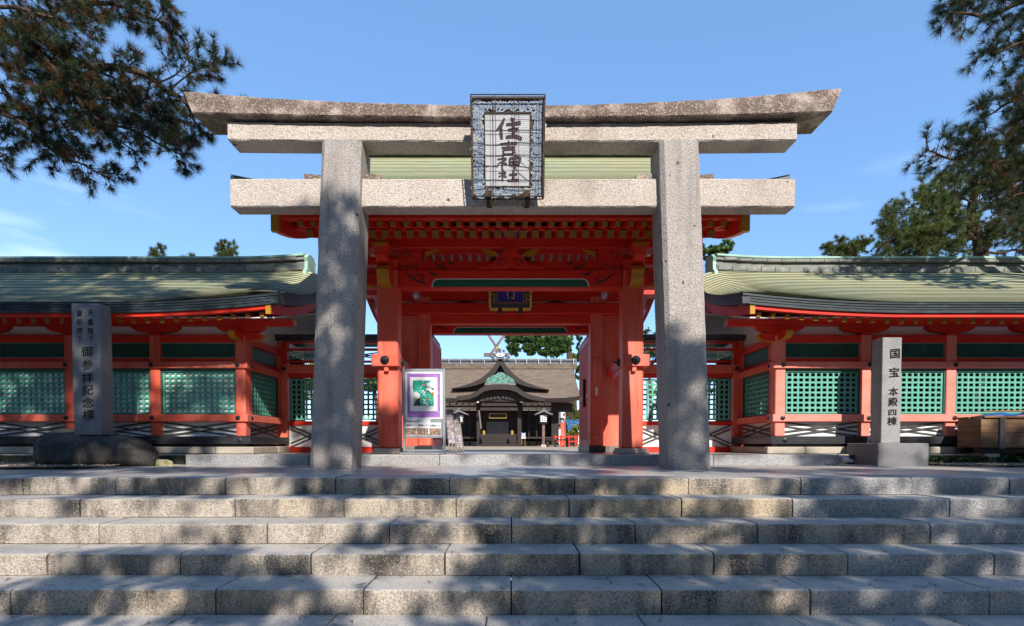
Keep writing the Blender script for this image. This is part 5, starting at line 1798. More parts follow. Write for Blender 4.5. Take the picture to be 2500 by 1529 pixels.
# pigeon
pg = thing('pigeon', 'grey pigeon with green neck standing by the pedestal', 'pigeon', (4.36, 6.95, 0.0))
def pigeon():
    b = MB()
    path = [(0.118, 0.050, 0.004), (0.10, 0.056, 0.014), (0.06, 0.068, 0.026), (0.03, 0.078, 0.040), (0.0, 0.086, 0.046), (-0.03, 0.094, 0.043), (-0.052, 0.108, 0.033), (-0.062, 0.122, 0.023), (-0.066, 0.134, 0.0185), (-0.072, 0.143, 0.0195), (-0.080, 0.146, 0.016), (-0.088, 0.144, 0.008)]
    pts, fs, ms = [], [], []
    n = 12
    for (x, z, r_) in path:
        for k in range(n):
            a = 2 * math.pi * k / n
            pts.append((4.36 + x + 0.35 * r_ * math.sin(a) * (1 if x > -0.05 else 0.5), 6.95 + r_ * 0.85 * math.cos(a), z + r_ * math.sin(a)))
    for i in range(len(path) - 1):
        for k in range(n):
            fs.append((i * n + k, i * n + (k + 1) % n, (i + 1) * n + (k + 1) % n, (i + 1) * n + k))
            ms.append(1 if 5 <= i <= 7 else (0 if i < 5 else 2))
    fs += [tuple(range(n)), tuple((len(path) - 1) * n + k for k in range(n))]
    ms += [0, 2]
    b.add(pts, fs, ms)
    b.build('body', [M['pigeon_body'], M['pigeon_neck'], M['pigeon_body']], pg, smooth=True)
    for s_ in (-1, 1):
        b = MB()
        b.tube([(4.37, 6.95 + s_ * 0.016, 0.05), (4.368, 6.95 + s_ * 0.016, 0.012), (4.36, 6.95 + s_ * 0.016, 0.002)], 0.0032, 5)
        b.tube([(4.372, 6.95 + s_ * 0.016, 0.003), (4.34, 6.95 + s_ * 0.018, 0.003)], 0.0028, 4)
        b.build('leg', M['pigeon_leg'], pg)
        b = MB()
        b.lathe([(0.001, -0.06), (0.02, -0.03), (0.026, 0.01), (0.014, 0.06), (0.001, 0.085)], (4.385, 6.95 + s_ * 0.036, 0.080), 8, 'x')
        for i, p in enumerate(b.v):
            b.v[i] = (p[0], 6.95 + s_ * 0.036 + (p[1] - 6.95 - s_ * 0.036) * 0.25, p[2] - (p[0] - 4.385) * 0.25)
        b.build('wing', M['pigeon_body'], pg, smooth=True)
    b = MB(); b.lathe([(0.006, 0), (0.004, -0.010), (0.0008, -0.018)], (4.36 - 0.088, 6.95, 0.143), 6, 'x')
    b.build('beak', M['iron'], pg)
pigeon()

# ================================================================= POSTER STAND
SD = 7.25
def sx_(zx, zy=700, d=SD):
    return X(960 + zx * 0.15924, 880 + zy * 0.15926, d)
def sz_(zy, d=SD):
    return Z(880 + zy * 0.15926, d)
st = thing('poster_stand', 'grey metal display stand with a framed cat poster in front of left gate column', 'stand', (sx_(470), SD, 0.142))
def sb_(name, zx0, zx1, zy0, zy1, y0, y1, m, parent=st, ch=0.004, **k):
    b = MB()
    b.cbox(sx_(zx0), sx_(zx1), SD + y0, SD + y1, sz_(zy1), sz_(zy0), ch) if ch else b.box(sx_(zx0), sx_(zx1), SD + y0, SD + y1, sz_(zy1), sz_(zy0))
    return b.build(name, m, parent, **k)
sb_('upright', 146, 184, 128, 1400, 0, 0.04, M['alu'])
sb_('upright', 757, 797, 128, 1400, 0, 0.04, M['alu'])
sb_('top_bar', 185, 756, 128, 166, 0.002, 0.038, M['alu'])
sb_('shelf', 185, 756, 1158, 1190, -0.03, 0.038, M['alu'])
sb_('cross_bar', 185, 756, 1368, 1398, 0.002, 0.038, M['alu'])
sb_('back_panel', 185, 756, 900, 1157, 0.02, 0.03, M['alu'], ch=0)
b = MB(); b.cbox(sx_(100), sx_(775), SD - 0.03, SD + 0.30, 0.146, 0.172, 0.006)
b.build('base_plate', M['alu'], st)
po = sb_('poster', 185, 756, 167, 899, 0.012, 0.022, M['paper'], ch=0)
sb_('cloth', 214, 720, 200, 876, 0.009, 0.0118, M['purple'], po, 0)
sb_('mat_board', 258, 676, 258, 778, 0.006, 0.0088, M['paper'], po, 0)
ar = sb_('print', 310, 621, 308, 698, 0.004, 0.0058, M['pgreen'], po, 0)
def ppoly(pts, m, name, y):
    b = MB()
    q = [(sx_(a), SD + y, sz_(c)) for a, c in pts]
    b.add(q, [tuple(range(len(q)))])
    return b.build(name, m, po, recalc=False)
def ell(cx, cy, rx, ry, n=12, a0=0):
    return [(cx + rx * math.cos(a0 + 2 * math.pi * i / n), cy + ry * math.sin(a0 + 2 * math.pi * i / n)) for i in range(n)]
Y_ = 0.0030
# generic pair of white animals in robes, blossoms and a butterfly
ppoly([(505, 345), (540, 352), (580, 320), (600, 308), (621, 312), (621, 430), (590, 425), (560, 405), (520, 395)], M['paper'], 'white_figure', Y_)
ppoly([(500, 430), (540, 415), (621, 428), (621, 480), (590, 500), (540, 492), (510, 460)], M['paper'], 'robe', Y_ - .0003)
ppoly([(570, 420), (621, 425), (621, 470), (590, 440)], M['black'], 'robe_fold', Y_ - .0006)
ppoly([(515, 455), (545, 468), (580, 495), (560, 498), (525, 480)], M['black'], 'robe_fold', Y_ - .0006)
ppoly(ell(600, 520, 22, 32), M['bronze_red'], 'fan', Y_ - .0005)
ppoly([(310, 500), (335, 485), (355, 470), (370, 490), (408, 520), (410, 560), (380, 590), (320, 580), (310, 560)], M['paper'], 'white_figure', Y_)
ppoly([(310, 560), (345, 570), (350, 640), (310, 690)], M['plq_blue'], 'robe', Y_ - .0003)
ppoly([(350, 600), (400, 580), (420, 698), (310, 698), (330, 650)], M['black'], 'robe', Y_ - .0004)
ppoly(ell(350, 585, 14, 20), M['gold'], 'sash', Y_ - .0006)
for k, (a, c, r_) in enumerate(((515, 355, 9), (595, 320, 9), (355, 490, 8), (553, 378, 5))):
    ppoly(ell(a, c, r_, r_, 8), M['pink_ink'], 'ear', Y_ - .0008 - k * .00002)
b = MB()
random.seed(11)
for (a, c, r_) in [(456, 328, 10), (425, 415, 12), (410, 468, 8), (455, 465, 17), (478, 490, 18), (470, 520, 14), (490, 535, 10), (435, 490, 10), (520, 527, 8), (460, 600, 16), (485, 610, 17), (475, 640, 17), (500, 655, 18), (530, 670, 14), (520, 685, 10), (470, 665, 12), (560, 600, 9), (590, 615, 9), (585, 650, 10), (548, 630, 8), (445, 545, 6), (500, 560, 6), (560, 555, 7), (600, 590, 6), (440, 640, 7)]:
    q = [(sx_(x), SD + Y_ - 0.0002, sz_(z)) for x, z in ell(a, c, r_, r_ * 0.8, 7, random.random())]
    b.add(q, [tuple(range(7))])
b.build('blossom_print', M['paper'], po, kind='stuff', recalc=False)
ppoly([(440, 365), (462, 375), (485, 358), (482, 392), (463, 385), (445, 395)], M['pink_ink'], 'butterfly_print', Y_)
ppoly([(505, 575), (525, 585), (548, 572), (545, 605), (525, 598), (510, 608)], M['gold'], 'butterfly_print', Y_)
b = MB()
for k in range(9):
    z0 = 322 + k * 14
    for (a0, a1, dz) in ((303, 326, 0), (306, 322, 5), (312, 317, 9)):
        q = [(sx_(a0 + random.uniform(-2, 2)), SD + 0.0022, sz_(z0 + dz)), (sx_(a1), SD + 0.0022, sz_(z0 + dz - 1)), (sx_(a1), SD + 0.0022, sz_(z0 + dz + 3)), (sx_(a0), SD + 0.0022, sz_(z0 + dz + 3.5))]
        b.add(q, [(0, 1, 2, 3)])
b.build('printed_lettering', M['engrave'], po, kind='stuff', recalc=False)
# leaflets standing on the shelf
labs = ['front leaflet standing leftmost on the poster stand shelf', 'front leaflet in the middle of the poster stand shelf', 'leaflet standing rightmost on the poster stand shelf',
        'leaflet tucked behind the leftmost front leaflet, its heading showing above', 'tilted pale sheet sticking up behind the middle leaflet']
for i, (zx0, zx1, zy0, zy1, dy, rot) in enumerate(((190, 358, 948, 1155, -0.022, 0), (368, 542, 950, 1155, -0.022, 1), (560, 733, 955, 1155, -0.022, 0), (192, 366, 893, 1140, -0.006, -0.5), (400, 574, 880, 1140, -0.006, -3))):
    cx, cz = (sx_(zx0) + sx_(zx1)) / 2, (sz_(zy0) + sz_(zy1)) / 2
    hw, hh = (sx_(zx1) - sx_(zx0)) / 2, (sz_(zy0) - sz_(zy1)) / 2
    y = SD + dy
    lf = thing('leaflet', labs[i], 'leaflet', (cx, y, cz), 'leaflets on the poster stand')
    rm_ = TR(cx, y, cz) @ Matrix.Rotation(R(rot), 4, 'Y')
    b = MB(); b.box(-hw, hw, -0.002, 0.002, -hh, hh)
    link('sheet', b.mesh('sheet', M['paper_grey']), lf, rm_)
    if i < 3:
        b = MB(); b.box(-hw * 0.98, hw * 0.98, -0.0032, -0.0022, -hh * 0.93, hh * 0.12)
        link('photo_print', b.mesh('photo_print', M['photo_ink']), lf, rm_)
    if i != 4:
        for k, ch in enumerate('初辰まいり'):
            me = font_char(ch, 0.030, 0.02)
            if not me.materials:
                me.materials.append(M['engrave'])
            zo = hh * 0.52 if i < 3 else hh * 0.62
            link('character', me, lf, rm_ @ TR((-0.38 + 0.19 * k) * 2 * hw * 0.95, -0.0035, zo) @ Matrix.Rotation(R(90), 4, 'X'))
# slanted racks of paper slips beside the stand
def slip_rack(lab, zx0, zx1, zyt, zyb, d, nx, ny, seed):
    random.seed(seed)
    x0, x1 = sx_(zx0, 1000, d), sx_(zx1, 1000, d)
    zt = sz_(zyt, d)
    rk = thing('notice_rack', lab, 'rack', ((x0 + x1) / 2, d, 0.142), 'leaning racks of paper slips')
    lean = 0.30
    xd = 0.11
    zb = 0.143
    for k in range(nx + 1):
        x = x0 + (x1 - x0) * k / nx
        b = MB(); b.bar((x + xd, d - lean, zb + 0.01), (x, d + 0.02, zt), 0.026, 0.03, (0, 1, 0))
        b.build('pole', M['grey_wood'], rk)
    b = MB(); b.bar(((x0 + x1) / 2 + 0.05, d + 0.28, zb + 0.01), ((x0 + x1) / 2, d + 0.04, zt - 0.06), 0.026, 0.03, (0, 1, 0))
    b.build('prop', M['grey_wood'], rk)
    zc = sz_(zyb, d)
    for j in range(ny):
        for i in range(nx):
            f = (j + 0.5) / ny
            z = zt - (zt - zc) * f
            t = (z - zb) / (zt - zb)
            xx = x0 + (x1 - x0) * (i + 0.5) / nx + xd * (1 - t)
            yy_ = d + 0.02 - (lean + 0.02) * (1 - t) - 0.022
            w2, h2 = (x1 - x0) / nx / 2 * 0.97, (zt - zc) / ny / 2 * 0.97
            b = MB()
            b.cbox(xx - w2, xx + w2, yy_ - 0.006 - random.random() * 0.01, yy_, z - h2, z + h2, 0.002)
            b.build('paper_slip', M['slip' + str(random.randrange(3))], rk)
            b = MB()
M['slip0'] = mat('faded_paper_slip', (0.42, 0.40, 0.46), [dict(c=(0.25, 0.24, 0.30), s=40, d=3, lo=0.45, hi=0.6, f=0.8)], 0.8)
M['slip1'] = mat('weathered_board_slip', (0.33, 0.27, 0.24), [dict(c=(0.2, 0.16, 0.15), s=(30, 30, 8), d=3, lo=0.45, hi=0.6, f=0.8)], 0.8)
M['slip2'] = mat('inked_paper_slip', (0.45, 0.43, 0.48), [dict(c=(0.09, 0.05, 0.09), s=55, d=2, lo=0.50, hi=0.55, f=0.95)], 0.8)
slip_rack('leaning rack of inked paper slips just right of the poster stand', 800, 895, 755, 1275, 8.9, 2, 9, 5)
slip_rack('lower leaning rack of faded paper slips, rightmost of the two', 905, 1000, 812, 1300, 9.0, 2, 9, 8)

# ================================================================= FAR WORSHIP HALL
def H(zx, zy, d):
    return P(1060 + zx * 0.20567, 800 + zy * 0.20571, d)
CZ = 0.10
hall = thing('worship_hall', 'dark timber shrine hall with thatched roof and curved porch gable seen through the gate', 'hall', (-0.7, 37, CZ))
def hb(name, zx0, zx1, zy0, zy1, d0, d1, m, parent=hall, **k):
    a, c = H(zx0, zy1, d0), H(zx1, zy0, d0)
    b = MB(); b.box(a.x, c.x, d0, d1, max(a.z, CZ), c.z)
    return b.build(name, m, parent, **k)
# main roof
ez, rz_ = H(0, 838, 35.5).z, H(0, 478, 40.0).z
xl, xr = H(-420, 800, 35.5).x, H(1738, 800, 35.5).x
b = MB()
pts, fs = [], []
nn, mm = 24, 10
for i in range(nn + 1):
    for j in range(mm + 1):
        t = j / mm
        x = xl + (xr - xl) * i / nn
        e = max(0, abs(2 * i / nn - 1) - 0.75) / 0.25
        pts.append((x, 35.5 + 4.5 * t, ez + (rz_ - ez) * (0.86 * t + 0.14 * t * t) + 0.16 * e * e * (1 - t) + 0.02 * mnoise.noise(Vector((x * 2, t * 9, 0)))))
for i in range(nn):
    for j in range(mm):
        fs.append((i * (mm + 1) + j, (i + 1) * (mm + 1) + j, (i + 1) * (mm + 1) + j + 1, i * (mm + 1) + j + 1))
b.add(pts, fs)
rf = b.build('roof', M['thatch'], hall, recalc=False, smooth=True)
b = MB()
pts, fs = [], []
for i in range(nn + 1):
    x = xl + (xr - xl) * i / nn
    e = max(0, abs(2 * i / nn - 1) - 0.75) / 0.25
    z = ez + 0.16 * e * e
    pts += [(x, 35.49, z + 0.005), (x, 35.55, z - 0.26), (x, 36.6, z - 0.22), (x, 36.6, z + 0.3)]
for i in range(nn):
    for a_ in range(3):
        fs.append((i * 4 + a_, i * 4 + a_ + 1, (i + 1) * 4 + a_ + 1, (i + 1) * 4 + a_))
fs += [(0, 1, 2, 3), tuple(nn * 4 + q for q in range(4))]
b.add(pts, fs)
b.build('eave_edge', M['dwood'], rf, recalc=False)
b = MB(); b.add([(xl, 40, rz_), (xr, 40, rz_), (xr, 44.5, ez), (xl, 44.5, ez)], [(0, 1, 2, 3)])
b.build('back_slope', M['thatch'], hall, recalc=False)
# ridge: stacked tiles with white braces
rg = hb('ridge', -330, 1690, 432, 488, 39.75, 40.25, M['thatch'])
hb('ridge_wall', -330, 1680, 392, 431, 39.85, 40.15, M['tileroof'], rg)
hb('ridge_cap', -330, 1690, 370, 391, 39.7, 40.3, M['tileroof'], rg)
tm = MB(); tm.lathe([(0.055, -0.02), (0.055, 0.02), (0.03, 0.028), (0.001, 0.03)], (0, 0, 0), 8, 'y')
tme = tm.mesh('ridge_tile', M['tileroof'])
for zx in np.arange(70, 1680, 24):
    if 660 < zx < 900:
        continue
    p = H(zx, 412 if int(zx / 24) % 2 else 402, 39.84)
    link('ridge_tile', tme, rg, TR(p.x, 39.82, p.z))
for zx in (-90, 45, 175, 312, 447, 594, 968, 1098, 1238, 1378, 1505, 1656):
    hb('ridge_brace', zx - 4, zx + 4, 366, 436, 39.66, 39.69, M['alu'], rg)
# chidori gable
def gable(outer, inner, d0, d1, name, m, mw, wall_d, kids=True):
    cx = H(785, 0, d0).x
    o_ = [H(a, c, d0) for a, c in outer]
    i_ = [H(a, c, d0) for a, c in inner]
    b = MB()
    n = len(o_)
    pts = []
    for d in (d0, d1):
        for o in o_:
            pts.append((o.x, d, o.z))
    fs = [(j, j + 1, n + j + 1, n + j) for j in range(n - 1)]
    b.add(pts, fs)
    ro = b.build(name, m, hall, recalc=False)
    b = MB()
    pts = [(o.x, d0, o.z - 0.004) for o in o_] + [(o.x, d0, o.z) for o in i_] + [(o.x, d0 + 0.5, o.z) for o in i_]
    k = len(i_)
    fs = []
    assert k == n
    for j in range(n - 1):
        fs.append((j, j + 1, n + j + 1, n + j))
        fs.append((n + j, n + j + 1, 2 * n + j + 1, 2 * n + j))
    b.add(pts, fs)
    b.build('barge_board', mw, ro, recalc=False)
    b = MB()
    b.add([(o.x, wall_d, o.z) for o in i_], [tuple(range(n))])
    b.build('gable_wall', M['dwood'], ro, recalc=False)
    return ro
lo = [(200, 722), (330, 694), (450, 655), (560, 598), (640, 535), (710, 455), (755, 385), (785, 362)]
ro_ = [(1570 - a, c + 14 * (785 - a) / 600) for a, c in lo[:-1]][::-1]
li = [(215, 726), (350, 714), (480, 690), (590, 655), (665, 606), (725, 536), (765, 470), (785, 440)]
ri = [(1570 - a, c + 14 * (785 - a) / 600) for a, c in li[:-1]][::-1]
gable(lo + ro_, li + ri, 36.0, 39.8, 'dormer_gable', M['thatch'], M['dwood'], 36.5)
ko = [(262, 812), (340, 808), (420, 795), (500, 758), (590, 695), (680, 676), (785, 671), (890, 676), (985, 702), (1070, 768), (1150, 798), (1240, 818), (1320, 836)]
ki = [(280, 862), (350, 860), (430, 848), (510, 812), (595, 756), (685, 738), (785, 733), (885, 738), (970, 762), (1050, 815), (1140, 852), (1230, 868), (1300, 874)]
gable(ko, ki, 34.0, 36.6, 'porch_roof', M['thatch'], M['dwood'], 34.6)
# porch beams, columns, ornaments
for zx0, zx1 in ((505, 548), (990, 1035)):
    hb('column', zx0, zx1, 870, 1398, 35.6, 35.9, M['dwood'])
    hb('white_cap', zx0 - 2 if zx0 < 700 else zx0 + 28, zx0 + 24 if zx0 < 700 else zx1 + 22, 876, 892, 34.6, 34.69, M['white'])
hb('porch_beam', 545, 992, 950, 985, 34.72, 34.9, M['dwood'])
bm = hb('carved_beam', 560, 985, 880, 930, 34.74, 34.88, M['dwood'])
b = MB()
for sx in (-1, 1):
    for k in range(4):
        c0 = H(785 + sx * (30 + 42 * k), 835 + 6 * k, 34.55)
        b.lathe([(0.001, -0.03), (0.10, -0.02), (0.13, 0.0), (0.08, 0.05)], (c0.x, 34.55, c0.z), 8, 'y')
b.build('carved_pendant', M['dwood'], hall, kind='stuff', smooth=True)
# green copper ornament on the porch
b = MB()
prof = [(618, 672), (612, 640), (640, 600), (690, 575), (730, 560), (770, 535), (800, 530), (830, 545), (880, 580), (930, 605), (955, 640), (950, 672)]
q = [H(a, c, 34.3) for a, c in prof]
b.prism([(p.x, p.z) for p in q], 34.2, 34.75, 'y')
orn = b.build('copper_ornament', M['patina_dk'], hall)
for zx in (640, 710, 785, 860, 925):
    a, c = H(zx, 600 if zx not in (785,) else 540, 34.18), H(zx, 670, 34.18)
    b = MB(); b.bar((a.x, 34.18, a.z - 0.05), (c.x, 34.18, c.z), 0.02, 0.03, (0, 1, 0)); b.build('rib', M['patina'], orn)
hb('ornament_base', 600, 970, 660, 684, 34.1, 34.8, M['grey_wood'])
# walls
for zx0, zx1 in ((-420, 500), (1045, 1392)):
    hb('wall', zx0, zx1, 985, 1395, 39.0, 39.3, M['dwood'])
    hb('plaster_band', zx0 + 8, zx1 - 3, 892, 930, 37.9, 38.1, M['white'])
    hb('tie_beam', zx0, zx1, 930, 945, 37.85, 38.1, M['dwood'])
    hb('plaster_band', zx0 + 8, zx1 - 3, 946, 976, 37.9, 38.1, M['white'])
    hb('tie_beam', zx0, zx1, 860, 891, 37.85, 38.1, M['dwood'])
    hb('veranda', zx0, zx1, 1297, 1318, 36.6, 38.9, M['dwood'])
    hb('plinth_band', zx0, zx1, 1352, 1396, 38.4, 38.5, M['foundation'])
    hb('door_head', zx0, zx1, 1020, 1030, 38.9, 38.96, M['bwood'])
    st_ = 85
    for zx in np.arange(zx0 + 35 if zx0 > 0 else 180, zx1, 78):
        p = H(zx, 902, 36.6)
        b = MB(); b.box(p.x - 0.05, p.x + 0.05, 36.0, 36.9, p.z - 0.06, p.z + 0.06); r0 = b.build('rafter', M['dwood'], hall)
        b = MB(); b.box(p.x - 0.05, p.x + 0.05, 35.985, 35.998, p.z - 0.055, p.z + 0.055); b.build('rafter_end', M['white'], r0)
for zx in (150, 330, 418, 1045, 1215, 1392, 1125):
    hb('post', zx - 7, zx + 7, 930, 1396, 38.0, 38.15, M['dwood'] if zx in (418, 1125) else M['dwood'])
hb('side_wall', 1393, 1480, 1000, 1396, 37.4, 41.0, M['dwood'])
hb('eave_beam', 1393, 1640, 895, 1000, 36.8, 37.2, M['dwood'])
hb('inner_wall', 500, 1045, 860, 1396, 38.6, 38.8, M['dwood'])
hb('curtain', 622, 882, 1118, 1262, 38.5, 38.59, M['tileroof'])
sg_ = hb('name_board', 655, 858, 1022, 1076, 35.3, 35.4, M['dwood'])
for (a, c, e, f) in ((655, 858, 1018, 1024), (655, 858, 1072, 1078), (652, 660, 1018, 1078), (852, 860, 1018, 1078)):
    hb('gilt_frame', a, c, e, f, 35.25, 35.3, M['gold'], sg_)
fe = hb('offering_fence', 552, 988, 1268, 1276, 35.3, 35.36, M['dwood'])
hb('fence_rail', 552, 988, 1345, 1358, 35.3, 35.36, M['dwood'], fe)
sm = MB()
a, c = H(0, 1380, 35.3), H(12, 1262, 35.3)
sm.box(-0.045, 0.045, -0.025, 0.025, 0, c.z - max(a.z, CZ))
sme = sm.mesh('slat', M['dwood'])
for zx in np.arange(560, 985, 17):
    link('slat', sme, fe, TR(H(zx, 1300, 35.27).x, 35.27, max(a.z, CZ)))
hb('step', 500, 1045, 1383, 1402, 34.2, 34.9, M['dwood'])
for zx in (590, 925):
    p = H(zx, 1250, 34.45)
    b = MB(); b.lathe([(0.05, -0.15), (0.09, -0.1), (0.10, 0.1), (0.05, 0.14), (0.07, 0.17)], p, 8); b.build('gilt_lamp', M['gold'], hall)
b = MB(); b.tube([H(530, 985, 34.6), H(545, 1100, 34.5), H(558, 1200, 34.5)], 0.05, 6); b.build('bell_rope', M['grey_wood'], hall)
# ridge-end ornament
on = hb('ridge_ornament', 735, 835, 335, 372, 35.8, 36.1, M['tileroof'])
b = MB(); p = H(785, 325, 35.75)
pr = [(p.x + 0.30 * math.cos(a) , p.z + 0.125 * math.sin(a)) for a in np.linspace(0, 2 * math.pi, 14)[:-1]]
b.prism(pr, 35.72, 35.79, 'y'); b.build('crest', M['white'], on)
b = MB(); b.lathe([(0.06, 0), (0.06, -0.02), (0.002, -0.03)], (p.x, 35.71, p.z), 10, 'y'); b.build('crest_disc', M['tileroof'], on)
for zx, zy, r_ in ((690, 345, 0.13), (715, 320, 0.11), (880, 345, 0.13), (855, 320, 0.11), (705, 372, 0.12), (865, 372, 0.12), (740, 280, 0.10), (778, 262, 0.12), (825, 275, 0.10)):
    p = H(zx, zy, 35.9)
    b = MB(); b.lathe([(r_ * 0.9, 0.12), (r_, 0.0), (r_ * 0.8, -0.06), (r_ * 0.45, -0.05), (r_ * 0.4, -0.1), (0.002, -0.11)], (p.x, 35.9, p.z), 10, 'y')
    b.build('scroll_tile', M['tileroof'], on, smooth=True)
p = H(742, 248, 35.9)
b = MB(); b.lathe([(0.002, -0.1), (0.085, -0.06), (0.10, 0.0), (0.085, 0.06), (0.002, 0.1)], p, 10); b.build('gilt_ball', M['gold'], on, smooth=True)

# main sanctuary behind, with crossed finials
ms_ = thing('main_sanctuary', 'sanctuary roof with crossed wooden finials rising behind the thatched hall', 'shrine', (-1.2, 52, CZ))
b = MB()
zz = H(0, 400, 52).z
b.prism([(46.5, 1.6), (52, zz), (57.5, 1.6)], -6.5, 4.5, 'x'); b.build('roof', M['thatch'], ms_)
b = MB(); b.box(-5.5, 3.5, 48, 56, CZ, 2.0); b.build('wall', M['dwood'], ms_)
M['chigi'] = mat('finial_timber', (0.20, 0.125, 0.105), [dict(c=(0.13, 0.08, 0.07), s=(1, 1, 3), lo=0.4, hi=0.6)], 0.8)
for a, c in (((560, -45), (700, 175)), ((700, 175), (785, 310))):
    pass
b = MB(); b.bar(H(590, 10, 52.0), H(800, 322, 52.0), 0.22, 0.18, (0, 1, 0)); b.build('finial', M['chigi'], ms_)
b = MB(); b.bar(H(888, 10, 51.7), H(650, 345, 51.7), 0.22, 0.18, (0, 1, 0)); b.build('finial', M['chigi'], ms_)
a, c = H(590, 345, 51.3), H(893, 308, 51.3)
b = MB(); b.box(a.x, c.x, 51.0, 51.4, a.z, c.z); b.build('ridge_log', M['chigi'], ms_)

# wooden lanterns in the courtyard
def lantern(zx, d, lab):
    base = H(zx, 1405, d); base.z = CZ
    l_ = thing('wooden_lantern', lab, 'lantern', base, 'wooden lanterns before the hall')
    def q(name, w0, w1, z0, z1, m, parent=l_):
        b = MB()
        b.add([(base.x + a * w_, d + c * w_, z) for (w_, z) in ((w0, z0), (w1, z1)) for a, c in ((-1, -1), (1, -1), (1, 1), (-1, 1))], [(0, 1, 2, 3), (4, 5, 6, 7), (0, 1, 5, 4), (1, 2, 6, 5), (2, 3, 7, 6), (3, 0, 4, 7)])
        return b.build(name, m, parent)
    q('base_stone', 0.15, 0.11, CZ, 0.24, M['foundation'])
    q('pole', 0.07, 0.065, 0.241, 1.33, M['chigi'])
    q('collar', 0.18, 0.24, 1.331, 1.42, M['dwood'])
    lb = q('light_box', 0.165, 0.18, 1.421, 1.76, M['lampshade'])
    for k in (-1, -0.33, 0.33, 1):
        b = MB(); b.bar((base.x + k * 0.166, d - 0.174, 1.425), (base.x + k * 0.178, d - 0.186, 1.755), 0.012, 0.012); b.build('muntin', M['dwood'], lb)
    for k in (0.25, 0.5, 0.75):
        b = MB(); b.bar((base.x - 0.18, d - 0.176 - 0.014 * k, 1.42 + 0.34 * k), (base.x + 0.18, d - 0.176 - 0.014 * k, 1.42 + 0.34 * k), 0.01, 0.01); b.build('muntin', M['dwood'], lb)
    b = MB()
    pr = [(base.x - 0.46, 1.78), (base.x - 0.45, 1.83), (base.x - 0.2, 1.94), (base.x, 2.06), (base.x + 0.2, 1.94), (base.x + 0.45, 1.83), (base.x + 0.46, 1.78), (base.x + 0.2, 1.86), (base.x, 1.95), (base.x - 0.2, 1.86)]
    b.prism(pr, d - 0.42, d + 0.42, 'y'); ro2 = b.build('roof', M['tileroof'], l_)
    b = MB(); b.box(base.x - 0.05, base.x + 0.05, d - 0.44, d + 0.44, 2.055, 2.12); b.build('ridge', M['tileroof'], ro2)
    b = MB(); b.box(base.x - 0.2, base.x + 0.2, d - 0.2, d + 0.2, 1.761, 1.82); b.build('head', M['dwood'], l_)
lantern(1297, 28.0, 'wooden post lantern with paper panes standing right of the hall porch')
lantern(302, 28.0, 'wooden post lantern half hidden behind the leaning slip racks')
# bench, notice, railing, stall
bn = thing('bench', 'long dark wooden bench right of the lantern in the courtyard', 'bench', H(1460, 1410, 29))
a, c = H(1325, 1340, 29), H(1600, 1326, 29)
b = MB(); b.box(a.x, c.x, 28.8, 29.3, a.z, c.z); b.build('seat', M['dwood'], bn)
for zx in (1345, 1440, 1580):
    p = H(zx, 1400, 29)
    b = MB(); b.box(p.x - 0.06, p.x + 0.06, 28.9, 29.2, CZ, a.z - 0.002); b.build('leg', M['dwood'], bn)
nb_ = thing('notice_board', 'small pale notice board with round blue mark on the porch edge', 'sign', H(1060, 1320, 34.3))
a, c = H(1035, 1318, 34.3), H(1085, 1250, 34.3)
b = MB(); b.box(a.x, c.x, 34.3, 34.33, a.z, c.z); b.build('board', M['bwood2'] if 'bwood2' in M else M['paper_grey'], nb_)
p = H(1060, 1273, 34.29)
b = MB(); b.lathe([(0.13, 0.0), (0.13, -0.004), (0.001, -0.005)], (p.x, 34.297, p.z), 14, 'y'); b.build('round_mark', M['blue'], nb_)
b = MB(); b.lathe([(0.085, 0.0), (0.085, -0.003), (0.001, -0.004)], (p.x, 34.291, p.z), 14, 'y'); b.build('round_mark', M['paper'], nb_)
for zx in (1042, 1078):
    a2 = H(zx, 1319, 34.32)
    b = MB(); b.box(a2.x - 0.02, a2.x + 0.02, 34.31, 34.34, CZ, a2.z - 0.002); b.build('leg', M['bwood'], nb_)
for i, (zx0, zx1, zyt, d, lab) in enumerate(((1500, 1538, 1130, 33, 'thick vermilion fence post with pale cap beyond the bench'), (1545, 1555, 1005, 33, 'tall thin vermilion pole beside the thick capped post'))):
    a, c = H(zx0, 1400, d), H(zx1, zyt, d)
    t_ = thing('fence_post', lab, 'post', ((a.x + c.x) / 2, d, CZ))
    b = MB(); b.box(a.x, c.x, d - 0.12, d - 0.12 + (c.x - a.x), CZ, c.z); b.build('shaft', M['red'], t_)
    if i == 0:
        b = MB(); b.lathe([(0.14, 0), (0.14, 0.10), (0.08, 0.18), (0.002, 0.2)], ((a.x + c.x) / 2, d - 0.02, c.z), 10); b.build('cap', M['alu'], t_)
rl = thing('railing', 'low vermilion railing at the far right of the courtyard', 'railing', (H(1650, 1400, 32).x, 32, CZ))
for zy in (1290, 1345):
    a, c = H(1420, zy + 14, 32), H(1760, zy, 32)
    b = MB(); b.box(a.x, c.x, 32, 32.06, a.z, c.z); b.build('rail', M['redd'], rl)
for zx in (1440, 1500, 1600, 1680, 1750):
    a, c = H(zx - 9, 1400, 32), H(zx + 9, 1280, 32)
    b = MB(); b.box(a.x, c.x, 31.98, 32.08, CZ, c.z); b.build('post', M['redd'], rl)
tn = thing('stall_tent', 'blue tarpaulin canopy of a stall among the bushes at right', 'stall', (H(1650, 1400, 36).x, 36, CZ))
b = MB()
a, c = H(1565, 1200, 36), H(1790, 1090, 36)
b.prism([(35.0, a.z), (36.2, c.z), (37.4, a.z), (37.4, a.z - 0.1), (35.0, a.z - 0.1)], a.x, c.x, 'x'); b.build('canopy', M['stall_cloth'], tn)
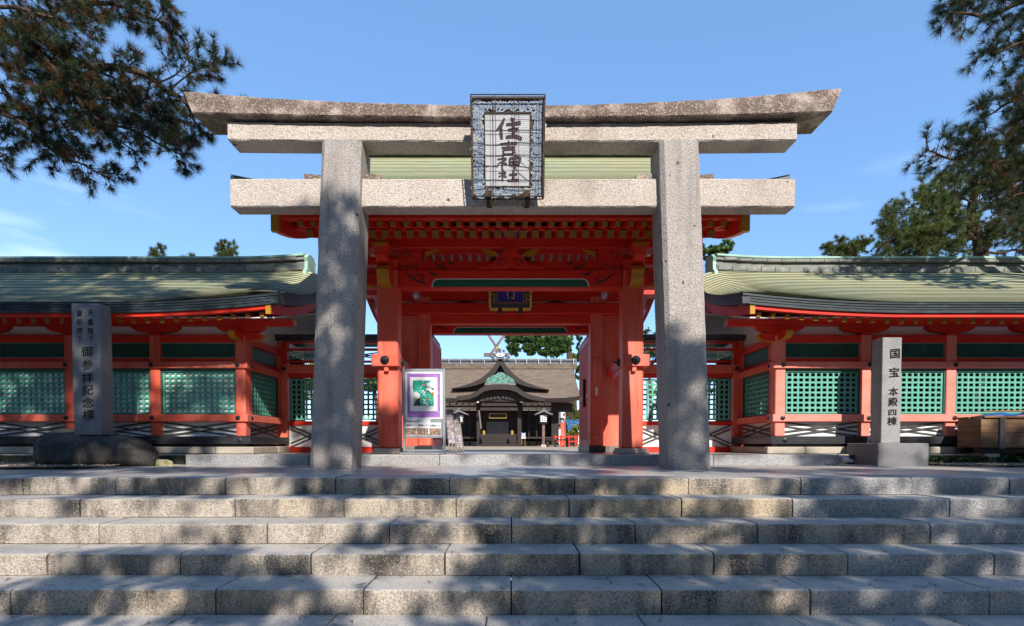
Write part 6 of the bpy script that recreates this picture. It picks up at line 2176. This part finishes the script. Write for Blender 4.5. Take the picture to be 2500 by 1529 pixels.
for zx in (1570, 1780):
    p = H(zx, 1400, 35.1)
    b = MB(); b.box(p.x - 0.03, p.x + 0.03, 35.05, 35.11, CZ, a.z - 0.09); b.build('pole', M['iron'], tn)

# ================================================================= TREES
def tufts(Pn, D, k, Ln, spread, wd):
    """bundles of needle triangles"""
    n = len(Pn)
    Pn = np.repeat(np.asarray(Pn), k, 0)
    D = np.repeat(np.asarray(D), k, 0)
    r_ = rng.normal(size=(n * k, 3))
    r_ /= np.linalg.norm(r_, axis=1)[:, None]
    d = D + r_ * spread
    d /= np.linalg.norm(d, axis=1)[:, None]
    l_ = Ln * rng.uniform(0.7, 1.15, (n * k, 1))
    s_ = np.cross(d, rng.normal(size=(n * k, 3)))
    s_ /= np.linalg.norm(s_, axis=1)[:, None]
    V = np.empty((n * k, 3, 3))
    V[:, 0] = Pn + s_ * wd / 2
    V[:, 1] = Pn - s_ * wd / 2
    V[:, 2] = Pn + d * l_
    return V

def pine(name, lab, limbs, trunk, base, twig_len, twig_every, tuft_every, k, Ln, wd, mats, brown=0.12, spread=0.75, group=None, droop=-0.1, twig_r=0.006, cones=0, jit=0.25, bend=0.3):
    t_ = thing(name, lab, 'tree', base, group)
    bb = MB()
    TP, TD = [], []
    for (pts, r0, r1) in trunk:
        sp = smooth_pts([tuple(p) for p in pts], 6)
        bb.tube(sp, np.linspace(r0, r1, len(sp)), 10)
    for (pts, r0, r1, t0) in limbs:
        sp = [Vector(p) for p in smooth_pts([tuple(p) for p in pts], 8)]
        # natural wobble
        for i in range(1, len(sp)):
            sp[i] += Vector((mnoise.noise(sp[i] * 2.1), mnoise.noise(sp[i] * 2.1 + Vector((9, 0, 0))), mnoise.noise(sp[i] * 2.1 + Vector((0, 7, 0))))) * jit * 0.25
        bb.tube(sp, np.linspace(r0, r1, len(sp)), 7)
        cum = [0]
        for a, c in zip(sp, sp[1:]):
            cum.append(cum[-1] + (c - a).length)
        tot = cum[-1]
        s = tot * t0
        while s <= tot:
            i = min(max(1, int(np.searchsorted(cum, s))), len(sp) - 1)
            f = (s - cum[i - 1]) / max(1e-6, cum[i] - cum[i - 1])
            p = sp[i - 1].lerp(sp[i], f)
            ld = (sp[i] - sp[i - 1]).normalized()
            rv = Vector((random.gauss(0, 1), random.gauss(0, 1), random.gauss(0, 0.8)))
            rv -= ld * rv.dot(ld) * 0.6
            d = (rv.normalized() + ld * 0.75 + Vector((0, 0, droop))).normalized()
            tl = twig_len * random.uniform(0.45, 1.15) * (1.0 - 0.35 * s / tot)
            q, dd = p.copy(), d.copy()
            tw = [q.copy()]
            n = max(3, int(tl / tuft_every))
            for j in range(n):
                dd = (dd + Vector((random.gauss(0, 1), random.gauss(0, 1), random.gauss(0, 1) + 0.25)) * bend * 0.35).normalized()
                q = q + dd * tl / n
                tw.append(q.copy())
                if j >= n * 0.3:
                    TP.append(q.copy()); TD.append((dd + Vector((random.gauss(0, .5), random.gauss(0, .5), random.gauss(0, .5)))).normalized())
                if j > n * 0.4 and random.random() < 0.35:          # side spray
                    sdv = (dd + Vector((random.gauss(0, 1), random.gauss(0, 1), random.gauss(0, 1))) * 0.9).normalized()
                    qq = q + sdv * tl * 0.22
                    bb.tube([q, qq], [twig_r * 0.6, twig_r * 0.3], 4)
                    TP.append(q.lerp(qq, 0.55)); TD.append(sdv)
                    TP.append(qq); TD.append(sdv)
            bb.tube(tw, np.linspace(twig_r, twig_r * 0.4, len(tw)), 4)
            TP.append(q.copy()); TD.append(dd)
            s += twig_every * random.uniform(0.5, 1.5)
        for f in (0.9, 0.96, 1.0):
            p = sp[-1].lerp(sp[-3], (1 - f) * 4)
            TP.append(p); TD.append((sp[-1] - sp[-3]).normalized())
    bb.build('trunk', M['bark'], t_, smooth=True)
    TP, TD = np.array(TP), np.array(TD)
    sel = rng.random(len(TP)) < brown
    parts_ = []
    V = tufts(TP, TD, k, Ln, spread, wd)
    mi = np.repeat(sel.astype(int), k)
    if cones:
        cs_ = rng.integers(0, len(TP), cones)
        Vc = tufts(TP[cs_], TD[cs_], 4, Ln * 0.35, 0.5, wd * 5)
        V = np.concatenate([V, Vc]); mi = np.concatenate([mi, np.full(len(Vc), 2)])
    np_tris('crown', V, mats, t_, mi, kind='stuff')
    return t_

def PL(seq, d0, d1=None):
    d1 = d1 or d0
    n = len(seq)
    return [P(a, c, d0 + (d1 - d0) * i / max(1, n - 1)) for i, (a, c) in enumerate(seq)]
random.seed(21)
mats_n = [M['needle'], M['needle_brown'], M['cone']]
tr0 = Vector((-8.9, 7.6, 0))
limbs = [
    (PL([(-150, 5), (60, 75), (170, 140), (260, 165), (360, 185), (420, 225), (455, 260), (490, 310)], 7.6, 7.2), 0.075, 0.012, 0.15),
    (PL([(385, 200), (440, 172), (458, 130), (452, 88)], 7.3, 7.4), 0.012, 0.006, 0.25),
    (PL([(420, 215), (470, 180), (520, 160), (552, 142)], 7.25, 7.1), 0.012, 0.005, 0.3),
    (PL([(430, 245), (500, 275), (560, 272), (610, 282)], 7.2, 7.3), 0.012, 0.004, 0.3),
    (PL([(-120, -60), (100, -10), (250, 10), (350, 35), (395, 52)], 7.9, 7.2), 0.05, 0.008, 0.2),
    (PL([(0, -60), (150, -30), (280, -40), (380, -10)], 7.6, 7.0), 0.04, 0.008, 0.2),
    (PL([(40, 65), (130, 170), (230, 280), (350, 330), (450, 385)], 7.6, 7.0), 0.04, 0.007, 0.12),
    (PL([(-80, 240), (40, 290), (120, 365), (200, 400), (262, 430)], 7.8, 7.3), 0.035, 0.006, 0.2),
    (PL([(130, 165), (220, 230), (330, 255), (400, 300), (430, 345)], 7.5, 7.2), 0.03, 0.006, 0.12),
    (PL([(-100, 120), (20, 165), (120, 250), (170, 340)], 7.7, 7.5), 0.03, 0.006, 0.2),
    (PL([(-120, 320), (-40, 350), (10, 390)], 7.6, 7.4), 0.025, 0.006, 0.3),
    (PL([(60, 80), (150, 200), (260, 330), (330, 370)], 8.0, 7.8), 0.03, 0.006, 0.25),
    (PL([(-60, 60), (80, 130), (200, 190), (300, 230)], 8.2, 8.0), 0.03, 0.006, 0.15),
    (PL([(230, 160), (300, 210), (380, 270), (450, 300)], 7.5, 7.4), 0.02, 0.005, 0.2),
    (PL([(-40, 20), (60, 30), (170, 60), (230, 50)], 7.4, 7.0), 0.03, 0.006, 0.15),
    (PL([(-120, 180), (0, 210), (70, 300), (110, 350)], 8.0, 7.9), 0.03, 0.006, 0.2),
]
pine('pine_tree', 'dark pine with long drooping branches reaching in behind the left end of the torii', limbs,
     [([tr0, tr0 + Vector((0.1, 0, 2.5)), tr0 + Vector((0.4, 0, 4.6)), P(-150, 5, 7.6)], 0.24, 0.09), ([tr0 + Vector((0.4, 0, 4.6)), P(-120, -60, 7.9)], 0.12, 0.05), ([tr0 + Vector((0.3, 0, 3.9)), P(-80, 240, 7.8)], 0.08, 0.035), ([tr0 + Vector((0.3, 0, 4.0)), P(-120, 120, 7.7)], 0.08, 0.03)],
     tr0, 0.43, 0.037, 0.044, 30, 0.14, 0.0047, mats_n, brown=0.22, spread=0.8, droop=-0.22)
tr1 = Vector((9.6, 7.4, 0))
limbs = [
    (PL([(2680, -60), (2540, -10), (2440, 30), (2370, 40), (2305, 35)], 7.6, 7.1), 0.05, 0.008, 0.2),
    (PL([(2680, -120), (2500, -50), (2400, -30), (2330, -10)], 7.6, 7.2), 0.04, 0.008, 0.25),
    (PL([(2660, 60), (2540, 90), (2450, 120), (2405, 118)], 7.7, 7.3), 0.04, 0.008, 0.25),
    (PL([(2620, 250), (2520, 235), (2450, 262), (2405, 278)], 7.5, 7.2), 0.035, 0.007, 0.25),
    (PL([(2640, 350), (2520, 385), (2400, 400), (2310, 392), (2252, 372)], 7.5, 7.2), 0.04, 0.007, 0.15),
    (PL([(2640, 330), (2520, 340), (2420, 345), (2350, 355)], 7.6, 7.3), 0.03, 0.006, 0.2),
    (PL([(2640, 440), (2540, 455), (2470, 480)], 7.5, 7.3), 0.03, 0.006, 0.25),
    (PL([(2640, 520), (2560, 540), (2480, 560)], 7.5, 7.3), 0.03, 0.006, 0.2),
    (PL([(2640, 380), (2540, 420), (2440, 430), (2400, 450)], 7.6, 7.4), 0.03, 0.006, 0.2),
    (PL([(2640, 360), (2550, 320), (2480, 300)], 7.5, 7.4), 0.03, 0.006, 0.3),
    (PL([(2640, 470), (2560, 490), (2500, 520)], 7.7, 7.5), 0.03, 0.006, 0.2),
]
pine('pine_tree', 'near pine with long needles leaning in at the upper right edge', limbs,
     [([tr1, tr1 + Vector((-0.1, 0, 3)), tr1 + Vector((-0.2, 0.1, 6.3)), tr1 + Vector((-0.4, 0.1, 7.4))], 0.22, 0.08)] + [([tr1 + Vector((-0.15, 0.05, h)), P(a, c, d)], 0.06, 0.04) for h, a, c, d in ((6.0, 2680, -60, 7.6), (6.6, 2680, -120, 7.6), (5.2, 2660, 60, 7.7), (4.2, 2620, 250, 7.5), (4.6, 2660, 180, 7.6), (3.4, 2640, 350, 7.5), (3.6, 2640, 330, 7.6), (3.0, 2640, 440, 7.5), (2.6, 2640, 520, 7.5), (3.2, 2640, 380, 7.6), (3.3, 2640, 360, 7.5), (2.8, 2640, 470, 7.7), (3.9, 2660, 300, 7.5))],
     tr1, 0.42, 0.034, 0.044, 32, 0.15, 0.0042, mats_n, brown=0.10, spread=0.75, droop=0.0)
random.seed(5)
DF = 13.5
tr2 = P(2392, 700, DF); tr2.z = CZ
limbs = [
    (PL([(2385, 590), (2330, 545), (2260, 555), (2200, 575), (2150, 600)], DF, DF - 1), 0.05, 0.01, 0.2),
    (PL([(2390, 560), (2310, 520), (2240, 500), (2190, 540)], DF, DF - .5), 0.05, 0.01, 0.25),
    (PL([(2400, 610), (2340, 612), (2250, 600), (2170, 612)], DF, DF - .6), 0.04, 0.01, 0.25),
    (PL([(2380, 500), (2330, 480), (2290, 470), (2262, 475)], DF, DF - .4), 0.03, 0.008, 0.25),
    (PL([(2385, 470), (2360, 440), (2310, 430)], DF, DF + .4), 0.03, 0.008, 0.2),
    (PL([(2385, 540), (2340, 560), (2290, 575), (2250, 570)], DF, DF + .6), 0.03, 0.008, 0.2),
    (PL([(2385, 520), (2450, 500), (2520, 505), (2600, 500)], DF, DF - .5), 0.04, 0.01, 0.2),
    (PL([(2390, 570), (2460, 555), (2540, 570), (2620, 565)], DF, DF - .3), 0.04, 0.01, 0.2),
    (PL([(2398, 620), (2450, 615), (2520, 612), (2600, 620)], DF, DF), 0.04, 0.012, 0.35),
    (PL([(2385, 470), (2430, 450), (2500, 440), (2560, 450)], DF, DF), 0.03, 0.01, 0.2),
    (PL([(2380, 500), (2400, 440), (2440, 400), (2500, 380)], DF, DF), 0.03, 0.01, 0.2),
    (PL([(2350, 590), (2385, 570), (2410, 590)], DF - 0.9, DF - 1.2), 0.02, 0.008, 0.0),
    (PL([(2350, 480), (2385, 450), (2420, 440)], DF - 0.7, DF - 1.1), 0.02, 0.008, 0.0),
    (PL([(2340, 600), (2300, 590), (2280, 560)], DF - 0.9, DF - 1.1), 0.02, 0.008, 0.0),
    (PL([(2420, 520), (2470, 540), (2500, 560)], DF - 0.9, DF - 1.1), 0.02, 0.008, 0.0),
    (PL([(2360, 560), (2400, 540), (2430, 575)], DF - 0.8, DF - 1.2), 0.02, 0.008, 0.0),
    (PL([(2370, 520), (2395, 490), (2420, 470)], DF - 0.6, DF - 1.0), 0.02, 0.008, 0.0),
    (PL([(2330, 530), (2300, 560), (2260, 590), (2230, 605)], DF - .5, DF - 1), 0.02, 0.008, 0.1),
    (PL([(2300, 600), (2240, 585), (2190, 560), (2165, 555)], DF - .5, DF - 1), 0.02, 0.008, 0.2),
]
pine('pine_tree', 'bushy pine with orange buds and visible trunk behind the right corridor roof', limbs,
     [([tr2, P(2395, 640, DF), P(2378, 560, DF), P(2372, 500, DF), P(2388, 440, DF)], 0.20, 0.05)],
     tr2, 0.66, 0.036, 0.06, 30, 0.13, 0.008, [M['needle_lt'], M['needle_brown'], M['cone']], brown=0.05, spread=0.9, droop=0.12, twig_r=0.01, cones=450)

# small pine tops peeping over the roofs
for i, (tips, d, lab) in enumerate((
        (((388, 640), (382, 622), (394, 606)), 17, 'smallest pine tip peeping over the left corridor ridge'),
        (((462, 640), (462, 634)), 17, 'barely visible pine tip on the left ridge between two larger tips'),
        (((545, 645), (530, 612), (548, 592), (575, 606), (560, 622)), 18, 'forked pine top above the left corridor ridge near the torii'),
        (((2060, 650), (2015, 606), (2050, 592), (2065, 606), (2100, 590), (2118, 592), (2030, 612), (2085, 600)), 16, 'pine top above the right corridor ridge left of the bushy pine'))):
    root = P(*tips[0], d)
    base = Vector((root.x, d, CZ))
    limbs = []
    for (a, c) in tips[1:]:
        limbs.append(([root + Vector((0, 0, -0.35)), root.lerp(P(a, c, d), 0.5) + Vector((0, 0, -0.02)), P(a, c, d)], 0.025, 0.008, 0.45))
    pine('pine_tree', lab, limbs, [([base, base + Vector((0.1, 0, 1.5)), root + Vector((0, 0, -0.3))], 0.09, 0.04)], base,
         0.30, 0.03, 0.05, 26, 0.13, 0.012, [M['needle_lt'], M['needle_brown'], M['cone']], brown=0.1, spread=1.0, droop=0.25, cones=8)

def broadleaf(name, lab, blobs, base, size, dens, m, trunk_top=None, r=0.25, branches=True):
    t_ = thing(name, lab, 'tree', base)
    bb = MB()
    top = trunk_top or Vector((base[0], base[1], max(b_[0].z for b_ in blobs) * 0.7))
    base = Vector(base)
    bb.tube([base, base.lerp(top, 0.5) + Vector((0.1, 0.05, 0)), top], [r, r * 0.8, r * 0.5], 9)
    Vs = []
    for (c, rx, ry, rz2) in blobs:
        if branches:
            mid = top.lerp(c, 0.5) + Vector((0, 0, 0.1 * rz2))
            bb.tube([top, mid, c], [r * 0.4, r * 0.25, r * 0.1], 6)
        n = int(dens * rx * rz2)
        cl = [Vector((random.gauss(0, 1), random.gauss(0, 1), random.gauss(0, 1))).normalized() * random.uniform(0.45, 1.0) for _ in range(max(6, n // 60))]
        def fn():
            q = random.choice(cl) + Vector((random.gauss(0, .14), random.gauss(0, .14), random.gauss(0, .11)))
            return (c.x + q.x * rx, c.y + q.y * ry, c.z + q.z * rz2)
        Vs.append(leaf_cloud(n, fn, size, 0.5))
    bb.build('trunk', M['bark'], t_, smooth=True)
    np_tris('crown', np.concatenate(Vs), m, t_, kind='stuff')
    return t_
random.seed(9)
def bl(zx, zy, d, rx, rz2):
    return (H(zx, zy, d), rx * 0.20567 / F * d, rx * 0.20567 / F * d * 0.7, rz2 * 0.20571 / F * d)
cb = [bl(930, 150, 58, 95, 75), bl(950, 260, 58, 85, 80), bl(1060, 120, 58, 100, 70), bl(1150, 250, 58, 90, 90), bl(1180, 130, 58, 90, 70), bl(1300, 250, 57, 95, 85), bl(1380, 130, 57, 110, 80), bl(1420, 260, 57, 110, 85), bl(1530, 160, 57, 105, 85), bl(1540, 240, 57, 90, 75), bl(1250, 60, 58, 120, 60), bl(1480, 60, 58, 120, 60), bl(1640, 90, 58, 40, 50), bl(1200, -60, 58, 250, 80), bl(1450, -60, 58, 200, 80)]
p = H(1500, 1405, 60); 
broadleaf('camphor_tree', 'large bright green broadleaf tree rising behind the hall roof', cb, (p.x + 1, 60, CZ), 0.22, 2600, M['leaf'], H(1600, 185, 59), 0.55)
p = H(1715, 300, 46)
broadleaf('conifer_tree', 'narrow dark evergreen beside the right door leaf beyond the gate', [bl(1720, z_, 46, 40, 75) for z_ in (120, 230, 340, 450, 540)], (p.x + .3, 46, CZ), 0.16, 2200, M['leaf_dk'], None, 0.2)
p = H(1670, 345, 66)
broadleaf('yellowing_tree', 'yellowing tree top peeping over the hall ridge at right', [bl(1640, 350, 66, 55, 35), bl(1700, 335, 66, 50, 32)], (p.x, 66, CZ), 0.3, 1500, M['leaf_yel'], None, 0.3)
for i, (zx, zy, rx, rz2, d, m, lab) in enumerate(((1620, 960, 80, 70, 42, M['leaf'], 'leafy green tree under the hall eave at the right'), (1690, 1030, 70, 80, 43, M['leaf_yel'], 'yellow green tree right of the hall beside the door leaf'), (1540, 1120, 55, 90, 40, M['leaf'], 'bush behind the vermilion posts by the hall corner'), (1660, 1215, 85, 60, 34.5, M['leaf_yel'], 'low yellowish shrub in front of the blue stall canopy'))):
    q = H(zx, zy, d)
    bs_ = [bl(zx + random.uniform(-.5, .5) * rx, zy + random.uniform(-.5, .5) * rz2, d, rx * 0.7, rz2 * 0.7) for _ in range(5)]
    broadleaf('bush' if i > 1 else 'courtyard_tree', lab, bs_, (q.x, d, CZ), 0.16, 900, m, None, 0.09)
random.seed(12)
bt = [(P(1745 + random.uniform(-30, 40), 610 + random.uniform(-8, 14), 21), 0.42, 0.4, 0.26) for _ in range(6)] + [(P(1770, 596, 21), 0.28, .3, .26), (P(1735, 604, 21), 0.2, .3, .16)]
broadleaf('broadleaf_tree', 'round dark green treetop just above the right corridor ridge by the pillar', bt, (X(1765, 700, 21), 21, CZ), 0.10, 3000, M['leaf'], None, 0.15)
for i, (px, py, d, m, lab) in enumerate(((915, 905, 22, M['leaf'], 'green tree glimpsed through the openings left of the gate column'), (720, 930, 20, M['leaf_yel'], 'yellow leafed tree glimpsed through the left lattice door'), (1590, 850, 23, M['leaf'], 'green tree glimpsed over the link wall right of the gate column'), (1690, 930, 21, M['leaf'], 'tree seen through the lattice door right of the right pillar'))):
    c0 = P(px, py, d)
    if i == 2:
        c0 = P(1585, 835, d)
    bs_ = [(c0 + Vector((random.uniform(-.8, .8), random.uniform(-.5, .5), random.uniform(-.7, .5))), 0.8, 0.8, 0.5) for _ in range(6)]
    broadleaf('courtyard_tree', lab, bs_, (c0.x, d, CZ), 0.13, 700, m, None, 0.1)

# pines along the approach behind the viewer: they throw the dappled shade on the steps
S3 = np.array([0.33, -1.0, 0.75])
def want(u, w_):
    if u < -3.6 or u > 13 or w_ < 4.3 or w_ > 13.4:
        return 0
    if 5.75 < u < 7.35 and 7.35 < w_ < 9.0:
        return 9
    if w_ < 7.6:
        if u < 1.2:
            return 0.44
        if u < 6.4:
            return 0.53
        return 0.74 if u < 9.6 else 0.45
    if w_ < 9.05:
        if u < 1.9:
            return 0.45 if u > -0.2 else 0.66
        if u < 3.1:
            return 0.72
        return 0.32 if u < 10.6 else 0.5
    if w_ < 10.45:
        if 1.9 < u < 3.0:
            return 0.95 if w_ > 9.4 else 0.8
        if u <= 1.9:
            return 0.22 if u > -0.15 else 0.78
        if u < 3.95 and w_ < 9.55:
            return 0.8
        return 0
    if u < 0.55 or (w_ > 11.8 and u < 1.7):
        return 0.84
    return 0
random.seed(31)
clA, clB = [], []
for _ in range(5600):
    u, w_ = random.uniform(-3.6, 13), random.uniform(4.3, 13.4)
    dn = want(u, w_)
    us0 = u - 1.2
    if dn <= 0:
        continue
    nv = 0.5 + 0.75 * mnoise.noise(Vector((u * 0.95, w_ * 1.5, 4.4))) + 0.25 * mnoise.noise(Vector((u * 2.6, w_ * 3.4, 1.4)))
    if nv > dn:
        continue
    if u < 1.7 and w_ > 10.45 and random.random() < 0.2:
        continue
    dt = random.uniform(-1.2, 2.6)
    p = np.array([us0, -4.0, w_ - 0.1]) + S3 * dt
    (clA if u < 3.4 else clB).append(Vector(p))
for cl, base, lab in ((clA, Vector((-7.2, -7.4, GZ)), 'pine standing behind the viewpoint on the left of the approach'), (clB, Vector((13.2, -6.8, GZ)), 'pine standing behind the viewpoint on the right of the approach')):
    t_ = thing('pine_tree', lab, 'tree', base, 'pines along the approach')
    bb = MB()
    bb.tube([base, base + Vector((0.2, 0.1, 4)), base + Vector((0.1, 0.3, 9)), base + Vector((0.4, 0.5, 13))], [0.32, 0.26, 0.2, 0.08], 10)
    for c_ in cl[::28]:
        h = max(3.5, min(12.5, c_.z + 0.6))
        st0 = base + Vector((0.15, 0.2, h - GZ * 0))
        bb.tube([st0, st0.lerp(c_, 0.55) + Vector((0, 0, 0.25)), c_], [0.035, 0.022, 0.008], 5)
    bb.build('trunk', M['bark'], t_, smooth=True)
    TP = []
    for c_ in cl:
        for _ in range(9):
            TP.append(np.array(c_) + rng.normal(size=3) * np.array([0.10, 0.12, 0.075]))
    TP = np.array(TP)
    D = rng.normal(size=TP.shape) + np.array([0, 0, 0.5])
    D /= np.linalg.norm(D, axis=1)[:, None]
    np_tris('crown', tufts(TP, D, 20, 0.13, 0.9, 0.034), M['needle'], t_, kind='stuff')
random.seed(77)
V = []
for _ in range(420):
    i = random.choice((0, 1, 2, 3, 4, 5, 6))
    if i < 5:
        y0 = Y1 - i * T_D + random.uniform(0.02, T_D - 0.02); z0 = -i * R_H + 0.004
    elif i == 5:
        y0 = random.uniform(4.6, 7.0); z0 = 0.004
    else:
        y0 = Y5 - random.uniform(0.05, 0.6); z0 = GZ + 0.004
    x0 = random.uniform(-5.5, 5.5) * (y0 / 5.5)
    a = random.uniform(0, 6.28); l_ = random.uniform(0.04, 0.12)
    d = Vector((math.cos(a), math.sin(a), 0)); nn_ = Vector((-d.y, d.x, 0)) * 0.0025
    p = Vector((x0, y0, z0))
    V.append([list(p - nn_), list(p + nn_), list(p + d * l_ + Vector((0, 0, 0.003)))])
    V.append([list(p + nn_), list(p - nn_), list(p + Vector((d.x * .9 - d.y * .25, d.y * .9 + d.x * .25, 0)) * l_ + Vector((0, 0, 0.004)))])
np_tris('needle_litter', np.array(V), M['needle_brown'], kind='stuff', label='fallen brown pine needles scattered over the stone steps')
random.seed(40)
def wood_pt():  # unseen foliage belt added to block sky light and deepen the shade
    k = random.random()
    h = random.random() ** 0.8
    if k < 0.6:
        x = random.uniform(-34, 34)
        return (x, -15.5 + random.uniform(-2.5, 2.0), GZ + 0.3 + h * (11.5 + 1.6 * mnoise.noise(Vector((x * .25, 0, 0)))))
    sd = -1 if k < 0.8 else 1
    y = random.uniform(-14, 5)
    return (sd * (15.5 + random.uniform(-2, 2)), y, GZ + 0.3 + h * (10.0 if sd < 0 else 9.0))
wood = np_tris('sky_block_woods', leaf_cloud(15000, wood_pt, 0.75, 0.3), M['leaf_dk'], kind='stuff', label='dense unseen tree belt added around the viewpoint to block sky light')
print('clumps', len(clA), len(clB), 'objects', len(bpy.data.objects), 'tris', sum(len(m.polygons) for m in bpy.data.meshes))
